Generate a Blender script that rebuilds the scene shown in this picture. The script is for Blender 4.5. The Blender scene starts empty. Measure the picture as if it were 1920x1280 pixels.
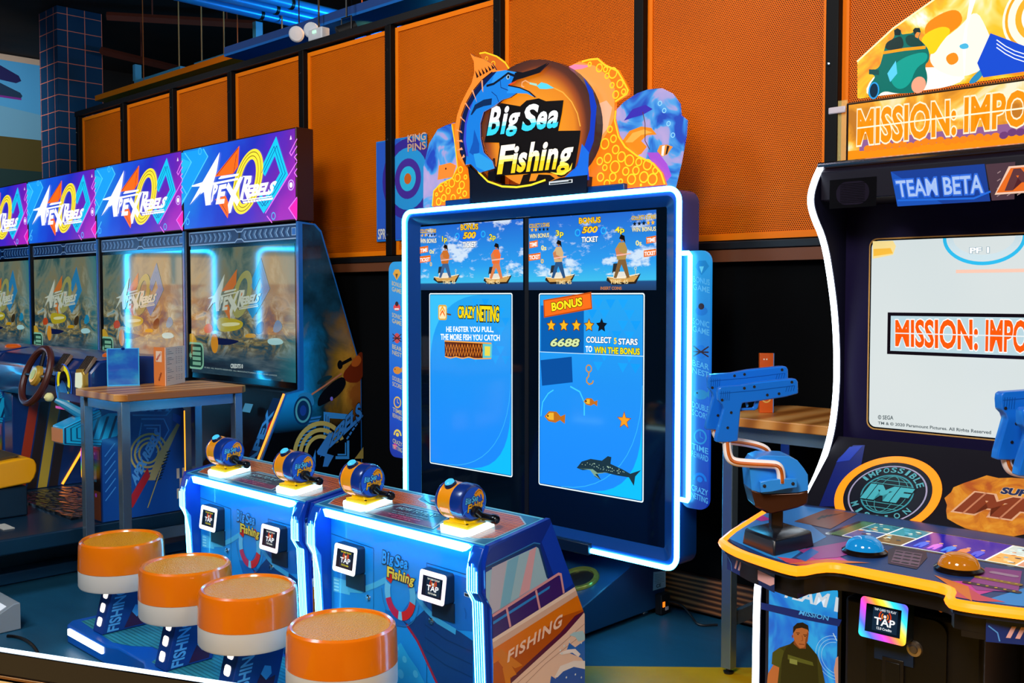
import bpy, bmesh, math, random
from mathutils import Vector, Matrix
from mathutils.geometry import tessellate_polygon
random.seed(7)
S = bpy.context.scene
COL = S.collection

# ---------------------------------------------------------------- camera
F_PX, YAW, PIT = 1900.0, math.radians(44.1), math.atan(85 / 1900.0)
EYE = Vector((0, 0, 1.6))
cam_d = bpy.data.cameras.new('camera')
cam_d.sensor_width = 36; cam_d.lens = 36 * F_PX / 1920
cam_d.clip_start = 0.05; cam_d.clip_end = 100
cam = bpy.data.objects.new('camera', cam_d); COL.objects.link(cam)
cam.location = EYE; cam.rotation_euler = (math.pi / 2 - PIT, 0, YAW)
S.camera = cam
# ---------------------------------------------------------------- exposure, world
S.view_settings.view_transform = 'Standard'; S.view_settings.look = 'None'
S.view_settings.gamma = 1; S.view_settings.exposure = 0; S.view_settings.use_curve_mapping = False
W = bpy.data.worlds.new('world'); S.world = W; W.use_nodes = True
W.node_tree.nodes['Background'].inputs[0].default_value = (0.10, 0.22, 0.5, 1)
W.node_tree.nodes['Background'].inputs[1].default_value = 0.05
# ---------------------------------------------------------------- unseen lamps added to light the hall
def lamp(kind, loc, target, power, color, size=0.3, spot=60, blend=.6):
    d = bpy.data.lights.new('added_lamp', kind); d.energy = power; d.color = color
    if kind == 'AREA': d.shape = 'DISK'; d.size = size
    else: d.shadow_soft_size = size
    if kind == 'SPOT': d.spot_size = math.radians(spot); d.spot_blend = blend
    o = bpy.data.objects.new('added_lamp', d); COL.objects.link(o); o.location = loc
    o.rotation_euler = (Vector(target) - Vector(loc)).to_track_quat('-Z', 'Y').to_euler()
    return o
for x, pw in ((-1.2, 105), (-3.4, 125), (-5.6, 125), (-8.2, 150)):           # unseen spots added to wash the orange wall
    lamp('SPOT', (x, 1.6, 4.9), (x - .2, 4.28, 3.15), pw, (1, .86, .7), .25, 62, .9)
lamp('AREA', (-.6, -1.2, 4.4), (-3.2, 2.6, .6), 230, (1, .92, .84), 1.6)          # unseen fill added behind the camera
lamp('AREA', (-4.5, -.6, 4.6), (-5.8, 3, .8), 110, (.7, .85, 1), 1.6)         # unseen cool fill added over the aisle
lamp('AREA', (2.2, .6, 4.2), (-1.6, 2.8, .9), 60, (1, .9, .8), 1.2)          # unseen fill added on the right
lamp('SPOT', (-6.2, 4.9, 3.75), (-9, 5.6, 4.0), 130, (1, .42, .06), .1, 120, .8)  # unseen orange lamp added behind the partition
lamp('AREA', (-7.0, 7.0, 3.5), (-7.0, 6.8, 5), 160, (.02, .45, 1), 1.0)          # unseen blue uplight added to brighten the pipes
lamp('SPOT', (-12, 3.2, 4.6), (-16, 5.4, 3.0), 420, (.9, .95, 1), .2, 80, .8)     # unseen lamp added to brighten the mural
lamp('SPOT', (-8.5, 2.6, 5.0), (-12.5, 5.6, 4.0), 45, (.5, .7, 1), .2, 60, .8)   # unseen lamp added for the tiled column

# ---------------------------------------------------------------- pixel helper: a point of a known plane
CA, SA, CP, SP = math.cos(YAW), math.sin(YAW), math.cos(PIT), math.sin(PIT)
FW = Vector((-SA * CP, CA * CP, -SP)); RT = Vector((CA, SA, 0)); UP = RT.cross(FW)
def at(ax, v, x, y):
    d = FW + RT * ((x - 960) / F_PX) - UP * ((y - 640) / F_PX)
    i = 'xyz'.index(ax); return EYE + d * ((v - EYE[i]) / d[i])

# ---------------------------------------------------------------- materials
def lin(h):
    h = h.lstrip('#'); o = []
    for i in (0, 2, 4):
        c = int(h[i:i + 2], 16) / 255; o.append(c / 12.92 if c <= .04045 else ((c + .055) / 1.055) ** 2.4)
    return o
_mc = {}
def mat(h, e=0.0, r=.45, m=0.0, spec=.5, coat=0.0):
    """plain principled material: colour, emission strength, roughness, metallic"""
    k = (h, e, r, m, spec, coat)
    if k in _mc: return _mc[k]
    M = bpy.data.materials.new('paint_' + h.strip('#') + ('_lit' if e else '')); M.use_nodes = True
    b = M.node_tree.nodes['Principled BSDF']; c = lin(h) + [1]
    b.inputs['Base Color'].default_value = c if not e else [x * .25 for x in c[:3]] + [1]
    b.inputs['Roughness'].default_value = r; b.inputs['Metallic'].default_value = m
    b.inputs['Specular IOR Level'].default_value = spec
    b.inputs['Coat Weight'].default_value = coat; b.inputs['Coat Roughness'].default_value = .06
    if e:
        b.inputs['Emission Color'].default_value = c; b.inputs['Emission Strength'].default_value = e
    _mc[k] = M; return M
class N:
    """small node-tree helper"""
    def __init__(s, name):
        s.M = bpy.data.materials.new(name); s.M.use_nodes = True; s.t = s.M.node_tree; s.b = s.t.nodes['Principled BSDF']
    def n(s, ty, **kw):
        o = s.t.nodes.new(ty)
        for k, v in kw.items(): setattr(o, k, v)
        return o
    def l(s, a, b): s.t.links.new(a, b)
    def pos(s): return s.n('ShaderNodeNewGeometry').outputs['Position']
    def obj(s): return s.n('ShaderNodeTexCoord').outputs['Object']
    def math(s, op, a, b=None, c=None):
        o = s.n('ShaderNodeMath', operation=op)
        for i, v in enumerate((a, b, c)):
            if v is None: continue
            if isinstance(v, (int, float)): o.inputs[i].default_value = v
            else: s.l(v, o.inputs[i])
        return o.outputs[0]
    def mapping(s, src, sc=(1, 1, 1), loc=(0, 0, 0), rot=(0, 0, 0)):
        o = s.n('ShaderNodeMapping'); s.l(src, o.inputs[0])
        o.inputs['Scale'].default_value = sc; o.inputs['Location'].default_value = loc; o.inputs['Rotation'].default_value = rot
        return o.outputs[0]
    def noise(s, src, scale=5, detail=4, rough=.5, dist=0):
        o = s.n('ShaderNodeTexNoise'); s.l(src, o.inputs['Vector'])
        o.inputs['Scale'].default_value = scale; o.inputs['Detail'].default_value = detail
        o.inputs['Roughness'].default_value = rough; o.inputs['Distortion'].default_value = dist
        return o.outputs['Fac']
    def ramp(s, f, stops, interp='LINEAR'):
        o = s.n('ShaderNodeValToRGB'); s.l(f, o.inputs[0]); cr = o.color_ramp; cr.interpolation = interp
        while len(cr.elements) < len(stops): cr.elements.new(.5)
        for e, (p, c) in zip(cr.elements, stops):
            e.position = p; e.color = (lin(c) + [1]) if isinstance(c, str) else (c, c, c, 1)
        return o.outputs[0]
    def mix(s, f, a, b, mode='MIX'):
        o = s.n('ShaderNodeMix', data_type='RGBA', blend_type=mode)
        if isinstance(f, (int, float)): o.inputs[0].default_value = f
        else: s.l(f, o.inputs[0])
        for i, v in ((6, a), (7, b)):
            if isinstance(v, str): o.inputs[i].default_value = lin(v) + [1]
            else: s.l(v, o.inputs[i])
        return o.outputs[2]
    def xyz(s, src):
        o = s.n('ShaderNodeSeparateXYZ'); s.l(src, o.inputs[0]); return o.outputs
    def out(s, col=None, e=0, r=.4, m=0, bump=None, bs=.2, spec=.5, coat=0):
        b = s.b; b.inputs['Roughness'].default_value = r; b.inputs['Metallic'].default_value = m
        b.inputs['Specular IOR Level'].default_value = spec; b.inputs['Coat Weight'].default_value = coat
        if col is not None:
            if e:
                s.l(col, b.inputs['Emission Color']); b.inputs['Emission Strength'].default_value = e
                b.inputs['Base Color'].default_value = (.02, .02, .02, 1)
            else: s.l(col, b.inputs['Base Color'])
        if bump is not None:
            o = s.n('ShaderNodeBump'); o.inputs['Strength'].default_value = bs; o.inputs['Distance'].default_value = .01
            s.l(bump, o.inputs['Height']); s.l(o.outputs[0], b.inputs['Normal'])
        return s.M
BLACK = mat('#0b0c10', r=.5); BLACKG = mat('#06080c', r=.12); DARKM = mat('#15181d', r=.35, m=.6)
NEON = mat('#48c8ff', e=16, r=.3); NEONW = mat('#e6f4ff', e=7, r=.3); STEEL = mat('#b8c4cc', r=.15, m=1)

# ---------------------------------------------------------------- mesh builder
ORG = {}
def org(o):
    while o.parent: o = o.parent
    return o.location.copy()
def tag(o, label=None, cat=None, group=None, kind=None):
    if label: o['label'] = label
    if cat: o['category'] = cat
    if group: o['group'] = group
    if kind: o['kind'] = kind
    return o
def thing(name, loc, label, cat, group=None):
    o = bpy.data.objects.new(name, None); COL.objects.link(o); o.location = loc; o.empty_display_size = .1
    return tag(o, label, cat, group)
def kids(o): return [c for c in bpy.data.objects if c.parent == o]
def copy_tree(o, parent=None):
    c = o.copy(); COL.objects.link(c); c.parent = parent
    for ch in kids(o): copy_tree(ch, c)
    return c
class MB:
    def __init__(s): s.v = []; s.f = []; s.fm = []; s.ms = []; s.xf = None
    def mi(s, m):
        if m not in s.ms: s.ms.append(m)
        return s.ms.index(m)
    def add(s, vs, fs, m):
        b = len(s.v); i = s.mi(m)
        for p in vs:
            p = Vector(p); s.v.append(s.xf @ p if s.xf else p)
        for f in fs: s.f.append([b + k for k in f]); s.fm.append(i)
        return s
    def box(s, x0, x1, y0, y1, z0, z1, m):
        x0, x1 = sorted((x0, x1)); y0, y1 = sorted((y0, y1)); z0, z1 = sorted((z0, z1))
        v = [(x, y, z) for x in (x0, x1) for y in (y0, y1) for z in (z0, z1)]
        return s.add(v, [(0, 1, 3, 2), (4, 6, 7, 5), (0, 4, 5, 1), (2, 3, 7, 6), (0, 2, 6, 4), (1, 5, 7, 3)], m)
    def prism(s, pts, ax, a, b, m, mcap=None):
        """polygon extruded along an axis; pts are the two other coordinates in xyz order"""
        def P(u, v, w): return {'x': (w, u, v), 'y': (u, w, v), 'z': (u, v, w)}[ax]
        n = len(pts); area = sum(pts[i][0] * pts[(i + 1) % n][1] - pts[(i + 1) % n][0] * pts[i][1] for i in range(n))
        if area < 0: pts = list(reversed(pts))
        flip = ax == 'y'
        a, b = min(a, b), max(a, b)
        v = [P(*p, a) for p in pts] + [P(*p, b) for p in pts]
        sides = [(i, (i + 1) % n, n + (i + 1) % n, n + i) for i in range(n)]
        caps = []
        tri = tessellate_polygon([[Vector((p[0], p[1], 0)) for p in pts]])
        for t in tri:
            a0, b0, c0 = [Vector((pts[k][0], pts[k][1])) for k in t]
            cr = (b0 - a0).x * (c0 - a0).y - (b0 - a0).y * (c0 - a0).x
            if abs(cr) < 1e-12: continue
            t = t if cr > 0 else t[::-1]
            caps.append(tuple(reversed(t))); caps.append(tuple(n + k for k in t))
        if flip: sides = [tuple(reversed(f)) for f in sides]; caps = [tuple(reversed(f)) for f in caps]
        s.add(v, sides, m); s.f += []
        base = len(s.v) - len(v); ci = s.mi(mcap or m)
        for f in caps: s.f.append([base + k for k in f]); s.fm.append(ci)
        return s
    def tube(s, path, r, m, n=10, closed=False, cap=True, rs=None, flat=None):
        path = [Vector(p) for p in path]; L = len(path); rings = []; up = None
        for i, p in enumerate(path):
            a = path[i - 1] if (i or closed) else p; c = path[(i + 1) % L] if (i < L - 1 or closed) else p
            t = (c - a).normalized()
            if up is None: up = Vector((0, 0, 1)) if abs(t.z) < .9 else Vector((1, 0, 0))
            sd = t.cross(up).normalized(); up = sd.cross(t).normalized()
            k = rs[i] if rs else r
            rings.append([p + (sd * math.cos(2 * math.pi * j / n) + up * math.sin(2 * math.pi * j / n)) * k for j in range(n)])
        v = [q for R in rings for q in R]; fs = []
        for i in range(L if closed else L - 1):
            i2 = (i + 1) % L
            for j in range(n):
                fs.append((i * n + j, i2 * n + j, i2 * n + (j + 1) % n, i * n + (j + 1) % n))
        if not closed and cap:
            fs.append(tuple(range(n))); fs.append(tuple((L - 1) * n + j for j in reversed(range(n))))
        return s.add(v, [tuple(reversed(f)) for f in fs], m)
    def cyl(s, p0, p1, r, m, n=24, r1=None):
        return s.tube([p0, p1], r, m, n, rs=[r, r if r1 is None else r1])
    def lathe(s, prof, c, ax, m, n=40, ms=None):
        """profile of (radius, height) turned about the axis vector through c"""
        c = Vector(c); ax = Vector(ax).normalized()
        a = Vector((1, 0, 0)) if abs(ax.x) < .9 else Vector((0, 1, 0)); a = (a - ax * a.dot(ax)).normalized(); b = ax.cross(a)
        v = []; 
        for r, h in prof:
            for j in range(n):
                t = 2 * math.pi * j / n; v.append(c + ax * h + (a * math.cos(t) + b * math.sin(t)) * r)
        base = len(s.v); s.add(v, [], m)
        for i in range(len(prof) - 1):
            mm = s.mi(ms[i] if ms else m)
            for j in range(n):
                s.f.append([base + i * n + j, base + i * n + (j + 1) % n, base + (i + 1) * n + (j + 1) % n, base + (i + 1) * n + j]); s.fm.append(mm)
        return s
    def build(s, name, parent=None, bev=0, seg=2, smooth=35, label=None, cat=None, group=None, kind=None, sub=0):
        me = bpy.data.meshes.new(name); O = org(parent) if parent else Vector((0, 0, 0))
        me.from_pydata([p - O for p in s.v], [], s.f)
        for m in s.ms: me.materials.append(m)
        me.polygons.foreach_set('material_index', s.fm); me.update()
        if smooth: me.shade_smooth(); me.set_sharp_from_angle(angle=math.radians(smooth))
        o = bpy.data.objects.new(name, me); COL.objects.link(o)
        if parent: o.parent = parent
        if bev:
            bm = bmesh.new(); bm.from_mesh(me); bmesh.ops.remove_doubles(bm, verts=bm.verts, dist=1e-5); bm.to_mesh(me); bm.free()
            d = o.modifiers.new('bevel', 'BEVEL'); d.width = bev; d.segments = seg; d.limit_method = 'ANGLE'; d.angle_limit = math.radians(30)
        if sub:
            d = o.modifiers.new('sub', 'SUBSURF'); d.levels = d.render_levels = sub
        return tag(o, label, cat, group, kind)
def rrect(x0, y0, x1, y1, r, n=6):
    pts = []
    for cx, cy, a in ((x1 - r, y1 - r, 0), (x0 + r, y1 - r, 90), (x0 + r, y0 + r, 180), (x1 - r, y0 + r, 270)):
        for i in range(n + 1):
            t = math.radians(a + 90 * i / n); pts.append((cx + r * math.cos(t), cy + r * math.sin(t)))
    return pts
def chaikin(p, it=2, closed=True):
    for _ in range(it):
        q = []; n = len(p)
        for i in range(n if closed else n - 1):
            a, b = p[i], p[(i + 1) % n]
            q.append(tuple(.75 * x + .25 * y for x, y in zip(a, b))); q.append(tuple(.25 * x + .75 * y for x, y in zip(a, b)))
        if not closed: q = [p[0]] + q + [p[-1]]
        p = q
    return p
# ---------------------------------------------------------------- printed and lit artwork on a flat surface
_tx = {}
def glyphs(body, bold=0, shear=0, sp=1.0):
    k = (body, bold, shear, sp)
    if k not in _tx:
        c = bpy.data.curves.new('t', 'FONT'); c.body = body; c.offset = bold; c.shear = shear; c.resolution_u = 3; c.fill_mode = 'FRONT'
        c.space_character = sp; c.size = 1
        o = bpy.data.objects.new('t', c); COL.objects.link(o); bpy.context.view_layer.update()
        me = bpy.data.meshes.new_from_object(o)
        v = [(p.co.x, p.co.y) for p in me.vertices]; f = [tuple(q.vertices) for q in me.polygons]
        bpy.data.objects.remove(o); bpy.data.curves.remove(c); bpy.data.meshes.remove(me)
        _tx[k] = (v, f)
    return _tx[k]
class Art:
    """flat artwork; O origin, U and V plane directions; e emission of its colours"""
    def __init__(s, O, U, V, e=0, r=.35, th=.0006, ax=None, spec=.5, coat=0):
        s.O = Vector(O); s.U = Vector(U).normalized(); s.V = Vector(V).normalized(); s.Nn = s.U.cross(s.V)
        s.e = e; s.r = r; s.th = th; s.mb = MB(); s.spec = spec; s.coat = coat; s.lv = {}; s.seq = 0
    def c(s, col):
        s.seq += 1
        if not isinstance(col, str): return col
        if col[0] == '!': return mat(col[1:], 0, s.r, 0, s.spec, s.coat)
        return mat(col, s.e, s.r, 0, s.spec, s.coat)
    def px(s, x, y):
        d = FW + RT * ((x - 960) / F_PX) - UP * ((y - 640) / F_PX)
        t = (s.O - EYE).dot(s.Nn) / d.dot(s.Nn); p = EYE + d * t - s.O
        return (p.dot(s.U), p.dot(s.V))
    def pxs(s, *pts): return [s.px(*p) for p in pts]
    def w(s, u, v, L):
        if L == int(L) and s.lv.get('cur') != (L, s.seq):        # later shapes of a layer lie a hair above earlier ones
            s.lv['cur'] = (L, s.seq); s.lv[L] = s.lv.get(L, 0) + 1
        n = s.lv.get(L, 0); return s.O + s.U * u + s.V * v + s.Nn * (s.th * (L + .9 * n / (n + 25)))
    def poly(s, pts, col, L=1, holes=()):
        loops = [list(pts)] + [list(h) for h in holes]
        flat = [p for l in loops for p in l]
        tri = tessellate_polygon([[Vector((p[0], p[1], 0)) for p in l] for l in loops]); fs = []
        for t in tri:
            a, b, c = [flat[k] for k in t]
            cr = (b[0] - a[0]) * (c[1] - a[1]) - (b[1] - a[1]) * (c[0] - a[0])
            if abs(cr) > 1e-14: fs.append(t if cr > 0 else t[::-1])
        s.mb.add([s.w(p[0], p[1], L) for p in flat], fs, s.c(col)); return s
    def blob(s, pts, col, L=1, it=2): return s.poly(chaikin(pts, it), col, L)
    def rect(s, u0, v0, u1, v1, col, L=1, r=0):
        u0, u1 = sorted((u0, u1)); v0, v1 = sorted((v0, v1))
        return s.poly(rrect(u0, v0, u1, v1, r) if r else [(u0, v0), (u1, v0), (u1, v1), (u0, v1)], col, L)
    def frame(s, u0, v0, u1, v1, t, col, L=1, r=0):
        o = rrect(u0, v0, u1, v1, r) if r else [(u0, v0), (u1, v0), (u1, v1), (u0, v1)]
        k = max(r - t, .001)
        i = rrect(u0 + t, v0 + t, u1 - t, v1 - t, k) if r else [(u0 + t, v0 + t), (u1 - t, v0 + t), (u1 - t, v1 - t), (u0 + t, v1 - t)]
        return s.poly(o, col, L, [i])
    def ell(s, u, v, a, b=None, col='#ffffff', L=1, n=28, rot=0):
        b = a if b is None else b; ca, sa = math.cos(rot), math.sin(rot)
        return s.poly([(u + a * math.cos(t) * ca - b * math.sin(t) * sa, v + a * math.cos(t) * sa + b * math.sin(t) * ca) for t in [2 * math.pi * i / n for i in range(n)]], col, L)
    def ring(s, u, v, a, wd, col, L=1, n=32, b=None, a0=0, a1=360):
        b = a if b is None else b; vs = []; k = n if a1 - a0 < 360 else n
        for i in range(k + 1):
            t = math.radians(a0 + (a1 - a0) * i / k); x, y = math.cos(t), math.sin(t)
            vs += [s.w(u + (a - wd) * x, v + (b - wd) * y, L), s.w(u + a * x, v + b * y, L)]
        s.mb.add(vs, [(2 * i, 2 * i + 1, 2 * i + 3, 2 * i + 2) for i in range(k)], s.c(col)); return s
    def star(s, u, v, R, col, L=1, k=.45, n=5, rot=90):
        return s.poly([(u + (R if i % 2 == 0 else R * k) * math.cos(math.radians(rot + i * 180 / n)), v + (R if i % 2 == 0 else R * k) * math.sin(math.radians(rot + i * 180 / n))) for i in range(2 * n)], col, L)
    def line(s, pts, wd, col, L=1, closed=False):
        n = len(pts); P = [Vector(p) for p in pts]; vs = []
        for i in range(n):
            a = P[i - 1] if (i or closed) else P[i]; c = P[(i + 1) % n] if (i < n - 1 or closed) else P[i]
            d1 = (P[i] - a); d2 = (c - P[i]); d1 = d1.normalized() if d1.length else d2.normalized(); d2 = d2.normalized() if d2.length else d1
            t = (d1 + d2); t = t.normalized() if t.length > 1e-6 else d1
            nn = Vector((-t.y, t.x)); k = min(2.2, 1 / max(.3, abs(nn.dot(Vector((-d1.y, d1.x))))))
            vs += [s.w(*(P[i] - nn * wd * .5 * k), L), s.w(*(P[i] + nn * wd * .5 * k), L)]
        m = 2 * n
        s.mb.add(vs, [(2 * i, (2 * i + 2) % m, (2 * i + 3) % m, 2 * i + 1) for i in range(n if closed else n - 1)], s.c(col)); return s
    def text(s, body, quad, col, L=1, bold=.02, shear=0, out=None, ow=.06, bands=None, sp=1.0):
        """lettering fitted to a quad (bottom-left, bottom-right, top-right, top-left) in plane units"""
        v, f = glyphs(body, bold, shear, sp)
        x0 = min(p[0] for p in v); x1 = max(p[0] for p in v); y0 = min(p[1] for p in v); y1 = max(p[1] for p in v)
        A, B, C, D = [Vector(q) for q in quad]
        def mp(p):
            a = (p[0] - x0) / (x1 - x0); b = (p[1] - y0) / (y1 - y0)
            return A * (1 - a) * (1 - b) + B * a * (1 - b) + C * a * b + D * (1 - a) * b
        if out:
            v2, f2 = glyphs(body, bold + ow, shear, sp)
            s.mb.add([s.w(*mp(p), L) for p in v2], f2, s.c(out))
        if not bands:
            s.mb.add([s.w(*mp(p), L + 1) for p in v], f, s.c(col)); return s
        bm = bmesh.new(); bv = [bm.verts.new((p[0], p[1], 0)) for p in v]
        for q in f:
            try: bm.faces.new([bv[i] for i in q])
            except ValueError: pass
        for fr, _ in bands[:-1]:
            bmesh.ops.bisect_plane(bm, geom=bm.verts[:] + bm.edges[:] + bm.faces[:], plane_co=(0, y0 + (y1 - y0) * fr, 0), plane_no=(0, 1, 0))
        bm.verts.index_update(); pts = [(q.co.x, q.co.y) for q in bm.verts]; groups = {}
        for q in bm.faces:
            yy = (q.calc_center_median().y - y0) / (y1 - y0)
            cc = next((c for fr, c in bands if yy <= fr), bands[-1][1])
            groups.setdefault(cc, []).append(tuple(x.index for x in q.verts))
        for cc, fs in groups.items(): s.mb.add([s.w(*mp(p), L + 1) for p in pts], fs, s.c(cc))
        bm.free(); return s
    def ptext(s, body, quad, col, **k): return s.text(body, [s.px(*p) for p in quad], col, **k)
    def tline(s, body, u, v, h, col, wd=None, al=0, **k):
        """one line of lettering at baseline-left (al 0), centre (.5) or right (1), height h, width wd"""
        vv, _ = glyphs(body, k.get('bold', .02), k.get('shear', 0), k.get('sp', 1.0))
        a = (max(p[0] for p in vv) - min(p[0] for p in vv)) / (max(p[1] for p in vv) - min(p[1] for p in vv))
        wd = wd or h * a; u -= wd * al
        return s.text(body, [(u, v), (u + wd, v), (u + wd, v + h), (u, v + h)], col, **k)
    def build(s, name, parent, **k): return s.mb.build(name, parent, smooth=0, **k)
# ================================================================ the hall
WY = 4.28
def floor_mat():
    n = N('floor_vinyl'); p = n.pos(); x, y, z = n.xyz(p)
    base = n.mix(n.noise(n.mapping(p, (1, 3, 1)), 3, 6, .6), '#10405c', '#1b5a78')
    d = n.math('ADD', n.math('MULTIPLY', x, .48), n.math('MULTIPLY', y, -.523))
    m = n.math('MULTIPLY', n.math('GREATER_THAN', d, -3.074), n.math('GREATER_THAN', x, -3.3))
    yel = n.mix(n.noise(p, 9, 4), '#d8a208', '#b98a06')
    return n.out(n.mix(m, base, yel), r=.42, bump=n.noise(p, 160, 2), bs=.08)
MB().box(-16, 4, -4, 10, -.1, 0, floor_mat()).build('floor', kind='structure', smooth=0)
nn = N('ceiling_dark'); MB().box(-16, 4, -4, 10, 5.2, 5.3, nn.out(nn.ramp(nn.noise(nn.pos(), 2, 5), [(.3, '#17100c'), (.7, '#2c1a10')]), r=.9)).build('ceiling', kind='structure', smooth=0)
MB().box(-10.2, 4, WY, WY + .12, 0, 1.86, mat('#020304', r=.9, spec=.1)).build('wall_back', kind='structure', smooth=0)
MB().box(-16, 4, 9.8, 10, 0, 5.3, mat('#1c120c', r=.9)).build('wall_far', kind='structure', smooth=0)
MB().box(-16.2, -16, -4, 10, 0, 5.3, mat('#12100e', r=.9)).build('wall_left', kind='structure', smooth=0)
MB().box(-16, 4, -4.2, -4, 0, 5.3, mat('#241a16', r=.9)).build('wall_front', kind='structure', smooth=0)
MB().box(4, 4.2, -4, 10, 0, 5.3, mat('#1a1618', r=.9)).build('wall_right', kind='structure', smooth=0)
# plank skirting on the black wall
def wood_plank():
    n = N('dark_plank'); p = n.pos()
    w = n.n('ShaderNodeTexWave', wave_type='BANDS', bands_direction='Z', wave_profile='SIN')
    n.l(n.mapping(p, (1.2, 1, 9)), w.inputs['Vector']); w.inputs['Scale'].default_value = 1.4; w.inputs['Distortion'].default_value = 7
    w.inputs['Detail'].default_value = 3; w.inputs['Detail Scale'].default_value = .8
    return n.out(n.ramp(w.outputs['Fac'], [(0, '#2a160c'), (.6, '#6b3f22'), (1, '#a5683a')]), r=.5)
MB().box(-5.4, 1, WY - .03, WY, .02, .2, wood_plank()).build('baseboard_back', kind='structure', bev=.003)
# perforated orange panels in a black frame
def perf():
    n = N('perforated_orange_sheet'); p = n.pos(); x, y, z = n.xyz(p)
    def grid(ox, oz):
        a = n.math('SUBTRACT', n.math('FRACT', n.math('ADD', n.math('MULTIPLY', x, 100), ox)), .5)
        b = n.math('SUBTRACT', n.math('FRACT', n.math('ADD', n.math('MULTIPLY', z, 57.7), oz)), .5)
        b = n.math('MULTIPLY', b, 1.73)
        return n.math('SQRT', n.math('ADD', n.math('MULTIPLY', a, a), n.math('MULTIPLY', b, b)))
    d = n.math('MINIMUM', grid(0, 0), grid(.5, .5))
    hole = n.math('LESS_THAN', d, .31)
    ora = n.mix(n.noise(n.mapping(p, (1, 1, 2)), 1.3, 3), '#f47800', '#d86200')
    return n.out(n.mix(hole, ora, '#2a0c00'), r=.5, spec=.15, bump=hole, bs=-.15)
PERF = perf(); ORN = mat('#f07a04', r=.5, spec=.2)
PX = [-10.02, -9.05, -8.12, -7.18, -6.2, -5.216, -4.214, -3.19, -2.13, -1.05, .05]
nm = ['leftmost narrow orange perforated panel beside the tiled column', 'orange perforated panel second from the tiled column', 'orange perforated panel third from the tiled column',
      'orange perforated panel above the right part of the second racing sign', 'orange perforated panel right of the nearest racing sign top edge', 'orange perforated panel left of the marlin sign behind the wave',
      'orange perforated panel directly behind the round fishing sign', 'wide orange perforated panel between the fishing sign and the shooter sign', 'orange perforated panel behind the explosion sign', 'orange perforated panel at the right edge behind the explosion sign']
for i in range(10):
    a, b = PX[i] + .03, PX[i + 1] - .03
    o = thing('wall_panel', ((a + b) / 2, WY, 1.86), nm[i], 'wall panel', 'orange perforated wall panels')
    MB().box(a, b, WY - .012, WY, 1.87, 3.34, PERF).build('perforated_sheet', o, smooth=0)
    f = MB()
    for x0, x1, z0, z1 in ((a, a + .03, 1.87, 3.34), (b - .03, b, 1.87, 3.34), (a + .03, b - .03, 1.87, 1.9), (a + .03, b - .03, 3.31, 3.34)):
        f.box(x0, x1, WY - .02, WY - .0115, z0, z1, ORN)
    f.build('edge_strip', o, smooth=0)
pn = ['at the far left end of the orange wall', 'second from the far left of the orange wall', 'third from the far left of the orange wall', 'above the second racing sign', 'above the nearest racing sign', 'left of the blue target poster and round fishing sign'[:0] + 'crossing the blue target poster',
      'behind the tail of the marlin sign', 'right of the marlin sign', 'left of the explosion sign', 'behind the explosion sign', 'behind the right end of the explosion sign']
for i, x in enumerate(PX):
    o = thing('panel_post', (x, WY, 1.8), 'black steel post ' + pn[i], 'post', 'black posts between the orange panels')
    MB().box(x - .03, x + .03, WY - .06, WY, 1.866, 3.356, mat('#030304', r=.6, spec=.2)).build('post_body', o, bev=.004)
    for z in (2.0, 2.62, 3.2):
        MB().lathe([(0, -.006), (.008, -.005), (.01, 0), (.01, .004)], (x - .012, WY - .06, z), (0, 1, 0), STEEL, 10).build('bolt', o)
o = thing('panel_rail', (-5, WY, 3.4), 'long black rail along the top of the orange panels', 'rail')
MB().box(-10.1, .1, WY - .05, WY + .02, 3.36, 3.41, BLACK).build('rail_bar', o, bev=.004)
o = thing('panel_rail', (-5, WY, 1.83), 'long black ledge with a thin orange strip under the orange panels', 'rail')
MB().box(-10.1, .1, WY - .058, WY, 1.825, 1.862, BLACK).build('rail_bar', o, bev=.004)
MB().box(-10.1, .1, WY - .05, WY, 1.765, 1.822, mat('#6b3a1c', r=.6)).build('wood_strip', o)
# blue poster with a ring, fixed to the panels behind the post
a = Art((0, WY - .026, 0), (1, 0, 0), (0, 0, 1), r=.4)
o = thing('wall_poster', (-5.2, WY - .026, 2.2), 'blue poster with a ring target behind the post left of the fishing sign', 'poster')
q = a.pxs((706, 445), (800, 448), (800, 250), (706, 250))
u0, v0 = q[0]; u1, v1 = q[2]; v0 = min(v0, q[1][1])
MB().box(u0, u1, WY - .0255, WY - .0205, v0, v1, mat('#1e7fd8', r=.4)).build('poster_board', o, bev=.002)
a.rect(u0 + .01, v0 + .01, (u0 + u1) / 2, v1 - .01, '#2a5fd0', 1); a.rect((u0 + u1) / 2, v0 + .01, u1 - .01, v1 - .01, '#2596dc', 1)
uc, vc = a.px(765, 335)
for R, c in ((.26, '#3a2a9c'), (.2, '#2aa0e6'), (.13, '#4a2fa0'), (.08, '#2fc2ee'), (.035, '#d86a20')): a.ell(uc, vc, R, R, c, 2 + (.3 - R) * 10)
a.tline('KING', a.px(765, 258)[0], a.px(765, 268)[1], .05, '#e0b8a0', wd=.18, L=6); a.tline('PINS', a.px(765, 270)[0], a.px(765, 285)[1], .05, '#d0a890', wd=.18, L=6)
a.tline('SPRING', a.px(708, 447)[0] + .01, v0 + .015, .07, '#e8e4d8', wd=.17, L=6)
a.build('poster_print', o)
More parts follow.
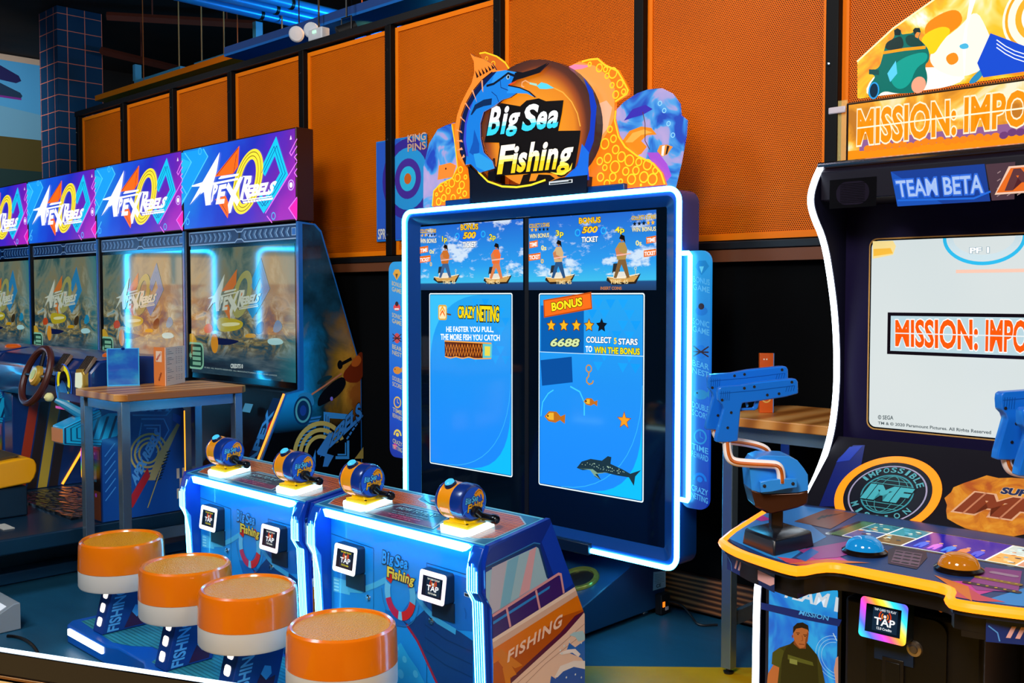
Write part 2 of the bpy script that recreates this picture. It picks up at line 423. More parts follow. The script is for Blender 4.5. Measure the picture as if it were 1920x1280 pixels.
# tiled column and mural far left
def tiles():
    n = N('column_tiles'); p = n.pos(); x, y, z = n.xyz(p)
    def g(c, s):
        return n.math('LESS_THAN', n.math('ABSOLUTE', n.math('SUBTRACT', n.math('FRACT', n.math('MULTIPLY', c, s)), .5)), .022)
    grout = n.math('MAXIMUM', n.math('MAXIMUM', g(n.math('ADD', x, .05), 4.6), g(y, 4.6)), g(z, 5))
    return n.out(n.mix(grout, n.mix(n.noise(p, 3), '#0e3050', '#133c5e'), '#d87860'), r=.3)
YC = 5.2; c0 = at('y', YC, 108, 100); cw = at('x', c0.x, 192, 100).y - YC
o = thing('tiled_column', (c0.x - cw / 2, YC + cw / 2, 0), 'square dark blue tiled column with reddish grout lines', 'column')
MB().box(c0.x - cw, c0.x, YC, YC + cw, 0, 5.19, tiles()).build('column_shaft', o, smooth=0)
a = Art((-15.99, 0, 0), (0, 1, 0), (0, 0, 1), r=.6)
o = thing('wall_mural', (-15.99, 5, 3), 'pale blue mural board with dark wedge shapes at the far left, beside the tiled column', 'mural')
v = [a.px(30, y)[1] for y in (105, 116, 258, 318)]; ul, ur = a.px(-60, 200)[0], a.px(110, 200)[0]
a.rect(ul, v[1], ur, v[0], '#d8b89c', 1); a.rect(ul, v[2], ur, v[1], '#58b4e8', 1); a.rect(ul, v[3], ur, v[2], '#5a4c14', 1); a.rect(ul, v[3] - .6, ur, v[3], '#173a38', 1)
a.poly(a.pxs((-40, 90), (0, 122), (35, 142), (40, 152), (30, 156), (-40, 140)), '#1c1a5c', 2); a.poly(a.pxs((-40, 140), (0, 155), (38, 174), (42, 180), (38, 186), (-40, 172)), '#183a5a', 2); a.line(a.pxs((-40, 174), (40, 186)), .03, '#8a2a9a', 3); a.line(a.pxs((-40, 202), (42, 214)), .09, '#c8321c', 2)
a.poly([(ul, v[2]), (ur, v[2]), (ur, v[2] + .35), (ul, v[2] + .5)], '#7ab8d4', 2)
a.build('mural_print', o)
# ================================================================ fishing game: big screen cabinet
def zc(ox, oy, s): return lambda x, y: (ox + x / s, oy + y / s)
def letters(a, spec, quad, col, L=1, bold=.03, **k):
    """place single letters by their own boxes (x0, x1, y0, y1 in 0..1) inside a quad"""
    A, B, C, D = [Vector(q) for q in quad]
    def m(x, y): return A * (1 - x) * (1 - y) + B * x * (1 - y) + C * x * y + D * (1 - x) * y
    for ch, x0, x1, y0, y1 in spec:
        a.text(ch, [m(x0, y0), m(x1, y0), m(x1, y1), m(x0, y1)], col, L=L, bold=bold, **k)
BIGSEA = [('B', 0, .17, 0, 1), ('i', .2, .265, 0, .98), ('g', .28, .44, -.12, .72), ('S', .5, .7, 0, 1), ('e', .70, .84, 0, .7), ('a', .85, 1, 0, .7)]
FISHING = [('F', 0, .2, 0, 1), ('i', .2, .265, 0, .92), ('s', .28, .4, 0, .68), ('h', .42, .57, 0, 1), ('i', .59, .655, 0, .95), ('n', .68, .82, 0, .7), ('g', .84, 1, -.22, .68)]
def logo(a, q1, q2, c1, c2, L, out=None, ow=.06, bold=.035, b1=None, b2=None):
    letters(a, BIGSEA, q1, c1, L, bold, out=out, ow=ow, bands=b1); letters(a, FISHING, q2, c2, L + 2, bold, out=out, ow=ow, bands=b2)
BLUEM = mat('#0b3f86', r=.25, spec=.6); DBLUE = mat('#072a55', r=.3)
FY = 3.75
FC = thing('fishing_screen_cabinet', (-3.54, 3.85, 0), 'big blue fishing game cabinet with twin screens, neon edge and marlin topper sign', 'arcade cabinet')
fl, fr_, ft, fb = -4.487, -2.60, 2.078, .372
def ringmesh(loops, m, name, parent, caps=True, **k):
    mb = MB(); n = len(loops[0]); vs = [p for l in loops for p in l]; fs = []
    for i in range(len(loops) - 1):
        for j in range(n): fs.append((i * n + j, i * n + (j + 1) % n, (i + 1) * n + (j + 1) % n, (i + 1) * n + j))
    mb.add(vs, fs, m); return mb.build(name, parent, **k)
def rr(x0, z0, x1, z1, r, y): return [(p[0], y, p[1]) for p in rrect(x0, z0, x1, z1, r, 8)]
ringmesh([rr(fl + .0, fb, fr_, ft, .06, 3.90), rr(fl, fb, fr_, ft, .06, FY), rr(fl + .03, fb + .03, fr_ - .03, ft - .03, .04, FY - .004),
          rr(fl + .045, fb + .045, fr_ - .045, ft - .045, .03, FY + .006), rr(fl + .095, fb + .075, fr_ - .095, ft - .075, .01, FY + .035)], BLUEM, 'screen_frame', FC)
gx0, gx1, gz0, gz1 = fl + .09, fr_ - .09, fb + .07, ft - .07
MB().box(gx0 - .01, gx1 + .01, FY + .036, FY + .06, gz0 - .01, gz1 + .01, mat('#04101e', r=.06, spec=.7)).build('glass_front', FC, smooth=0)
MB().prism(rrect(fl + .02, fb + .02, fr_ - .02, ft - .02, .05), 'y', 3.86, 3.92, DBLUE).build('rear_cover', FC)
MB().box(-4.1, -2.99, 3.93, 4.15, .05, 1.98, mat('#06182e', r=.5)).build('rear_column', FC, bev=.01)
# neon edge: bottom right, right side, top, left side
xb = at('y', FY, 1110, 1033).x
path = []
R = .058
for cx, cz, a0 in ((fr_ - R, fb + R, 270), (fr_ - R, ft - R, 0), (fl + R, ft - R, 90)):
    path += [(cx + R * math.cos(math.radians(a0 + 90 * i / 8)), FY - .006, cz + R * math.sin(math.radians(a0 + 90 * i / 8))) for i in range(9)]
path = [(xb, FY - .006, fb)] + path + [(fl, FY - .006, fb + .08)]
MB().tube(path, .0125, NEON, 8).build('neon_strip', FC)
MB().box(xb - .5, xb, FY - .03, FY + .01, fb - .02, fb + .035, mat('#0a1c30', r=.3)).build('lower_bracket', FC, bev=.004)
# wedge base with speakers
def wedge(x0, x1, m):
    return MB().prism([(3.3, .03), (3.3, .078), (3.914, .285), (4.0, .31), (4.0, .42), (4.2, .42), (4.2, .03)], 'x', x0, x1, m)
wedge(-4.1, -2.985, mat('#0a3358', r=.35)).build('base_wedge', FC, bev=.006)
sl = Vector((0, .714, .24)).normalized()
a = Art((0, 3.2, .046), (1, 0, 0), sl)
for px_, py_ in ((1085, 1086), (None, None)):
    if px_: u, v = a.px(px_, py_)
    else: u = -7.085 - u
    c = a.w(u, v, 0)
    o = MB().lathe([(.075, .002), (.078, .012), (.098, .014), (.105, .004), (.105, 0)], c, a.Nn, mat('#8a9a4a', r=.25, m=.7), 36)
    o = o.build('speaker_ring', FC)
    MB().lathe([(0, -.004 + .008), (.03, .009), (.076, .004)], c, a.Nn, BLACK, 36).build('speaker_cone', o)
MB().box(-3.55, xb + .16, 3.69, 3.72, fb - .16, fb - .155, BLACK)
for x in (-3.05, -4.03):
    for y in (3.4, 4.1):
        MB().lathe([(.03, 0), (.03, .012), (.012, .016), (.012, .05)], (x, y, 0), (0, 0, 1), STEEL, 16).build('foot', FC)
a = Art((-2.983, 0, 0), (0, 1, 0), (0, 0, 1), r=.4)
a.poly(a.pxs((1224, 1107), (1248, 1100), (1248, 1070), (1225, 1072)), '#a9c8d8', 1)
for i in range(6): a.line(a.pxs((1227, 1078 + i * 3), (1245, 1074 + i * 3)), .0015, '#40607a', 2)
a.ptext('CE', [(1230, 1102), (1239, 1099), (1239, 1093), (1230, 1095)], '#20303c', L=2)
a.build('rating_label', FC)
p = at('x', -2.985, 1238, 1128)
o = MB().box(-2.985, -2.945, p.y - .045, p.y + .03, p.z - .05, p.z + .05, BLACK).build('power_socket', FC, bev=.004)
MB().box(-2.945, -2.942, p.y - .035, p.y - .018, p.z - .012, p.z + .014, mat('#ff7a1a', e=1.5)).build('power_switch', o)
MB().box(-2.945, -2.942, p.y - .012, p.y + .012, p.z - .032, p.z - .015, mat('#d8d0d8')).build('socket_label', o)
MB().tube(chaikin([(-2.94, p.y + .01, p.z + .01), (-2.86, p.y, p.z + .02), (-2.78, p.y - .02, .03), (-2.72, p.y - .06, .008), (-2.66, p.y + .02, .008)], 3, False), .005, BLACK, 6).build('power_cord', FC)
# side wings
WSP = [('BONUS', 'GAME', '#e0a030', 0), ('SONIC', 'GAME', '#e04040', 1), ('BEAR', 'NEST', '#c84848', 2), ('DOUBLE', 'SCORE', '#d88830', 3), ('TIME', 'REWARD', '#e8b840', 4), ('CRAZY', 'NETTING', '#e8c850', 5)]
def wing(x0, x1, sgn):
    m = N('wing_print_blue'); z = m.xyz(m.pos())[2]
    mm = m.out(m.ramp(m.math('DIVIDE', m.math('SUBTRACT', z, .65), 1.15), [(0, '#0a2fb0'), (.35, '#0a5fe8'), (1, '#12a8f4')]), e=.75, r=.35)
    o = MB().prism(rrect(x0, .655, x1, 1.80, .05), 'y', 3.775, 3.79, mm, mm).build('side_wing', FC, label=('left' if sgn < 0 else 'right') + ' blue wing with game icons')
    for t1, t2, c, i in WSP:
        a = Art((0, 3.7745, 0), (1, 0, 0), (0, 0, 1), e=.8)
        zc_ = 1.68 - i * .185; xc = (x0 + x1) / 2 + (.03 if sgn > 0 else -.02)
        if sgn > 0: c = ['#1a78b8', '#1f6fc0', '#1c6cc4', '#2a80b8', '#2c88c8', '#1a70d0'][i]
        if i == 0: a.poly([(xc - .035, zc_ + .05), (xc - .015, zc_ + .075), (xc + .02, zc_ + .075), (xc + .038, zc_ + .05), (xc, zc_ + .012)], c, 1); a.poly([(xc - .012, zc_ + .05), (xc + .012, zc_ + .05), (xc, zc_ + .02)], '#6a4410' if sgn < 0 else '#5ab8d8', 2)
        elif i == 1: a.ell(xc, zc_ + .04, .032, .02, c, 1); a.ell(xc, zc_ + .06, .015, .014, '#301418', 2); a.rect(xc - .02, zc_ + .025, xc + .02, zc_ + .035, '#e8d8d0' if sgn < 0 else c, 2)
        elif i == 2: a.ell(xc, zc_ + .045, .028, .03, c, 1); [a.line([(xc, zc_ + .045), (xc + s * .04, zc_ + .045 + d)], .006, '#301820', 2) for s in (-1, 1) for d in (-.02, 0, .025)]
        elif i == 3: a.ell(xc, zc_ + .042, .036, .022, c, 1); a.poly([(xc + .025, zc_ + .045), (xc + .045, zc_ + .065), (xc + .045, zc_ + .03)], c, 2); a.ell(xc - .018, zc_ + .048, .004, .004, '#201008', 3)
        elif i == 4: a.ring(xc, zc_ + .04, .034, .008, c, 1); a.line([(xc, zc_ + .04), (xc, zc_ + .062)], .004, c, 2); a.line([(xc, zc_ + .04), (xc + .015, zc_ + .034)], .004, c, 2)
        else: a.ring(xc, zc_ + .03, .036, .012, c, 1, a0=0, a1=180); a.ell(xc, zc_ + .035, .014, .012, c, 2)
        tc = '#2a5a78' if sgn < 0 else '#54a8dc'
        w = .085
        a.text(t1, [(xc - w / 2, zc_ - .016), (xc + w / 2, zc_ - .034), (xc + w / 2, zc_ - .008), (xc - w / 2, zc_ + .01)], '#c0b080' if sgn < 0 else tc, L=2, bold=.015)
        a.text(t2, [(xc - w / 2, zc_ - .05), (xc + w / 2, zc_ - .068), (xc + w / 2, zc_ - .042), (xc - w / 2, zc_ - .024)], '#c0b080' if sgn < 0 else tc, L=2, bold=.015)
        a.build('wing_icon', o)
    a = Art((0, 3.7745, 0), (1, 0, 0), (0, 0, 1), e=.8)
    a.star(x0 + .05, .72, .025, '#d82a90' if sgn < 0 else '#2038c0', 1)
    a.build('wing_starfish', o)
wing(-4.665, fl + .01, -1); wing(fr_ - .005, -2.455, 1)
xw = at('y', 3.76, 1293, 700).x
o = MB().tube([(fr_ + .005, 3.765, 1.79), (xw - .01, 3.758, 1.79), (xw, 3.757, 1.78), (xw, 3.757, .70), (xw - .005, 3.758, .69), (fr_ + .005, 3.765, .69)], .011, NEON, 8).build('wing_neon', FC)
# ---- twin displays
def sky_mat():
    n = N('display_sky'); p = n.pos(); z = n.xyz(p)[2]
    c = n.ramp(n.math('DIVIDE', n.math('SUBTRACT', z, 1.585), .42), [(0, '#020c1c'), (.06, '#052a50'), (.2, '#0a4a86'), (.215, '#38c0f0'), (.42, '#1c9cf0'), (1, '#0862d2')])
    cl = n.ramp(n.noise(n.mapping(p, (1, 1, 2.2)), 7, 5, .6), [(.53, 0.0), (.62, 1.0)])
    hi = n.math('GREATER_THAN', z, 1.70)
    f = n.math('MULTIPLY', n.n('ShaderNodeRGBToBW').outputs[0], 0)
    bw = n.n('ShaderNodeRGBToBW'); n.l(cl, bw.inputs[0])
    return n.out(n.mix(n.math('MULTIPLY', n.math('MULTIPLY', bw.outputs[0], hi), .75), c, '#f0fbff'), e=1.0, r=.1)
def water_mat():
    n = N('display_water'); z = n.xyz(n.pos())[2]
    return n.out(n.ramp(n.math('DIVIDE', n.math('SUBTRACT', z, .75), .85), [(0, '#0a8cff'), (.5, '#0c94f8'), (1, '#14a6f4')]), e=1.0, r=.1)
SKY = sky_mat(); WATER = water_mat()
def figure(a, q, x, y, sc, coat, leg):
    """a small angler standing on a boat; x, y in zoom pixels at the boat deck"""
    P = lambda *pts: a.pxs(*[q(x + u * sc, y - v * sc) for u, v in pts])
    a.poly(P((-68, 6), (88, 18), (104, 26), (78, -26), (-40, -32), (-72, -10)), '#2a2018', 3); a.poly(P((-62, 2), (92, 16), (70, -16), (-46, -20)), '#c89850', 4)
    a.line(P((-68, 8), (0, 4), (96, 24)), .005, '#f0e0c0', 5)
    a.poly(P((-42, 30), (-4, 34), (0, 80), (-36, 76)), '#2a2c30', 4); a.rect(*P((-36, 0))[0], *P((28, 36))[0], '#d8d4c8', 4)
    a.poly(P((-34, 4), (-20, 2), (6, 72), (34, 2), (48, 6), (26, 104), (-8, 104)), leg, 6)
    a.poly(P((-16, 96), (28, 98), (36, 150), (22, 186), (-6, 184), (-26, 150)), coat, 7)
    a.poly(P((-26, 150), (-20, 120), (16, 112), (22, 126), (-6, 138), (-8, 160)), '#c07a50', 8)
    a.ell(*P((8, 202))[0], .009, .013, '#a86a48', 7); a.poly(P((-6, 204), (4, 226), (22, 218), (26, 180), (16, 196)), '#15100e', 8)
    a.line(P((-20, 118), (54, 128)), .006, '#e8b0a0', 9)
    a.ring(*P((78, 52))[0], .007, .002, '#e8d080', 8, n=12); a.line(P((78, 44), (78, 20), (70, 14)), .002, '#e8d080', 8)
g1 = zc(720, 360, 1920 / 630)
def display(side):
    a = Art((0, FY + .0355, 0), (1, 0, 0), (0, 0, 1), e=1.0, r=.1, th=.00035)
    Pq = lambda *pts: a.pxs(*[g1(*p) for p in pts])
    T = lambda s, x0, y0, x1, y1, dx, col, **k: a.text(s, Pq((x0, y0 + dx), (x1, y0), (x1, y1), (x0, y1 + dx)), col, **k)  # noqa
    def ct(s, cx, y, w, h, sl, col, **k):
        a.text(s, Pq((cx - w / 2, y - sl * w / 2), (cx + w / 2, y + sl * w / 2), (cx + w / 2, y + sl * w / 2 - h), (cx - w / 2, y - sl * w / 2 - h)), col, **k)
    if side == 'L': a.poly(Pq((203, 560), (795, 560), (795, 152), (203, 200)), SKY, 1)
    else: a.poly(Pq((824, 560), (1556, 560), (1556, 100), (824, 152)), SKY, 1)
    def panel(x0, y0, x1, y1, x2, y2, x3, y3):
        (u0, v0), (u1, v1) = Pq((x3, y3))[0], Pq((x1, y1))[0]
        a.rect(u0, v0, u1, v1, '#e8f8ff', 2, r=.012); a.rect(u0 + .006, v0 + .006, u1 - .006, v1 - .006, '#0a2a50', 3, r=.008)
        a.rect(u0 + .009, v0 + .009, u1 - .009, v1 - .009, WATER, 4, r=.006)
        w, h = u1 - u0, v1 - v0
        for k, c in ((1.0, '#18b4f8'), (.93, '#1ea4ee')):
            pass
        a.poly([(u1 - .01, v0 + .01)] + [(u1 - .01 - w * .55 * math.cos(t), v0 + .01 + h * .42 * math.sin(t) * 1) for t in [0]] + [(u1 - .01 - w * .55 * (1 - s) ** 2.2, v0 + .01 + h * .42 * s ** 2.0) for s in [i / 10 for i in range(1, 11)]], '#12b8f4', 5)
        a.line([(u1 - .01 - w * .75 * (1 - s) ** 2.0, v0 + .01 + h * .55 * s ** 1.8) for s in [i / 12 for i in range(13)]], .004, '#35aef4', 5)
        a.poly([(u0 + .01, v1 - .01)] + [(u0 + .01 + w * .62 * (1 - s) ** 2.0, v1 - .01 - h * .40 * s ** 1.8) for s in [i / 12 for i in range(13)]][::-1], '#38b8f6', 5) if side == 'L' else None
        for r in range(7):
            for c in range(4):
                if (r * 3 + c * 5) % 4 == 0: continue
                x = u1 - .02 - c * .075 - (r % 2) * .037; y = v1 - .03 - r * .05
                a.poly([(x, y), (x - .06, y), (x - .03, y - .045)], '#1a9cf0' if (r + c) % 2 else '#1596ea', 5)
        return u0, v0, u1, v1
    if side == 'L':
        panel(0, 0, *[(734), 565], 0, 0, 263, 1548) if False else None
        u0, v0 = a.px(806, 868); u1, v1 = a.px(961, 549); v0 = min(v0, a.px(961, 897)[1]) * .5 + v0 * .5
        panel(0, 0, (961 - 720) * 3.0476, (549 - 360) * 3.0476, 0, 0, (806 - 720) * 3.0476, (868 - 360) * 3.0476)
        # crazy netting
        x, y = a.px(*g1(340, 690)); a.rect(x - .042, y - .04, x + .03, y + .045, '#d8a840', 6, r=.014); a.rect(x - .034, y - .032, x + .022, y + .036, '#f0e0b0', 7, r=.01)
        for d in (0, .022): a.poly([(x - .026, y - .022 + d), (x - .006, y + .004 + d), (x + .014, y - .022 + d), (x + .014, y - .008 + d), (x - .006, y + .018 + d), (x - .026, y - .008 + d)], ['#f06a10', '#f0a010'][d > 0], 8)
        a.line([(x + .03, y - .005), (x + .065, y - .01)], .009, '#5a4a40', 7)
        T('CRAZY', 424, 722, 524, 654, -2, '#f4d418', L=8, bold=.04, out='#181410', ow=.06, sp=.95)
        T('NETTING', 532, 742, 660, 652, -4, '#f4d418', L=8, bold=.04, out='#181410', ow=.06, sp=.95)
        T('HE FASTER YOU PULL,', 358, 805, 628, 768, -1, '#f4fbff', L=8, bold=.025); T('THE MORE FISH YOU CATCH', 326, 850, 664, 815, -6, '#f4fbff', L=8, bold=.025)
        q = Pq((348, 850), (350, 940), (614, 952), (616, 866)); a.poly(q, '#5a2410', 7)
        for i in range(7):
            xx = 352 + i * 32
            a.line(Pq((xx, 868), (xx + 16, 935), (xx + 32, 872)), .004, '#e88a30', 8); a.line(Pq((xx, 930), (xx + 16, 872), (xx + 32, 938)), .004, '#d87820', 8)
        a.line(Pq((348, 850), (616, 864)), .007, '#f0a040', 9); a.line(Pq((350, 938), (382, 948), (414, 940), (450, 950), (486, 942), (520, 952), (614, 950)), .006, '#f0a040', 9)
        a.poly(Pq((566, 866), (620, 868), (618, 950), (566, 948)), '#58c0c8', 8); a.poly(Pq((578, 880), (610, 882), (608, 936), (578, 934)), '#e0d050', 9)
        # top hud
        for s, x0, y0, x1, y1, c in (('COLLECT 5 STARS', 210, 232, 300, 210, '#f0c030'), ('WIN BONUS', 210, 290, 302, 264, '#f4f0d8')): T(s, x0, y0, x1, y1, 3, c, L=7, out='#101418', ow=.04)
        for i in range(5): a.star(*Pq((220 + i * 18, 248 - i))[0], .010, '#f0b020' if i < 2 else '#14181c', 6)
        for s, x0, x1, y in (('TIME', 210, 250, 348), ('TICKET', 208, 264, 402)):
            a.poly(Pq((x0 - 4, y + 4), (x1 + 4, y - 6), (x1 + 4, y - 42), (x0 - 4, y - 34)), '#e06818', 6); T(s, x0, y - 8, x1, y - 30, 6, '#f8f4f0', L=7, bold=.03)
        T('0s', 262, 352, 288, 328, 0, '#f0e080', L=7); T('0', 264, 424, 276, 400, 0, '#f0c030', L=7)
        T('1p', 334, 292, 362, 252, 0, '#f0e040', L=7, out='#3a3a10', ow=.04); T('2p', 604, 280, 640, 240, 0, '#f0e040', L=7, out='#3a3a10', ow=.04)
        cx, dy = 490, 0
    else:
        panel(0, 0, (1209 - 720) * 3.0476, (549 - 360) * 3.0476, 0, 0, (1010 - 720) * 3.0476, (908 - 360) * 3.0476)
        T('COLLECT 5 STARS', 832, 198, 948, 174, 8, '#f0c030', L=7, out='#101418', ow=.04); T('WIN BONUS', 834, 258, 946, 232, 8, '#f4e8b0', L=7, out='#101418', ow=.04)
        for i in range(5): a.star(*Pq((848 + i * 22, 216 - i))[0], .011, '#f0b020' if i < 2 else '#14181c', 6)
        T('COLLECT 5 STARS', 1416, 152, 1554, 128, 10, '#f0c030', L=7, out='#101418', ow=.04); T('WIN BONUS', 1418, 222, 1556, 196, 6, '#f4e8b0', L=7, out='#101418', ow=.04)
        for i in range(5): a.star(*Pq((1434 + i * 26, 182 - i * 2))[0], .012, '#14181c' if i < 3 else '#f0b020', 6)
        for s, x0, x1, y in (('TIME', 836, 880, 316), ('TICKET', 832, 896, 388), ('TIME', 1504, 1556, 290), ('TICKET', 1490, 1556, 366)):
            a.poly(Pq((x0 - 4, y + 6), (x1, y - 4), (x1, y - 42), (x0 - 4, y - 32)), '#e06818', 6); T(s, x0, y - 8, x1 - 3, y - 32, 7, '#f8f4f0', L=7, bold=.03)
        T('0s', 900, 332, 930, 304, 0, '#f0e080', L=7); T('0', 898, 408, 914, 382, 0, '#f0c030', L=7); T('0s', 1440, 306, 1474, 276, 0, '#f0e080', L=7)
        T('3p', 984, 260, 1028, 218, 0, '#f0e040', L=7, out='#3a3a10', ow=.04); T('4p', 1322, 242, 1376, 198, 0, '#f0e040', L=7, out='#3a3a10', ow=.04)
        cx, dy = 1178, -20
        # bonus sign and counters
        a.poly(Pq((916, 718), (1192, 668), (1186, 570), (912, 616)), '#b84a10', 7); a.poly(Pq((922, 710), (1186, 660), (1180, 580), (918, 622)), '#ee6a1c', 8)
        a.text('BONUS', Pq((962, 682), (1136, 650), (1134, 600), (958, 632)), '#ffe020', L=9, bold=.04, out='#4a2008', ow=.05)
        a.rect(*Pq((898, 912))[0], *Pq((1144, 650))[0], '#0a5aa8', 6)
        for i in range(5): a.star(*Pq((958 + i * 72, 762))[0], .036, '#5a2a08' if i < 4 else '#0a1828', 9, k=.5); a.star(*Pq((958 + i * 72, 762))[0], .029, '#ffb020' if i < 4 else '#12161e', 10, k=.48)
        T('6688', 954, 884, 1120, 836, -2, '#cfe0a0', L=9, bold=.035, shear=.2, out='#243018', ow=.05)
        T('COLLECT', 1158, 864, 1302, 828, -4, '#f8fcff', L=9, bold=.03, out='#0a3a70', ow=.05); T('5', 1316, 868, 1332, 832, 0, '#f0d020', L=9, bold=.03); T('STARS', 1342, 874, 1452, 838, -3, '#f8fcff', L=9, bold=.03, out='#0a3a70', ow=.05)
        T('TO', 1154, 914, 1192, 878, 0, '#f8fcff', L=9, bold=.03); T('WIN THE BONUS', 1204, 930, 1464, 892, -10, '#f0e020', L=9, bold=.03, out='#4a4008', ow=.05)
        a.line(Pq((892, 912), (1486, 938)), .003, '#c8ecff', 7)
        # hook, fish, star, whale shark, treasure glow
        u, v = Pq((1172, 1008))[0]; a.ring(u, v, .020, .006, '#c88a30', 7, n=16); a.line(Pq((1172, 1026), (1172, 1050), (1160, 1066), (1160, 1084), (1174, 1098), (1192, 1092), (1198, 1076)), .007, '#c88a30', 7)
        for (x, y, s) in ((1178, 1202, 1), (972, 1290, 1.5)):
            F = lambda *p: Pq(*[(x + X * s, y + Y * s) for X, Y in p])
            a.poly(F((-36, -6), (-18, -26), (10, -24), (26, -6), (44, -14), (42, 22), (24, 8), (6, 18), (-20, 12)), '#b86a18', 7); a.poly(F((-30, -6), (-16, -20), (0, -20), (0, 8), (-18, 6)), '#e8b030', 8); a.ell(*F((-22, -8))[0], .005, .005, '#201408', 9)
        a.star(*a.px(1171, 788), .045, '#8a3a08', 8, k=.42); a.star(*a.px(1171, 788), .038, '#ff9a20', 9, k=.42)
        b = zc(720, 740, 2.37); F = lambda *p: a.pxs(*[b(*q) for q in p])
        a.poly(F((858, 324), (880, 296), (920, 284), (970, 292), (996, 272), (1012, 276), (1008, 306), (1060, 330), (1096, 350), (1144, 334), (1118, 362), (1112, 404), (1090, 366), (1040, 358), (980, 344), (950, 350), (966, 378), (938, 362), (920, 332), (884, 334)), '#1c3238', 8)
        a.poly(F((864, 324), (890, 328), (930, 330), (950, 346), (1000, 344), (940, 352), (962, 374), (936, 358), (918, 334)), '#7aa088', 9)
        random.seed(3)
        for i in range(46):
            t = random.random(); s = random.uniform(-.6, .8); x = 880 + t * 190; y = 300 + t * 42 + s * 14
            a.ell(*F((x, y))[0], .0022, .0022, '#a8c8b0', 10, n=6)
        a.line(Pq((898, 1280), (908, 1200), (940, 1150), (970, 1130)), .006, '#40c8ff', 6); a.line(Pq((1066, 1110), (1120, 1140), (1146, 1200), (1146, 1276)), .007, '#40c8ff', 6)
        a.poly(Pq((896, 960), (1074, 940), (1080, 1086), (905, 1106)), '#0a4c98', 6)
    # bonus wheel sign of each display
    ct('BONUS', cx, 216 + dy * 1.9, 100 if side == 'L' else 124, 34, -.05, '#f4c020', L=7, bold=.03, out='#5a2a08', ow=.05)
    a.poly(Pq((cx - 64, 234 + dy), (cx + 64, 222 + dy), (cx + 72, 252 + dy), (cx + 48, 278 + dy), (cx - 50, 282 + dy), (cx - 72, 262 + dy)), '#1a6ae0', 5)
    a.ring(*Pq((cx - 70, 252 + dy))[0], .018, .006, '#28a8e8', 6); a.ring(*Pq((cx + 78, 240 + dy))[0], .018, .006, '#28a8e8', 6)
    ct('500', cx, 266 + dy * 1.6, 74 if side == 'L' else 90, 38, -.05, '#f4c020', L=7, bold=.04, shear=.2, out='#5a2a08', ow=.05)
    ct('TICKET', cx, 316 + dy * 1.5, 76 if side == 'L' else 94, 32, -.05, '#f8f8f8', L=7, bold=.03, out='#10202c', ow=.05)
    if side == 'L':
        figure(a, g1, 345, 492, .86, '#c06a28', '#3c5c86'); figure(a, g1, 636, 498, .92, '#e06a30', '#d07848')
        T('TIME 45', 336, 524, 410, 504, 0, '#e0c890', L=10); T('TIME 45', 584, 524, 664, 502, 0, '#e0c890', L=10)
    else:
        figure(a, g1, 992, 494, .98, '#c8a878', '#28507e'); figure(a, g1, 1352, 494, 1.12, '#a88848', '#7a5a34')
        T('TIME 45', 984, 526, 1074, 504, 0, '#e0c890', L=10); T('TIME 45', 1294, 524, 1398, 500, 0, '#e0c890', L=10); T('INSERT COINS', 1240, 558, 1360, 540, 0, '#c87828', L=10)
    a.build('display', FC)
display('L'); display('R')
a = Art((0, FY + .0340, 0), (1, 0, 0), (0, 0, 1))
a.poly(a.pxs(g1(755, 146), g1(836, 140), g1(836, 100), g1(755, 106)), '#c8d8e0', 1); a.poly(a.pxs(g1(755, 116), g1(836, 110), g1(836, 100), g1(755, 106)), '#d0b840', 2)
a.build('warning_sticker', FC)
MB().box(*sorted((at('y', FY + .03, 983, 500).x, at('y', FY + .03, 990, 500).x)), FY + .033, FY + .037, gz0 + .02, gz1 - .01, BLACK).build('centre_seam', FC)
# ---- topper sign
g8 = zc(780, 80, 1920 / 520)
TP = MB().box(-4.2, -2.95, 3.80, 3.88, 2.07, 2.13, DBLUE).build('topper', FC, bev=.005, label='lit marlin topper sign')
def plate(name, y, th, pts, m, side=None, art=None, e=.9):
    """cut-out plate parallel to the screen with its print on the front"""
    a = Art((0, y, 0), (1, 0, 0), (0, 0, 1), e=e, r=.3)
    P = a.pxs(*[g8(*p) for p in pts])
    mb = MB().prism(P, 'y', y, y + th, m if side is None else side, m)
    a.mb = mb
    if art: art(a, lambda *p: a.pxs(*[g8(*q) for q in p]))
    return mb.build(name, TP, smooth=0)
def wavemat(nm, off):
    n = N(nm); p = n.pos(); f = n.noise(n.mapping(p, (1, 1, 1), (off, 0, 0)), 5.5, 3, .5, 1.2)
    return n.out(n.ramp(f, [(.36, '#0a48d0'), (.44, '#2a90f4'), (.5, '#58b4ff'), (.53, '#b8b0f0'), (.7, '#d8b8f0')]), e=.85, r=.3)
LW = [(50, 1140), (52, 860), (90, 700), (150, 600), (200, 575), (262, 553), (300, 800), (250, 950), (120, 1030), (110, 1140)]
plate('wave_cutout', 3.845, .012, LW, wavemat('left_wave', 3))
RW = [(1370, 480), (1440, 410), (1530, 350), (1600, 325), (1700, 315), (1770, 350), (1822, 420), (1830, 500), (1872, 535), (1865, 640), (1830, 830), (1790, 1000), (1180, 1030), (1300, 700)]
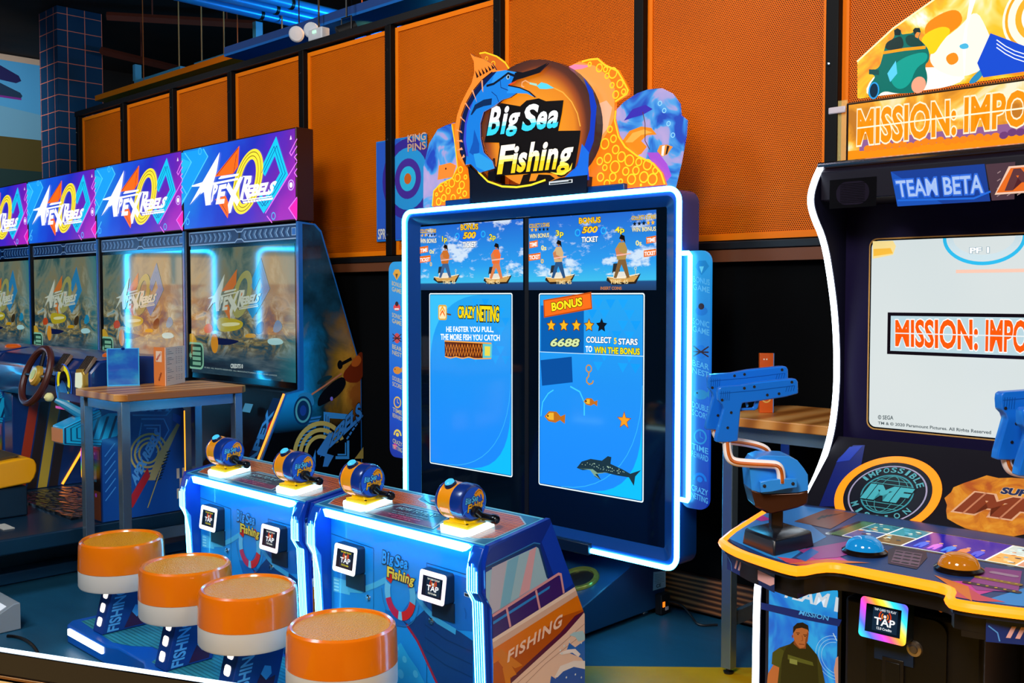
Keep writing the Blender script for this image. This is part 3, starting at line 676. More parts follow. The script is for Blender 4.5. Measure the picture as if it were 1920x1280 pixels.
def rwart(a, P):
    a.poly(P((1428, 760), (1430, 680), (1480, 610), (1560, 580), (1630, 590), (1668, 636), (1600, 640), (1560, 680), (1600, 720), (1560, 770), (1480, 800)), '#f08a18', 2)
    a.poly(P((1450, 690), (1500, 625), (1580, 600), (1640, 622), (1560, 640), (1500, 690)), '#f8b048', 3)
    a.poly(P((1670, 750), (1690, 710), (1740, 705), (1780, 720), (1760, 745), (1740, 775), (1700, 790)), '#e89038', 2); a.poly(P((1705, 716), (1725, 710), (1715, 785), (1700, 780)), '#f4f0e8', 3); a.poly(P((1740, 712), (1756, 716), (1740, 770), (1728, 776)), '#301c18', 3)
    a.poly(P((1440, 540), (1500, 460), (1590, 430), (1640, 460), (1570, 500), (1500, 520)), '#3a2cb0', 2); a.line(P((1572, 480), (1588, 560), (1588, 680), (1620, 740)), .004, '#6a3018', 4)
    a.poly(P((1600, 760), (1680, 760), (1740, 840), (1770, 920), (1720, 980), (1640, 840)), '#a850d0', 2)
    for x, y in ((1720, 470), (1750, 560), (1690, 420), (1780, 640)): a.ring(*P((x, y))[0], .012, .004, '#9ad8ff', 3, n=12)
plate('wave_cutout', 3.845, .012, RW, wavemat('right_wave', 8), art=rwart)
def bubbles(a, P, lst, col='#ffd428'):
    for x, y, r in lst: a.ring(*P((x, y))[0], r * .00060, .007, col, 5, n=20)
CORO = mat('#f57c10', e=.95, r=.3)
RC = [(1060, 165), (1130, 128), (1200, 115), (1260, 108), (1310, 150), (1400, 190), (1440, 260), (1475, 330), (1465, 360), (1380, 410), (1372, 520), (1400, 640), (1450, 720), (1530, 780), (1640, 830), (1700, 900), (1728, 985), (1172, 1035), (1190, 880), (1230, 700), (1240, 560), (1250, 440), (1220, 330), (1160, 250), (1080, 200)]
def rcart(a, P):
    a.poly(P((1060, 165), (1130, 132), (1240, 160), (1330, 230), (1378, 320), (1372, 520), (1340, 600), (1260, 720), (1200, 860), (1190, 1020), (1195, 880), (1232, 700), (1240, 560), (1250, 440), (1220, 330), (1160, 250), (1080, 200)), '#ffa04a', 2)
    a.poly(P((1270, 420), (1320, 400), (1360, 450), (1330, 590), (1250, 690), (1225, 640), (1260, 560)), '#ffb890', 3); a.poly(P((1060, 165), (1100, 150), (1220, 158), (1150, 182), (1075, 190)), '#ff8ab0', 3)
    a.line(P((1150, 132), (1200, 118), (1260, 112), (1308, 155), (1396, 195), (1436, 262), (1470, 330), (1460, 356), (1380, 408)), .009, '#ffd428', 4)
    a.line(P((1384, 470), (1378, 540), (1404, 650), (1450, 722), (1530, 782), (1640, 834), (1698, 902), (1724, 980)), .009, '#ffd428', 4)
    bubbles(a, P, [(1365, 210, 46), (1415, 285, 36), (1272, 175, 36), (1315, 185, 26), (1360, 295, 26), (1385, 360, 34), (1440, 340, 26), (1325, 230, 26), (1205, 150, 22), (1345, 600, 30), (1310, 700, 46), (1370, 665, 34), (1385, 740, 38), (1425, 790, 44), (1330, 800, 42), (1275, 820, 34), (1380, 860, 52), (1480, 815, 48), (1545, 825, 34), (1605, 845, 44), (1310, 865, 28), (1455, 890, 36), (1525, 885, 36), (1280, 930, 38), (1365, 930, 38), (1495, 945, 44), (1420, 960, 24), (1325, 975, 34), (1580, 930, 46), (1640, 945, 48), (1660, 885, 30), (1560, 985, 0.1)])
    a.rect(*P((1180, 1035))[0], *P((1730, 1000))[0], '#7a28a0', 4)
plate('coral_cutout', 3.825, .015, RC, CORO, art=rcart)
LC = [(112, 1135), (122, 1025), (170, 975), (252, 935), (285, 860), (268, 700), (245, 560), (272, 556), (300, 790), (330, 850), (372, 900), (388, 1110)]
def lcart(a, P):
    a.line(P((114, 1130), (124, 1027), (172, 977), (254, 937), (290, 862), (272, 700), (250, 566)), .008, '#ffd428', 4)
    a.poly(P((150, 950), (160, 850), (240, 830), (280, 850), (255, 930)), '#ff8a30', 2); a.ell(*P((208, 872))[0], .006, .006, '#4a1808', 3)
    bubbles(a, P, [(175, 1010, 36), (210, 980, 22), (250, 970, 44), (290, 935, 40), (310, 880, 34), (320, 985, 40), (225, 1025, 34), (195, 1075, 36), (260, 1075, 36), (300, 1025, 30), (160, 1100, 38), (145, 1050, 20), (340, 1045, 30), (310, 1080, 20), (345, 930, 24)])
    a.rect(*P((125, 1135))[0], *P((385, 1108))[0], '#8a2aa0', 3)
plate('coral_cutout', 3.825, .015, LC, CORO, art=lcart)
# central round light box
cx0, cz0 = Art((0, 3.78, 0), (1, 0, 0), (0, 0, 1)).px(*g8(850, 560))
def discmat():
    n = N('sign_disc_glow'); p = n.pos(); x, y, z = n.xyz(p)
    d = n.math('SQRT', n.math('ADD', n.math('POWER', n.math('SUBTRACT', x, cx0 - .03), 2), n.math('POWER', n.math('SUBTRACT', z, cz0 - .06), 2)))
    return n.out(n.ramp(d, [(.0, '#ffb828'), (.16, '#ff9c10'), (.27, '#f48c08'), (.315, '#b04e08'), (.35, '#5c220a'), (.4, '#3c1408')]), e=1.0, r=.25)
DISC = discmat()
ce = [(850 + 400 * math.cos(t), 560 + 445 * math.sin(t)) for t in [2 * math.pi * i / 48 for i in range(48)]]
def discart(a, P):
    a.poly(P((1160, 240), (1225, 330), (1252, 440), (1242, 560), (1232, 680), (1190, 800), (1200, 950), (1100, 950), (1000, 960), (1100, 880), (1160, 740), (1205, 600), (1212, 480), (1200, 360)), '#1038b8', 2)
    a.poly(P((1200, 760), (1150, 700), (1120, 850), (1000, 960), (1120, 945), (1190, 930)), '#1a68d8', 3)
    a.poly(P((360, 850), (440, 920), (560, 975), (700, 985), (900, 970), (1000, 935), (1190, 915), (1180, 1040), (390, 1110)), '#0a1020', 3)
    a.poly(P((720, 985), (745, 915), (800, 905), (785, 960), (830, 955), (850, 912), (930, 915), (965, 940), (900, 975)), '#160c08', 4)
    a.line(P((405, 770), (412, 840), (440, 900), (500, 960), (600, 995), (700, 1000), (800, 985), (900, 950)), .010, '#ffe030', 6)
    a.rect(*P((924, 985))[0], *P((1086, 945))[0], '#f0f0f0', 5); a.rect(*P((930, 982))[0], *P((1080, 949))[0], '#202428', 6); a.rect(*P((928, 966))[0], *P((1060, 960))[0], '#c0c4c8', 7)
    # bait and line
    a.line(P((960, 315), (1020, 345), (1080, 410), (1120, 490), (1140, 580)), .006, '#f0a840', 5); a.poly(P((840, 300), (870, 275), (910, 285), (960, 315), (905, 322), (860, 320)), '#58d0f0', 6); a.poly(P((790, 275), (840, 285), (842, 302), (790, 288)), '#a0d8c8', 6)
    a.line(P((790, 280), (760, 262), (738, 275), (735, 300), (752, 308)), .006, '#e8a878', 6)
    # angler silhouette
    a.poly(P((500, 950), (505, 850), (530, 830), (535, 800), (550, 800), (552, 840), (545, 880), (555, 960)), '#0c0a10', 5)
o = plate('light_box', 3.775, .06, ce, DISC, side=mat('#0a2038', r=.3), art=discart, e=1.0)
MB().prism(Art((0, 3.79, 0), (1, 0, 0), (0, 0, 1)).pxs(*[g8(*p) for p in ((372, 1115), (370, 840), (470, 950), (640, 1000), (1000, 960), (1190, 925), (1180, 1045))]), 'y', 3.79, 3.85, mat('#0a1626', r=.2)).build('light_box_stand', TP)
MAR = [(330, 850), (290, 790), (270, 700), (268, 600), (285, 500), (312, 420), (352, 340), (385, 280), (404, 205), (400, 130), (375, 75), (405, 95), (470, 115), (530, 150), (555, 190), (620, 190), (700, 205), (740, 212), (830, 185), (912, 142), (850, 205), (740, 240), (690, 255), (640, 292), (720, 310), (780, 335), (828, 378), (770, 350), (700, 345), (650, 380), (600, 395), (540, 440), (470, 480), (446, 560), (448, 660), (470, 760), (530, 820), (545, 870), (440, 900), (380, 840)]
def marart(a, P):
    a.poly(P((345, 845), (310, 760), (303, 620), (322, 500), (352, 420), (400, 335), (460, 262), (530, 205), (620, 190), (700, 205), (738, 214), (740, 240), (690, 257), (640, 296), (640, 320), (700, 347), (650, 380), (600, 395), (540, 440), (470, 480), (446, 560), (448, 660), (470, 760), (530, 820), (545, 870), (440, 900), (380, 840)), '#1a7fe0', 2)
    a.poly(P((640, 296), (720, 308), (780, 333), (832, 382), (768, 352), (700, 350), (630, 350)), '#2a94f0', 2)
    a.poly(P((690, 198), (740, 206), (830, 180), (918, 136), (852, 210), (742, 246), (690, 258), (660, 280), (680, 235)), '#10121c', 3)
    a.poly(P((345, 845), (310, 760), (303, 620), (322, 500), (352, 420), (400, 335), (460, 262), (530, 205), (560, 200), (480, 290), (420, 365), (370, 450), (340, 560), (330, 680), (350, 780)), '#0a1c50', 3)
    a.poly(P((350, 780), (330, 680), (340, 560), (370, 450), (400, 400), (375, 470), (352, 570), (348, 680), (365, 790)), '#3a48c8', 4)
    a.poly(P((560, 200), (620, 190), (700, 205), (640, 225), (590, 260), (520, 290), (540, 230)), '#2a94f0', 3)
    a.poly(P((700, 205), (740, 212), (830, 185), (912, 142), (850, 205), (740, 240), (690, 235)), '#141018', 4); a.poly(P((640, 292), (720, 310), (780, 335), (828, 378), (770, 350), (700, 345), (640, 320)), '#141018', 4) if False else a.line(P((640, 296), (720, 312), (780, 337), (828, 378)), .006, '#141018', 4)
    a.poly(P((640, 290), (700, 262), (690, 278), (660, 296)), '#e04818', 5); a.ell(*P((640, 238))[0], .012, .012, '#a8c8d8', 5); a.ell(*P((642, 238))[0], .007, .008, '#0a0a12', 6)
    a.line(P((700, 236), (640, 212), (590, 250), (540, 285), (490, 300)), .012, '#0c1428', 4)
    a.line(P((585, 255), (590, 310), (640, 330)), .004, '#103a80', 4); a.line(P((525, 340), (560, 370), (575, 410)), .004, '#103a80', 4)
    a.poly(P((380, 500), (410, 430), (470, 395), (528, 385), (524, 430), (470, 440), (420, 460), (390, 500)), '#0c2a58', 4)
    a.poly(P((440, 700), (405, 600), (395, 690), (370, 760), (400, 780), (440, 760)), '#1358b8', 3); a.poly(P((400, 770), (440, 765), (530, 820), (545, 870), (480, 890), (420, 860)), '#30a0e8', 4)
    for (x0, y0, x1, y1) in ((455, 262, 468, 345), (388, 330, 425, 415), (340, 420, 380, 470), (305, 515, 345, 552), (282, 605, 325, 628), (280, 680, 328, 690), (280, 750, 328, 742), (315, 805, 342, 790)):
        a.poly(P((x0, y0), (x0 + 10, y0 - 4), (x1, y1), (x1 - 8, y1 - 18)), '#f8a878', 6)
    for i in range(6):
        x = 420 + i * 22; a.poly(P((x - 10, 250 - i * 12 - (60 - i * 4)), (x + 16, 235 - i * 12), (x + 2, 246 - i * 12)), '#2a1210', 3)
    a.line(P((345, 845), (308, 760), (300, 620), (318, 500), (348, 420), (396, 335), (456, 262), (530, 203)), .006, '#2a1008', 4)
plate('marlin_cutout', 3.752, .010, MAR, mat('#ff8a28', e=.95), side=mat('#0c2a5c', r=.3), art=marart)
def sail(a, P):
    a.line(P((440, 75), (480, 68), (560, 95), (620, 140), (650, 188)), .008, '#ffd428', 3); a.ring(*P((535, 148))[0], .017, .005, '#ffc428', 3, n=14); a.ring(*P((490, 110))[0], .012, .004, '#ffc428', 3, n=14)
plate('coral_cutout', 3.845, .012, [(438, 78), (480, 66), (565, 95), (625, 140), (655, 190), (600, 240), (520, 200)], mat('#d86a10', e=.8), art=sail)
a = Art((0, 3.768, 0), (1, 0, 0), (0, 0, 1), e=1.15, r=.3)
P8 = lambda *p: a.pxs(*[g8(*q) for q in p])
a.poly(P8((472, 690), (484, 640), (522, 425), (545, 410), (720, 440), (765, 400), (850, 385), (900, 405), (1022, 398), (1010, 490), (985, 610), (1140, 608), (1132, 680), (1100, 870), (1030, 912), (900, 900), (560, 922), (550, 905), (580, 730), (575, 692)), '#100c0c', 0)
logo(a, P8((490, 645), (978, 588), (1013, 412), (528, 440)), P8((562, 912), (1062, 868), (1108, 652), (592, 712)), '#f8fcff', '#fff0b0', 1, out='#0c0a0a', ow=.045, bold=.032,
     b1=[(.3, '#35c8e8'), (.45, '#a8e8f4'), (1, '#f8fcff')], b2=[(.35, '#ffc820'), (.5, '#ffe060'), (.65, '#fff6c0'), (1, '#fff4e0')])
a.poly(P8((930, 895), (1000, 905), (1060, 880), (1085, 830), (1075, 880), (1030, 910), (980, 915)), '#ffe040', 4)
a.build('lettering', TP)
# ================================================================ fishing consoles
CB = mat('#1578d8', r=.3, coat=.3)
def print_mat(nm, c1, c2, z0, z1, coat=.4):
    n = N(nm); z = n.xyz(n.pos())[2]
    return n.out(n.ramp(n.math('DIVIDE', n.math('SUBTRACT', z, z0), z1 - z0), [(0, c1), (1, c2)]), r=.3, coat=coat)
def wood_top():
    n = N('console_wood_print'); p = n.pos(); w = n.n('ShaderNodeTexWave', wave_type='BANDS', bands_direction='Y')
    n.l(n.mapping(p, (1.5, 9, 1), rot=(0, 0, .12)), w.inputs['Vector']); w.inputs['Scale'].default_value = 3; w.inputs['Distortion'].default_value = 5; w.inputs['Detail'].default_value = 2
    return n.out(n.ramp(w.outputs['Fac'], [(0, '#7a3012'), (.5, '#b85420'), (1, '#dc7430')]), r=.25, coat=.3)
WOODT = wood_top()
YEL = mat('#f5c800', r=.35); ORG_ = mat('#f0960c', r=.3, coat=.4); NAVY = mat('#0d2f80', r=.25, coat=.5)
def reader(a, q, parent, ring, cols, big=False):
    """tap-card reader: tilted hood with a lit ring and a small screen; q = pixel box corners on plane a (tl, tr, br, bl)"""
    P = a.pxs(*q); u0 = min(P[0][0], P[3][0]); u1 = max(P[1][0], P[2][0]); v0 = P[3][1] * .5 + P[2][1] * .5; v1 = P[0][1] * .5 + P[1][1] * .5
    d0, d1 = .035, .05
    mb = MB()
    def ringpts(u0, u1, v0, v1, r, db, dt): return [a.w(u, v, 0) + a.Nn * (db + (dt - db) * (v - v0) / (v1 - v0)) for u, v in rrect(u0, v0, u1, v1, r, 5)]
    b = ringpts(u0, u1, v0, v1, .012, 0, 0); f = ringpts(u0, u1, v0, v1, .012, d1, d0); n = len(b)
    mb.add(b + f, [(i, (i + 1) % n, n + (i + 1) % n, n + i) for i in range(n)] + [tuple(range(n, 2 * n))], mat('#0c2238', r=.4))
    o = mb.build('tap_reader', parent)
    w = u1 - u0; h = v1 - v0
    T = Art(a.w(u0, v0, 0) + a.Nn * (d1 + .001), a.U, a.V * h + a.Nn * (d0 - d1), e=1.0, r=.25)
    m = N('reader_ring_lit'); g = m.obj(); x, y, z = m.xyz(m.pos())
    T.frame(0, 0, w, h, w * .13, ring, 0, r=.012); T.build('light_ring', o)
    T = Art(a.w(u0, v0, 0) + a.Nn * (d1 + .0005), a.U, a.V * h + a.Nn * (d0 - d1), e=.9, r=.2)
    t = w * .13
    T.rect(t, t, w - t, h - t, '!#0a1c30', 0); i0, i1, j0, j1 = w * .28, w * .80, h * .22, h * .80
    T.rect(i0, j0, i1, j1, '#14283c', 1)
    ww = i1 - i0; hh = j1 - j0
    T.text('TAP CARD TO PLAY', [(i0 + ww * .06, j0 + hh * .86), (i1 - ww * .06, j0 + hh * .86), (i1 - ww * .06, j0 + hh * .96), (i0 + ww * .06, j0 + hh * .96)], cols, L=2)
    T.text('TAP', [(i0 + ww * .08, j0 + hh * .26), (i1 - ww * .08, j0 + hh * .26), (i1 - ww * .08, j0 + hh * .58), (i0 + ww * .08, j0 + hh * .58)], '#f4f8fc', L=3, bold=.02)
    T.text('12.0 Credits', [(i0 + ww * .2, j0 + hh * .08), (i1 - ww * .2, j0 + hh * .08), (i1 - ww * .2, j0 + hh * .19), (i0 + ww * .2, j0 + hh * .19)], cols, L=2)
    cu, cv = i0 + ww * .5, j0 + hh * .66
    for k, c in ((.10, '#ff7a20'), (.17, '#d83a10')):
        T.ring(cu, cv, ww * k * 1.5, ww * .05, c, 2, a0=-50, a1=50, n=8); T.ring(cu, cv, ww * k * 1.5, ww * .05, c, 2, a0=130, a1=230, n=8)
    T.ell(cu, cv, ww * .06, ww * .06, '#f8e8e0', 3)
    T.build('reader_screen', o)
    MB().xf
    m2 = MB(); k = [a.w(u0 + w * .2, v0 - h * .62, 0), a.w(u1 + w * .02, v0 - h * .62, 0), a.w(u1 + w * .02, v0, 0), a.w(u0 + w * .2, v0, 0)]
    m2.add(k + [p + a.Nn * .006 for p in k], [(4, 5, 6, 7), (0, 1, 5, 4), (1, 2, 6, 5), (2, 3, 7, 6), (3, 0, 4, 7)], mat('#0a2440', r=.4)); m2.build('reader_plate', o)
    return o
CX0, CX1 = -3.43, -2.40
K2 = thing('fishing_console', ((CX0 + CX1) / 2, 2.6, 0), 'nearest two-reel blue fishing console with a printed boat on its right side', 'game console', 'fishing consoles with two reels')
PROF = [(2.40, 0), (2.376, .555), (2.348, .60), (2.348, .70), (2.366, .762), (2.672, .807), (2.748, .65), (2.813, .524), (2.862, .418), (2.866, 0)]
body = [(2.41, 0), (2.41, .735), (2.366, .742), (2.366, .757), (2.672, .802), (2.80, .52), (2.85, .4), (2.85, 0)]
MB().prism(body, 'x', CX0 + .02, CX1 - .02, CB).build('console_body', K2, bev=.003)
for x0, x1, nm_ in ((CX0, CX0 + .02, 'side_panel'), (CX1 - .02, CX1, 'side_panel')):
    MB().prism(PROF, 'x', x0, x1, mat('#0a34a8', r=.25, coat=.4)).build(nm_, K2)
# corner pillars with light lines
def pillar(x0, x1, flip):
    m = MB().prism([(2.385, 0), (2.36, .56), (2.334, .60), (2.334, .70), (2.36, .752), (2.44, .752), (2.44, 0)], 'x', x0, x1, mat('#0a4cc0', r=.3, coat=.3))
    o = m.build('corner_pillar', K2, bev=.003)
    w = x1 - x0
    for k in range(5):
        f = .1 + .2 * k; j = f + (.12 if not flip else -.12)
        xa = x0 + w * f; xb_ = x0 + w * min(.97, max(.03, f))
        zt = .70 - .012 * abs(k - 2)
        pts = [(xa, 2.381, .01), (xa, 2.356, .56 - .02 * k * (1 if not flip else -.4)), (xb_, 2.330, .605), (xb_, 2.330, zt)]
        if k == (0 if flip else 4): pts += [(xb_, 2.345, .735)]
        MB().tube(pts, .0022 if k in (0, 4) else .0014, mat('#58d0ff', e=12), 5).build('light_line', o)
pillar(CX0 + .02, CX0 + .075, False); pillar(CX1 - .075, CX1 - .02, True)
# big light bar under the front edge
MB().prism([(CX0 + .10, .752), (CX0 + .115, .725), (CX1 - .115, .725), (CX1 - .085, .745), (CX1 - .10, .752)], 'y', 2.352, 2.37, mat('#50c8ff', e=18)).build('light_bar', K2)
# ---- front print
a = Art((0, 2.4095, 0), (1, 0, 0), (0, 0, 1), r=.3, coat=.3, th=.0005)
z7 = zc(560, 840, 1600 / 550); z5 = zc(640, 1000, 1849 / 260)
P7 = lambda *p: a.pxs(*[z7(*q) for q in p]); P5 = lambda *p: a.pxs(*[z5(*q) for q in p])
a.rect(CX0 + .076, .002, CX1 - .076, .724, print_mat('console_front_print', '#1890e4', '#1890e4', 0, .7), 1)
a.poly(P7((470, 880), (560, 900), (700, 700), (700, 640), (956, 720), (956, 1000), (860, 990), (740, 920), (640, 820), (600, 900), (620, 980), (500, 970)), '#1468c0', 2)
a.poly(P7((560, 930), (600, 960), (700, 870), (750, 930), (880, 1000), (952, 1050), (952, 1290), (760, 1290), (690, 1140), (620, 1000)), '#123a78', 3)
a.line(P7((590, 960), (650, 1050), (700, 1160), (760, 1290)), .012, '#a01838', 4)
for s in (0, 1, 2): a.line(P7((690, 960 + s * 70), (800, 1040 + s * 70), (950, 1110 + s * 70)), .004, '#0e2f64', 4)
a.line(P7((270, 770), (340, 775), (420, 745), (480, 715)), .022, '#48b8e8', 3); a.line(P7((640, 800), (700, 880), (760, 940), (860, 1000)), .022, '#3aa4dc', 5)
a.poly(P7((190, 700), (280, 725), (280, 800), (190, 780)), '#58c4f0', 2)
for i in range(4): a.line(P7((195, 715 + i * 18), (222, 722 + i * 18)), .006, '#a8f0ff', 4)
cu, cv = P5((790, 800))[0]
r0 = abs(P5((1000, 800))[0][0] - cu)
for a0, a1, c in ((200, 262, '#c41648'), (278, 345, '#d8201c'), (345, 385, '#58b8e0'), (262, 278, '#78d0f0'), (160, 200, '#68c4ec'), (30, 60, '#d8201c'), (120, 155, '#d8201c')):
    a.ring(cu, cv, r0, r0 * .36, c, 6, a0=a0, a1=a1, n=14, b=r0 * 1.1)
a.ring(cu, cv, r0 * 1.22, .003, '#2a78b0', 6, b=r0 * 1.35, a0=180, a1=350)
a.poly(P7((470, 1280), (500, 1240), (530, 1080), (560, 1060), (600, 1130), (650, 1200), (690, 1280)), '#2ab0ec', 4)
for x, y, r in ((540, 1090, 18), (580, 1150, 22), (640, 1230, 24), (560, 1230, 30), (500, 1260, 16)): a.ell(*P7((x, y))[0], r * .0006, r * .0006, '#58ccf4', 5, n=12)
logo(a, P5((552, 392), (888, 478), (912, 335), (562, 218)), P5((622, 570), (972, 690), (1002, 560), (625, 428)), '#18a0f0', '#f0d048', 7, out='#12324e', ow=.05, bold=.03)
for pts in (((165, 870), (165, 460), (410, 545), (410, 1290)), ((700, 1290), (700, 625), (960, 700))): a.line(P7(*pts), .0022, '#0a4a80', 3)
a.rect(*P7((215, 580))[0], *P7((238, 570))[0], '#0a2440', 3); a.rect(*P7((905, 805))[0], *P7((938, 795))[0], '#d0d8dc', 3); a.rect(*P7((908, 803))[0], *P7((935, 797))[0], '#1c2c3c', 4)
a.line(P7((905, 870), (915, 900), (912, 930)), .006, '#0a5ab0', 3)
a.build('front_print', K2)
a = Art((0, 2.409, 0), (1, 0, 0), (0, 0, 1), r=.3)
reader(a, [z7(255, 512), z7(362, 532), z7(345, 678), z7(240, 655)], K2, mat('#f4fbff', e=1.6), '#e8d820')
reader(a, [z7(735, 655), z7(850, 680), z7(830, 845), z7(705, 800)], K2, mat('#f6e4f4', e=1.4), '#f0f0e0')
for x, y in ((382, 815), (727, 940)):
    c = P7((x, y))[0]; MB().lathe([(0, .012), (.007, .012), (.008, .008), (.012, .006), (.013, 0)], a.w(*c, 0), a.Nn, STEEL, 20).build('lock', K2)
c = P7((168, 590))[0]; MB().box(c[0] - .004, c[0] + .004, 2.402, 2.41, c[1] - .05, c[1] + .03, mat('#6a5a40', r=.4, m=.6)).build('hinge', K2)
# ---- boat print on the right side
a = Art((CX1 + .0004, 0, 0), (0, 1, 0), (0, 0, 1), r=.3, coat=.3, th=.0004)
z3 = zc(880, 920, 853 / 240)
P3 = lambda *p: a.pxs(*[z3(*q) for q in p])
def clip(pts):  # keep the print inside the panel outline
    def hp(P, p0, p1):
        out = []; d = (p1[0] - p0[0], p1[1] - p0[1]); ins = lambda q: d[0] * (q[1] - p0[1]) - d[1] * (q[0] - p0[0]) >= -1e-9
        for i in range(len(P)):
            A, B = P[i - 1], P[i]
            ia, ib = ins(A), ins(B)
            if ia != ib:
                da = d[0] * (A[1] - p0[1]) - d[1] * (A[0] - p0[0]); db = d[0] * (B[1] - p0[1]) - d[1] * (B[0] - p0[0]); t = da / (da - db)
                out.append((A[0] + (B[0] - A[0]) * t, A[1] + (B[1] - A[1]) * t))
            if ib: out.append(B)
        return out
    hull = [(2.40, .001), (2.865, .001), (2.861, .418), (2.671, .806), (2.367, .76), (2.35, .70), (2.35, .60), (2.378, .552)]
    hull = [(2.40, .001), (2.865, .001), (2.861, .418), (2.671, .806), (2.367, .76), (2.35, .70), (2.35, .60)]
    P = list(pts)
    for i in range(len(hull)):
        if P: P = hp(P, hull[i], hull[(i + 1) % len(hull)])
    return P
def cp(pts, col, L):
    q = clip(pts)
    if len(q) > 2: a.poly(q, col, L)
cp(P3((80, 600), (100, 470), (150, 380), (570, 170), (700, 640), (150, 990), (150, 800), (105, 700)), '#0a2a94', 1)
cp(P3((590, 300), (690, 620), (620, 670), (560, 560), (480, 340), (560, 180)), '#0c3cc0', 2)
cp(P3((105, 545), (250, 462), (445, 372), (465, 385), (522, 590), (150, 822), (150, 790), (108, 700)), '#9cc4dc', 2)
cp(P3((150, 510), (250, 462), (200, 790), (160, 815), (130, 740)), '#b8b8d0', 3); cp(P3((400, 400), (445, 372), (400, 660), (330, 705)), '#d8a8b8', 3); cp(P3((255, 470), (330, 425), (270, 740), (205, 780)), '#78b8dc', 3)
a.line(P3((108, 520), (430, 355), (462, 365), (520, 575)), .010, '#123a78', 4); a.line(P3((108, 505), (430, 345), (470, 352)), .004, '#2a78c8', 4)
cp(P3((150, 835), (590, 555), (630, 680), (155, 985)), '#3a1a70', 5)
cp(P3((155, 870), (535, 630), (530, 650), (155, 890)), '#2a8ae0', 6)
for q in (((150, 832), (590, 552), (606, 556), (626, 680)), ((245, 778), (270, 905)), ((440, 660), (466, 785))): a.line(P3(*q), .010, '#d89aa8', 7)
cp(P3((150, 985), (700, 638), (722, 692), (155, 1052)), '#eed8cc', 7); cp(P3((150, 1010), (708, 660), (722, 692), (155, 1052)), '#d8b4a4', 8)
cp(P3((155, 1050), (722, 690), (768, 800), (640, 930), (260, 1290), (155, 1290)), '#e07808', 7); cp(P3((155, 1150), (400, 1000), (600, 840), (745, 790), (768, 800), (640, 930), (260, 1290), (155, 1290)), '#b85408', 8)
cp(P3((700, 830), (768, 795), (640, 945), (255, 1295), (225, 1290), (600, 945)), '#581040', 9)
for k in range(3): cp(P3((160 + k * 28, 1085 + k * -2 + k * 50), (205 + k * 28, 1050 + k * 40), (350 - k * 40, 1160 + k * 60), (300 - k * 30, 1180 + k * 60)), '#d88020', 9)
a.text('FISHING', P3((246, 1145), (606, 900), (618, 812), (256, 1062)), '#f4d0c0', L=10, bold=.03, sp=1.15)
cp(P3((262, 1290), (640, 945), (768, 800), (768, 1290)), '#eccabc', 9)
for q in (((360, 1290), (500, 1150), (766, 940)), ((300, 1290), (620, 1010), (766, 880))): a.line(clip(P3(*q))[:3] if False else P3(*q), .002, '#b08878', 10)
cp(P3((530, 1290), (540, 1230), (570, 1250), (600, 1190), (680, 1160), (740, 1175), (768, 1130), (768, 1290)), '#1258c0', 10)
cp(P3((560, 1240), (600, 1165), (690, 1130), (766, 1130), (766, 1185), (690, 1170), (620, 1200), (580, 1240)), '#f0e8ec', 11)
cp(P3((640, 1070), (660, 1010), (700, 1040), (768, 990), (768, 1150), (740, 1110), (690, 1090)), '#1a68cc', 10)
cp(P3((590, 1080), (650, 1055), (700, 1050), (735, 1085), (720, 1105), (680, 1075), (610, 1090)), '#f4ecf0', 11); cp(P3((660, 960), (690, 940), (750, 930), (766, 960), (766, 990), (720, 1000), (700, 970)), '#a8d0e4', 11)
for x, y in ((600, 1060), (625, 1030), (660, 1000), (740, 1010), (640, 1240), (700, 1220), (740, 1240), (610, 1080)): a.ell(*P3((x, y))[0], .004, .004, '#d8e8f4', 12, n=8)
a.build('boat_print', K2)
# ---- top print
TN = Vector((0, .306, .045)).normalized()
a = Art((0, 2.366, .7575), (1, 0, 0), TN, r=.25, coat=.3, th=.0005)
u0, u1 = CX0 + .022, CX1 - .022
a.rect(u0, .001, u1, .308, '#2490c0', 1); a.frame(u0, .001, u1, .308, .01, '#5cc0e0', 2)
a.rect(u0 + .012, .012, u1 - .012, .296, '#1a6894', 2)
a.poly([(u0 + .05, .03), (u0 + .02, .08), (u0 + .02, .25), (u0 + .07, .285), (-3.06, .285), (-3.04, .245), (-2.96, .22), (-2.84, .22), (-2.80, .245), (-2.78, .285), (u1 - .1, .285), (u1 - .02, .23), (u1 - .02, .07), (u1 - .08, .03), (-2.70, .03), (-2.74, .15), (-2.78, .175), (-3.06, .175), (-3.10, .15), (-3.13, .03)], '#9ab8c8', 3)
a.poly([(u0 + .055, .036), (u0 + .026, .083), (u0 + .026, .247), (u0 + .073, .279), (-3.064, .279), (-3.044, .24), (-2.962, .214), (-2.838, .214), (-2.796, .24), (-2.776, .279), (u1 - .103, .279), (u1 - .026, .227), (u1 - .026, .073), (u1 - .083, .036), (-2.705, .036), (-2.746, .155), (-2.783, .181), (-3.057, .181), (-3.095, .155), (-3.125, .036)], WOODT, 4)
a.poly([(-3.12, .03), (-3.08, .145), (-3.05, .165), (-2.79, .165), (-2.755, .145), (-2.715, .03)], '#9ab8c8', 5); a.poly([(-3.108, .036), (-3.073, .14), (-3.047, .158), (-2.793, .158), (-2.763, .14), (-2.727, .036)], '#0c2c4c', 6)
a.poly([(-3.108, .036), (-3.094, .077), (-2.741, .077), (-2.727, .036)], '#6a1450', 7)
a.tline('HOW TO PLAY', -2.92, .118, .024, '#8ac8d8', al=.5, L=8, shear=.2)
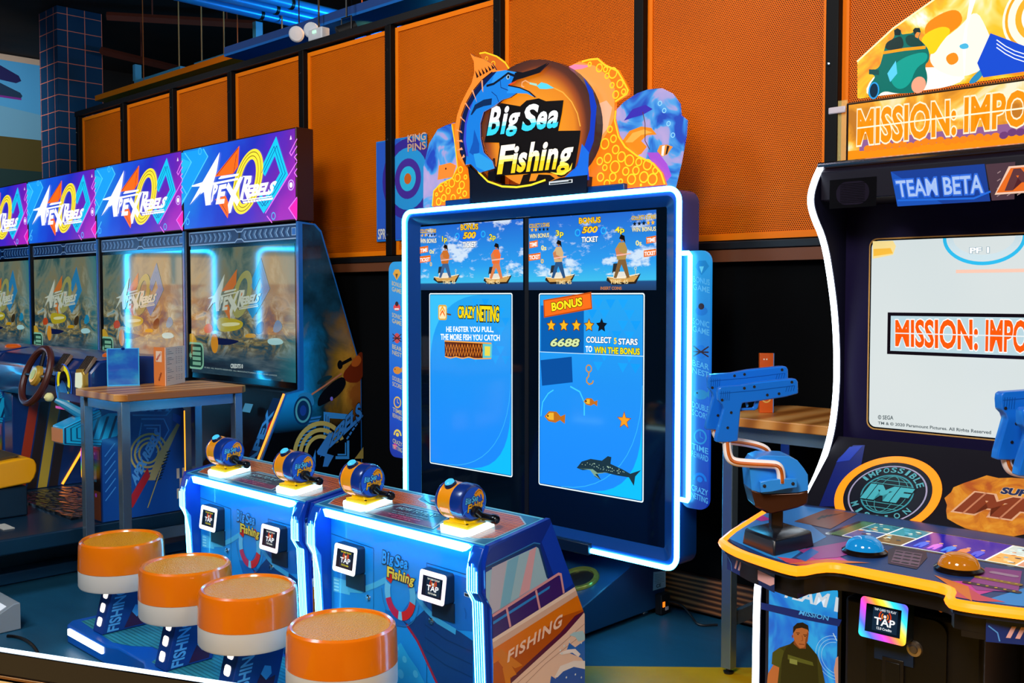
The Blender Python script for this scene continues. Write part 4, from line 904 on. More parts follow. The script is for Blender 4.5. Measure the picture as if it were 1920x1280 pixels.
for i, s in enumerate(('PRESS THE BUTTON TO START THEN PULL', 'TURN THE REEL TO CATCH THE FISH', 'THE FASTER YOU REEL IN THE BIGGER', 'YOUR CATCH WILL BE')): a.tline(s, -2.92, .092 - i * .016, .008, '#c87898' if i > 1 else '#88b0c0', al=.5, L=8)
a.poly([(-3.035, .29), (-3.02, .252), (-2.955, .227), (-2.845, .227), (-2.815, .252), (-2.80, .29)], '#10243c', 6)
for i, c in enumerate(('#c06838', '#d0a030', '#c05840')): a.ell(-2.965 + i * .05, .258, .018, .011, c, 7); a.ell(-2.965 + i * .05 + .006, .260, .005, .004, '#402010', 8)
a.build('top_print', K2)
# ---- reels
def reel(P, parent):
    up = Vector((0, -.1457, .989)); f0 = Vector(P)
    def W(x, y, z): return f0 + Vector((x, 0, 0)) + TN * y + up * z
    r = MB()
    pl = [(W(*p, .001), W(*p, .022)) for p in [(-.078, -.06), (-.055, -.08), (.055, -.08), (.078, -.058), (.078, .058), (.055, .08), (-.055, .08), (-.078, .06)]]
    n = len(pl); vs = [q[0] for q in pl] + [q[1] for q in pl]
    r.add(vs, [(i, (i + 1) % n, n + (i + 1) % n, n + i) for i in range(n)] + [tuple(range(n, 2 * n))], mat('#b8f0ff', e=2.6))
    root = MB().box(f0.x - .064, f0.x + .064, f0.y - .062, f0.y + .062, f0.z + .012, f0.z + .028, YEL).build('reel', parent, bev=.004, label='yellow reel mount')
    r.build('light_plate', root)
    b = MB(); b.add([W(-.05, -.04, .028), W(.04, -.04, .028), W(.04, .045, .028), W(-.05, .045, .028), W(-.06, -.026, .072), W(.0, -.026, .072), W(.0, .03, .072), W(-.06, .03, .072)],
                    [(0, 1, 5, 4), (1, 2, 6, 5), (2, 3, 7, 6), (3, 0, 4, 7), (4, 5, 6, 7)], YEL)
    b.build('bracket', root, bev=.003)
    for x, y in ((.05, -.05), (.05, .05)): MB().lathe([(0, .003), (.005, .002), (.005, 0)], (f0.x + x, f0.y + y, f0.z + .029), (0, 0, 1), BLACK, 10).build('screw', root)
    c = f0 + Vector((-.104, -.005, .096)); R = .068
    prof = [(0, 0), (.055, 0), (.064, .005), (R, .012), (R, .022), (.0655, .024), (.0655, .085), (R, .087), (R, .128), (.064, .138), (.058, .141), (0, .142)]
    MB().lathe(prof, c, (1, 0, 0), NAVY, 44, ms=[NAVY] * 4 + [ORG_] * 3 + [NAVY] * 5).build('drum', root)
    for ang, col in ((205, '#ffb080'), (237, '#ffd8c8')):
        t = math.radians(ang); d = Vector((0, math.cos(t), math.sin(t))); tt = Vector((0, -math.sin(t), math.cos(t)))
        q = MB(); base = c + d * .066; q.add([base + Vector((x, 0, 0)) + tt * k + d * (h - abs(k) * .08) for h in (0, .0022) for x, k in ((.032, -.009), (.076, -.009), (.076, .009), (.032, .009))],
                                            [(3, 2, 1, 0), (4, 5, 6, 7), (0, 1, 5, 4), (1, 2, 6, 5), (2, 3, 7, 6), (3, 0, 4, 7)], mat(col, e=.9)); q.build('side_light', root)
    d = Vector((0, -.45, .89)).normalized(); bp = c + Vector((.052, 0, 0)) + d * .062
    MB().lathe([(.023, 0), (.023, .008), (.019, .014)], bp, d, mat('#0a1a48', r=.3), 24).build('button_collar', root)
    MB().lathe([(.0185, .010), (.017, .019), (.011, .023), (0, .024)], bp, d, mat('#48c8f8', e=.9, r=.2), 24).build('button', root)
    # logo on the face
    A = Art(c + Vector((.1425, 0, 0)), (0, 1, 0), (0, 0, 1), r=.3, th=.0004)
    A.ell(0, 0, .057, .057, '#1c58d8', 0, n=40)
    A.ring(-.03, -.045, .026, .003, '#3aa0f0', 1, a0=20, a1=160, n=10); A.ring(.035, -.03, .022, .003, '#3aa0f0', 1, a0=20, a1=170, n=10); A.ring(.035, -.03, .015, .003, '#3aa0f0', 1, a0=20, a1=170, n=10)
    A.poly([(-.002, .026), (.006, .040), (.022, .050), (.038, .042), (.048, .022), (.046, -.004), (.040, .012), (.036, .026), (.028, .030), (.030, .016), (.020, .026), (.006, .022), (.000, .034)], '#f0a018', 1)
    A.line([(.010, .036), (.024, .044), (.036, .038)], .002, '#7a3c08', 2); A.ell(.008, .034, .002, .002, '#201008', 2)
    logo(A, [(-.044, .000), (.016, .006), (.022, .030), (-.040, .022)], [(-.034, -.030), (.040, -.012), (.044, .014), (-.030, -.002)], '#58c4f8', '#f8b820', 2, out='#0c1a48', ow=.05, bold=.03)
    A.build('face_logo', root)
    h = MB(); fc = c + Vector((.142, 0, 0))
    h.tube([fc + Vector((0, .0, -.028)), fc + Vector((.022, 0, -.028))], .02, mat('#0a0e16', r=.25), 16)
    h.tube([fc + Vector((.018, -.008, -.022)), fc + Vector((.02, .02, -.046))], .012, mat('#0a0e16', r=.25), 12)
    h.build('crank_arm', root)
    MB().lathe([(.006, 0), (.014, .004), (.0145, .04), (.0165, .05), (.0165, .07), (.013, .075), (0, .076)], fc + Vector((.02, .022, -.048)), (1, 0, 0), mat('#070a10', r=.2), 20).build('crank_knob', root)
for px_, py_ in ((877, 990), (690, 945)):
    u, v = a.px(px_, py_); reel(a.w(u, v, 0), K2)
# second console: a copy to the left
K1 = copy_tree(K2); K1.location = (K2.location.x - 1.05, 2.6, 0)
K1['label'] = 'farther two-reel blue fishing console, left of the one with the boat side'
# ================================================================ stools on their platform
def cushion():
    n = N('stool_cushion'); p = n.obj(); v = n.n('ShaderNodeTexVoronoi'); n.l(p, v.inputs['Vector']); v.inputs['Scale'].default_value = 150
    return n.out(n.mix(.0, '#ec9400', '#ec9400'), r=.35, bump=v.outputs['Distance'], bs=.7, spec=.2)
CUSH = cushion(); ORA = mat('#ee7606', r=.22, coat=.5); WHT = mat('#d8d4cc', r=.45)
PFM = N('platform_deck'); _p = PFM.pos(); _w = PFM.n('ShaderNodeTexWave', wave_type='BANDS', bands_direction='Y'); PFM.l(PFM.mapping(_p, (1, 7, 1)), _w.inputs['Vector']); _w.inputs['Scale'].default_value = 2.2; _w.inputs['Distortion'].default_value = 1.5
DECK = PFM.out(PFM.ramp(_w.outputs['Fac'], [(0, '#1c5a66'), (.12, '#2a7f8c'), (1, '#3594a0')]), r=.35)
PL = thing('stool_platform', (-3.55, 2.1, 0), 'low teal deck with white light edges under the four stools', 'platform')
out = [(-4.74, 1.93), (-4.69, 1.885), (-4.28, 1.885), (-4.22, 1.91), (-3.98, 1.91), (-3.92, 1.885), (-2.5, 1.885), (-2.44, 1.93), (-2.44, 2.37), (-4.72, 2.37)]
MB().prism(out, 'z', .0, .085, mat('#0a58b8', r=.3)).build('platform_body', PL, bev=.008)
a = Art((0, 0, .0852), (1, 0, 0), (0, 1, 0), r=.35)
a.poly([(-4.69, 1.95), (-4.30, 1.925), (-4.2, 1.96), (-4.12, 2.02), (-4.02, 2.02), (-3.95, 1.93), (-2.52, 1.91), (-2.47, 1.95), (-2.47, 2.35), (-4.69, 2.35)], DECK, 1)
a.build('deck_print', PL)
for x0, x1 in ((-4.66, -4.30), (-3.90, -3.62), (-3.3, -2.95), (-2.8, -2.52)):
    MB().box(x0, x1, 1.874, 1.886, .045, .075, mat('#e8f8ff', e=4)).build('edge_light', PL, bev=.003)
def make_stool(x, y):
    t = thing('game_stool', (x, y, .086), '', 'stool', 'orange and white stools in front of the fishing consoles')
    sh = .055
    b = MB(); pv = lambda z, k: [(x - .048 * k, y - .12 + sh * (z - .086) / .21, z), (x + .048 * k, y - .12 + sh * (z - .086) / .21, z), (x + .048 * k, y + .09 + sh * (z - .086) / .21, z), (x - .048 * k, y + .09 + sh * (z - .086) / .21, z)]
    b.add(pv(.087, 1) + pv(.30, 1), [(0, 1, 5, 4), (1, 2, 6, 5), (2, 3, 7, 6), (3, 0, 4, 7), (4, 5, 6, 7), (3, 2, 1, 0)], mat('#123a8a', r=.3)); ped = b.build('pedestal', t, bev=.004)
    fv = Vector((0, sh, .21)).normalized()
    A = Art((x, y - .1205, .087), (1, 0, 0), fv, e=1.6, r=.3)
    for k in range(3): A2 = Art((x, y - .1205, .087), (1, 0, 0), fv, e=1.8, r=.3); A2.rect(-.022, .03 + k * .062, .022, .07 + k * .062, '#fff4e0', 1, r=.012); A2.build('lit_slot', ped)
    A = Art((x + .0485, y - .12, .087), (0, 1, 0), Vector((0, sh, .21)), r=.3)
    A.text('FISHING', [(.075, .008), (.075, .205), (.02, .205), (.02, .008)], '#58b0f0', L=1, bold=.03)
    A.poly([(.1, .01), (.19, .01), (.19, .06), (.15, .05), (.12, .08)], '#3a1040', 1); A.poly([(.12, .08), (.15, .05), (.17, .07), (.16, .1), (.13, .11)], '#4aa8e8', 2)
    A.build('pedestal_print', ped)
    sx, sy = x, y
    MB().lathe([(0, .288), (.15, .288), (.183, .292), (.187, .30), (.1865, .37)], (sx, sy, 0), (0, 0, 1), WHT, 56).build('seat_band', t, label='white lower band')
    MB().lathe([(.1865, .37), (.188, .372), (.184, .475), (.180, .492), (.172, .499), (.164, .496), (.160, .488)], (sx, sy, 0), (0, 0, 1), ORA, 56).build('seat_shell', t)
    MB().lathe([(.161, .489), (.13, .4905), (.08, .491), (0, .491)], (sx, sy, 0), (0, 0, 1), CUSH, 56).build('cushion', t, label='pimpled seat pad')
    return t
sl_ = ['leftmost orange and white stool, farthest along the fishing platform', 'second orange and white stool from the left, overlapping the leftmost one', 'third orange and white stool from the left, before the farther console', 'nearest orange and white stool, cut by the bottom edge of the photo']
st = make_stool(-4.47, 2.05)
for i, (x, y) in enumerate(((-4.47, 2.05), (-3.85, 2.035), (-3.377, 2.04), (-2.756, 2.02))):
    t = st if i == 0 else copy_tree(st); t.location = (x, y, .086); t['label'] = sl_[i]
# ================================================================ shooter cabinet on the right
z6 = zc(1320, 820, 1670 / 600); z5b = zc(1480, 280, 971 / 440); z4 = zc(1500, 0, 1581 / 420)
XL, XC = -1.75, -1.11; XR = 2 * XC - XL
MBLK = mat('#08060e', r=.5, spec=.25); PURP = mat('#0e0630', r=.45, spec=.25); PURP2 = mat('#080820', r=.5, spec=.25)
SC = thing('shooter_cabinet', (XC, 3.4, 0), 'tall dark two-player shooting game cabinet with white neon side and orange-edged control deck', 'arcade cabinet')
curve = [(3.38, 2.06), (3.335, 2.01), (3.30, 1.945), (3.32, 1.89), (3.41, 1.80), (3.465, 1.66), (3.507, 1.51), (3.525, 1.333), (3.515, 1.20), (3.48, 1.08), (3.40, .97), (3.295, .875), (3.2, .82), (3.06, .76), (2.985, .66), (2.97, .60), (2.97, .02)]
cs = chaikin(curve, 2, False)
prof = cs + [(4.12, .02), (4.12, 2.06)]
for x0, x1 in ((XL, XL + .025), (XR - .025, XR)):
    MB().prism(prof, 'x', x0, x1, PURP2).build('side_panel', SC)
    up = [p for p in cs if p[1] > .87]; lo = [p for p in cs if p[1] < .70]
    xm = (x0 + x1) / 2
    MB().tube([(xm, y - .006, z) for y, z in up], .0115, NEONW, 8).build('neon_strip', SC)
    MB().tube([(xm, y - .006, z) for y, z in lo], .0115, NEONW, 8).build('neon_strip', SC)
MB().box(XL + .025, XR - .025, 3.6, 4.1, .05, 2.04, MBLK).build('cabinet_body', SC)
MB().box(XL + .03, XR - .03, 3.0, 3.6, .05, .838, MBLK).build('lower_body', SC)
# bezel and screen
SY = 3.55
a = Art((0, SY, 0), (1, 0, 0), (0, 0, 1), e=.92, r=.12)
s0 = a.px(1633, 450); s1 = a.px(1631, 801)
u0, v0, v1 = s0[0], s1[1], s0[1]; u1 = 2 * XC - u0
MB().prism([(XL + .025, 1.03), (XR - .025, 1.03), (XR - .025, 1.93), (XL + .025, 1.93)], 'y', SY + .001, SY + .05, PURP).build('screen_bezel', SC)
a.mb = MB(); a.rect(u0 - .006, v0 - .006, u1 + .006, v1 + .006, '!#c89a58', 0, r=.03); a.rect(u0 - .001, v0 - .001, u1 + .001, v1 + .001, '!#08080c', 1, r=.027); a.rect(u0 + .004, v0 + .004, u1 - .004, v1 - .004, '#dfe9ea', 2, r=.024)
B5 = lambda *p: a.pxs(*[z5b(*q) for q in p])
def smat(n_, c1, c2):
    n = N(n_); p = n.pos(); return n.out(n.mix(n.noise(p, 2.0, 2), c1, c2), e=.92, r=.12)
a.mb = MB(); a.rect(u0 - .006, v0 - .006, u1 + .006, v1 + .006, '!#c89a58', 0, r=.03); a.rect(u0 - .001, v0 - .001, u1 + .001, v1 + .001, '!#08080c', 1, r=.027); a.rect(u0 + .004, v0 + .004, u1 - .004, v1 - .004, smat('screen_white', '#d6e4e6', '#e9efee'), 2, r=.024)
bw = XC * 2
b0 = B5((408, 674))[0]; b1 = B5((408, 846))[0]; bu1 = B5((812, 770))[0][0] + (B5((932, 770))[0][0] - B5((812, 770))[0][0]) * 3.2 + .04
a.rect(b0[0], b0[1], bu1, b1[1], '#120c14', 3); a.rect(b0[0] + .012, b0[1] - .012, bu1 - .012, b1[1] + .012, '#b4cfd8', 4)
q1 = B5((440, 815), (782, 832), (782, 702), (440, 704)); a.text('MISSION:', q1, '#f0580c', L=5, bold=.03, out='#f4f6f4', ow=.03)
iw = B5((812, 836), (965, 850), (965, 705), (812, 708)); du = iw[1][0] - iw[0][0]; uu0 = iw[0][0]; va, vb = iw[0][1], iw[2][1]
ie = uu0 + (B5((932, 770))[0][0] - uu0) * 3.2
a.text('IMPOSSIBLE', [(uu0, va), (ie, va), (ie, vb), (uu0, vb)], '#f0580c', L=5, bold=.03, out='#f4f6f4', ow=.03)
a.rect(q1[0][0], (va + vb) / 2 - .002, ie, (va + vb) / 2 + .002, '#e0e8ea', 7)
a.ptext('© SEGA', [z5b(368, 1116), z5b(432, 1118), z5b(432, 1100), z5b(368, 1098)], '#505c60', L=4)
a.ptext('TM & © 2020 Paramount Pictures. All Rights Reserved', [z5b(368, 1140), z5b(836, 1182), z5b(836, 1162), z5b(368, 1124)], '#505c60', L=4)
qs = B5((924, 1162), (972, 1166), (972, 1142), (924, 1140)); a.text('SWIPE CARD', [qs[0], (qs[0][0] + .15, qs[0][1]), (qs[0][0] + .15, qs[3][1]), qs[3]], '#2a5a90', L=4)
a.poly(B5((346, 380), (430, 378), (442, 400), (430, 436), (346, 452)), '#f0d890', 3); a.poly(B5((350, 412), (420, 408), (430, 430), (350, 442)), '#f0b840', 4)  # yellow reflection painted into the screen's top left corner
cu, cv = B5((805, 352))[0]
a.ring(cu, v1 - .004, .135, .012, '#30b8e8', 3, a0=180, a1=360, b=.095, n=24); a.ring(cu, v1 - .004, .12, .02, '#c8dce4', 3, a0=180, a1=360, b=.08, n=24)
a.ptext('PF 1', [z5b(748, 430), z5b(828, 428), z5b(828, 404), z5b(748, 406)], '#f8fcfc', L=4, bold=.04, out='#8aa4b4', ow=.05)
a.rect(*B5((690, 512))[0], u1 - .02, B5((690, 498))[0][1], '#f0c4b0', 3)
a.build('screen', SC)
# hood with speakers, team sign and chrome rail
HY = 3.345
MB().prism([(HY, 1.935), (HY, 2.035), (3.38, 2.06), (3.62, 2.06), (3.62, 1.93)], 'x', XL + .026, XR - .026, mat('#0a0618', r=.5, spec=.25)).build('hood', SC, bev=.004)
MB().tube([(XL + .01, 3.362, 2.062), (XR - .01, 3.362, 2.062)], .011, mat('#c8b8c0', r=.12, m=1), 10).build('chrome_rail', SC)
a = Art((0, HY - .0005, 0), (1, 0, 0), (0, 0, 1), e=.8, r=.3)
for sx in (1, -1):
    c = a.px(*z5b(262, 180)); c = c if sx > 0 else (2 * XC - c[0], c[1])
    A = Art((0, HY - .0005, 0), (1, 0, 0), (0, 0, 1), r=.8, spec=.05); A.rect(c[0] - .085, c[1] - .05, c[0] + .085, c[1] + .05, '#06060a', 1)
    A.rect(c[0] - .06, c[1] - .04, c[0] + .06, c[1] + .04, '#1a1624', 2, r=.038)
    for i in range(12): A.rect(c[0] - .045, c[1] - .033 + i * .0058, c[0] + .045, c[1] - .031 + i * .0058, '#08070c', 3)
    A.build('speaker_grille', SC)
q = a.pxs(*[z5b(*p) for p in ((448, 236), (832, 214), (808, 60), (420, 92))])
a.poly(q, '#0a3a96', 1); a.poly([q[0], (q[0][0] * .5 + q[1][0] * .5, q[0][1]), q[3]], '#1050b8', 2); a.line([(q[0][0], q[0][1] + .02), (q[1][0] - .05, q[1][1] + .012), (q[1][0], q[1][1] + .03)], .006, '#1a6ae0', 2)
a.ptext('TEAM BETA', [z5b(452, 198), z5b(804, 180), z5b(800, 104), z5b(440, 130)], '#a8c4f4', L=3, bold=.02, out='#2a6ae0', ow=.07)
a.build('team_sign', SC)
a = Art((0, HY - .0005, 0), (1, 0, 0), (0, 0, 1), e=0, r=.35)
q = a.pxs(*[z5b(*p) for p in ((838, 212), (812, 62))]); uR = 2 * XC - q[0][0]
a.poly([q[0], (uR, q[0][1]), (uR, q[1][1]), q[1]], '#4a3040', 1)
for i in range(14):
    for j in range(4): a.line([(q[0][0] + .015 + i * .03, q[0][1] + .012 + j * .024), (q[0][0] + .025 + i * .03, q[0][1] + .018 + j * .024 * 1)], .003, '#a08890', 2)
uc, vm = XC - .02, (q[0][1] + q[1][1]) / 2
A = Art((0, HY - .0005, 0), (1, 0, 0), (0, 0, 1), e=.8, r=.35)
k0 = a.px(*z5b(850, 190))[0]
for d, w_, c, L in ((0, .005, '#f0c8b0', 3), (.006, 0, '#e86a08', 4)): A.poly([(k0 + d, vm - .04 + d), (k0 + .16 - d, vm - .04 + d), (k0 + .20 - d, vm + .045 - d), (k0 + .04 + d, vm + .045 - d)], c, L)
A.text('MI', [(k0 + .03, vm - .03), (k0 + .15, vm - .03), (k0 + .175, vm + .036), (k0 + .055, vm + .036)], '#5a2a30', L=5, bold=.05)
A.build('hood_emblem', SC); a.build('tread_plate', SC)
# marquee light box
MY = 3.42
a = Art((0, MY, 0), (1, 0, 0), (0, 0, 1), e=1.0, r=.2)
m0 = a.px(1586, 300); m1 = a.px(1586, 200); mu1 = 2 * XC - m0[0]
def fire(nm, stops, sc, e, off=0):
    n = N(nm); p = n.pos(); f = n.noise(n.mapping(p, (1, 1, 1), (off, 0, 0)), sc, 4, .55, .8); return n.out(n.ramp(f, stops), e=e, r=.2)
FIREM = fire('marquee_fire', [(.35, '#c87808'), (.48, '#ffa81c'), (.56, '#ffd860'), (.66, '#fff6d8')], 6, 1.0)
MB().box(m0[0], mu1, MY + .002, MY + .13, m0[1] - .01, m1[1] + .012, mat('#5a3a10', r=.3)).build('marquee_box', SC)
a.mb = MB()
h = m1[1] - m0[1]
a.rect(m0[0], m0[1] - .008, mu1, m1[1] + .008, '#1a0c08', 0); a.rect(m0[0] + .008, m0[1] - .003, mu1 - .008, m1[1] + .004, FIREM, 1)
a.rect(m0[0] + .008, m0[1] - .003, mu1 - .008, m0[1] + h * .16, '#f08a10', 2); a.rect(m0[0] + .05, m0[1] + h * .14, mu1 - .05, m0[1] + h * .34, '#8a5a8c', 2)
random.seed(5)
for i in range(40):
    u = m0[0] + .08 + i * .025; a.ell(u, m0[1] + h * (.14 + .05 * random.random()), .014, .012, '#e88018' if i < 18 else '#6a3a70', 3, n=10)
P4 = lambda *p: a.pxs(*[z4(*q) for q in p])
q = P4((405, 1030), (1105, 955), (1105, 700), (410, 775)); a.text('MISSION:', q, '#ff8c0a', L=5, bold=.03, out='#ffe6c8', ow=.035)
q2 = P4((1160, 930), (1580, 885), (1580, 625), (1165, 680)); x0 = q2[0][0]; va = (q[0][1] + q2[0][1]) / 2; vb = (q[2][1] + q2[3][1]) / 2
ie = x0 + (q2[1][0] - x0) * 2.35
a.text('IMPOSSIBLE', [(x0, va), (ie, va), (ie, vb), (x0, vb)], '#ff8c0a', L=5, bold=.03, out='#ffe6c8', ow=.035)
a.rect(q[0][0], (va + vb) / 2 - .0035, ie, (va + vb) / 2 + .0015, '#fff0d0', 8)
a.build('marquee_print', SC)
# clear side wings of the marquee with a bracket
n = N('clear_acrylic'); n.b.inputs['Base Color'].default_value = (.9, .75, .3, 1); n.b.inputs['Roughness'].default_value = .05; n.b.inputs['Transmission Weight'].default_value = .0; n.b.inputs['Alpha'].default_value = .28
CLEAR = n.M
MB().box(m0[0] - .035, m0[0] - .001, MY + .005, MY + .012, m0[1] - .02, m1[1] + .025, CLEAR).build('acrylic_edge', SC)
p = at('y', MY, 1566, 207)
MB().box(p.x - .025, p.x + .04, MY - .005, MY + .003, p.z - .012, p.z + .012, mat('#c8c0cc', r=.3)).build('marquee_bracket', SC, bev=.004)
# topper plate with the explosion picture
TY = 3.5
a = Art((0, TY, 0), (1, 0, 0), (0, 0, 1), e=1.0, r=.2)
P4 = lambda *p: a.pxs(*[z4(*q) for q in p])
lft = P4((405, 690), (405, 435), (660, 200), (945, 0)); tz = lft[3][1] + .12
shape = lft + [(lft[3][0] + .15, tz)]; shape += [(2 * XC - u, v) for u, v in reversed(shape)]
EXPL = fire('explosion_print', [(.30, '#e86a08'), (.42, '#ff9410'), (.50, '#ffc818'), (.56, '#ffe878'), (.62, '#fffdf4')], 4.2, 1.05, 2.5)
mb = MB().prism(shape, 'y', TY, TY + .02, EXPL)
tp = mb.build('topper_plate', SC)
a.mb = MB()
a.blob(P4((440, 690), (520, 520), (700, 480), (1160, 470), (1160, 600), (700, 660)), '#fff8e8', 1); a.blob(P4((1000, 280), (1120, 200), (1240, 60), (1320, 200), (1400, 420), (1160, 560), (960, 500), (900, 400)), '#fff4dc', 1)
a.blob(P4((870, 180), (1000, 90), (1120, 60), (1160, 160), (1040, 250), (900, 300)), '#ff8408', 2); a.blob(P4((860, 250), (1000, 180), (1080, 210), (1000, 300), (940, 400), (860, 340)), '#ffc810', 3)
# motorbike with two riders
a.blob(P4((480, 690), (490, 600), (540, 540), (500, 520), (490, 490), (560, 490), (590, 380), (610, 300), (670, 270), (665, 215), (690, 200), (715, 215), (718, 245), (750, 240), (800, 235), (815, 200), (845, 200), (856, 230), (835, 275), (880, 310), (915, 360), (915, 430), (880, 460), (905, 540), (890, 620), (840, 650), (760, 660), (680, 660), (590, 640), (540, 690)), '#0c6a60', 4)
a.blob(P4((610, 300), (670, 270), (720, 250), (740, 330), (690, 360), (600, 350)), '#1c302c', 5); a.blob(P4((740, 260), (800, 240), (835, 275), (880, 310), (860, 330), (760, 330)), '#16403a', 5)
a.poly(P4((818, 225), (850, 232), (835, 272), (815, 262)), '#e88a38', 6); a.poly(P4((665, 215), (690, 200), (715, 215), (710, 250), (672, 250)), '#14201e', 5); a.poly(P4((800, 215), (815, 198), (848, 198), (856, 228), (830, 226), (812, 250)), '#182a26', 7)
a.line(P4((592, 374), (740, 350), (890, 335)), .010, '#ff9a10', 7)
a.blob(P4((640, 480), (740, 400), (900, 360), (905, 430), (820, 480), (780, 600), (700, 640), (640, 580)), '#12988a', 6); a.poly(P4((620, 520), (680, 430), (690, 520), (640, 580)), '#58c8f0', 7)
a.ell(*P4((525, 640))[0], .02, .03, '#0a2a40', 6); a.ring(*P4((525, 640))[0], .02, .005, '#2a9ae0', 7, b=.03, n=18); a.ell(*P4((840, 600))[0], .025, .028, '#e8a080', 6)
a.poly(P4((490, 490), (560, 495), (560, 530), (490, 525)), '#1a4a48', 6)
a.blob(P4((1020, 400), (1100, 360), (1130, 430), (1060, 470)), '#e88818', 4); a.blob(P4((1120, 320), (1180, 300), (1200, 340), (1140, 350)), '#48b0d8', 4)
a.blob(P4((1180, 590), (1260, 500), (1420, 370), (1400, 440), (1300, 520), (1240, 590)), '#2a88b8', 4); a.poly(P4((1160, 570), (1180, 200), (1240, 0), (1200, 0), (1150, 300)), '#f0f8fc', 3)
cu, cv = XC + .06, P4((1581, 130))[0][1]
for r, c, L in ((.125, '#fff4d8', 4), (.117, '#f8a020', 5), (.108, '#fff4d8', 6), (.085, '#f8a828', 7), (.066, '#fff8e8', 8), (.058, '#ffb840', 9)): a.ell(cu, cv, r, r, c, L, n=40)
a.poly([(cu - .2, cv - .12)] + [(cu - .16 + .32 * t, cv - .03 - .09 * (1 - abs(2 * t - 1))) for t in [i / 8 for i in range(9)]] + [(cu + .2, cv - .12), (cu + .16, cv - .17), (cu - .18, cv - .17)], '#1448c8', 10)
for k in range(3): a.line([(cu - .14 + .28 * t, cv - .055 - k * .012 - .07 * (1 - (2 * t - 1) ** 2)) for t in [i / 10 for i in range(11)]], .003, '#e8f0ff', 11)
a.build('topper_print', tp)
o = MB().tube([(p_[0], TY - .002, p_[1]) for p_ in shape[1:-1]], .003, mat('#ffe0b0', e=1.2), 6).build('topper_edge', tp)
# ---- slanted emblem panel
ev = Vector((0, 3.5 - 3.24, 1.085 - .875)).normalized()
MB().prism([(3.22, .84), (3.235, .872), (3.5, 1.086), (3.56, 1.07), (3.56, .84)], 'x', XL + .03, XR - .03, mat('#0a0512', r=.6, spec=.15)).build('emblem_panel', SC)
a = Art((0, 3.24, .8772), (1, 0, 0), ev, e=.0, r=.35)
P6 = lambda *p: a.pxs(*[z6(*q) for q in p])
b = P6((600, 360), (700, 110), (780, 40), (840, 40), (780, 360)); a.poly(b, '#0c1c70', 1); a.poly(P6((690, 130), (760, 50), (830, 42), (760, 120)), '#1a3ab0', 2)
eu0, ev0 = P6((643, 370))[0]; eu1, ev1 = P6((1236, 320))[0]; cc = P6((940, 310))[0]
cu = (eu0 + eu1) / 2; R = abs(eu1 - eu0) / 2; top = P6((985, 95))[0][1]; cv = top - R
A = Art((0, 3.24, .8772), (1, 0, 0), ev, e=1.3, r=.3)
A.ring(cu, cv, R, R * .17, '#ff8a10', 3, n=64); A.build('ring_light', SC)
a.ell(cu, cv, R * .83, R * .83, '#0a0c1c', 2, n=48); a.ring(cu, cv, R * .74, R * .03, '#b0a8c8', 3, n=48)
a.ring(cu, cv, R * .5, R * .03, '#3a9aa8', 3, n=40); a.ell(cu, cv, R * .47, R * .47, '#0a1a24', 3, n=40)
for k in (-.3, -.15, 0, .15, .3): a.ring(cu, cv, max(.002, R * abs(k) * 1.3), R * .012, '#4aa8b0', 4, n=30, b=R * .46) if k > 0 else None
for k in (-.36, -.24, .24, .34): a.line([(cu - math.sqrt(.22 - k * k) * R, cv + k * R), (cu + math.sqrt(.22 - k * k) * R, cv + k * R)], R * .015, '#4aa8b0', 4)
a.text('IMF', [(cu - R * .46, cv - R * .2), (cu + R * .40, cv - R * .2), (cu + R * .48, cv + R * .2), (cu - R * .38, cv + R * .2)], '#48b4c0', L=5, bold=.06, out='#0a1a24', ow=.04)
for word, a0, a1, flip in (('IMPOSSIBLE', 150, 30, 0), ('MISSION', 215, 325, 1)):
    for i, ch in enumerate(word):
        t = math.radians(a0 + (a1 - a0) * i / (len(word) - 1)); rr_ = R * .62; c0 = Vector((cu + rr_ * math.cos(t), cv + rr_ * math.sin(t)))
        ux = Vector((math.sin(t), -math.cos(t))) * (-1 if flip else 1); uy = Vector((math.cos(t), math.sin(t))) * (-1 if flip else 1); w_, h_ = R * (.028 if ch == 'I' else .055), R * .07
        a.text(ch, [c0 - ux * w_ - uy * h_, c0 + ux * w_ - uy * h_, c0 + ux * w_ + uy * h_, c0 - ux * w_ + uy * h_], '#58b0bc', L=4, bold=.02)
a.build('emblem_print', SC, label='round globe emblem print')
a = Art((0, 3.24, .8772), (1, 0, 0), ev, e=.0, r=.35)
cu2 = XC + .02; R *= .92
fl_ = [(cu2 + R * (.95 + .1 * ((i * 7) % 5) / 4) * 1.05 * math.cos(t), cv + R * .1 + R * (.72 + .1 * ((i * 3) % 4) / 3) * math.sin(t)) for i, t in enumerate([2 * math.pi * k / 28 for k in range(28)])]
FL = fire('flare_print', [(.35, '#c85a08'), (.55, '#f0900c'), (.7, '#ffb030')], 14, .8)
a.poly(fl_, FL, 2); a.text('IMF', [(cu2 - R * .8, cv - R * .2), (cu2 + R * .5, cv - R * .2), (cu2 + R * .75, cv + R * .35), (cu2 - R * .55, cv + R * .35)], '#8a3a1a', L=3, bold=.05, out='#e8b088', ow=.05)
a.text('SUPER', [(cu2 - R * .1, cv + R * .4), (cu2 + R * .7, cv + R * .4), (cu2 + R * .72, cv + R * .58), (cu2 - R * .08, cv + R * .58)], '#1a2a58', L=3, bold=.05, out='#e8c8a0', ow=.04)
a.build('emblem_print', SC, label='orange flare emblem print')
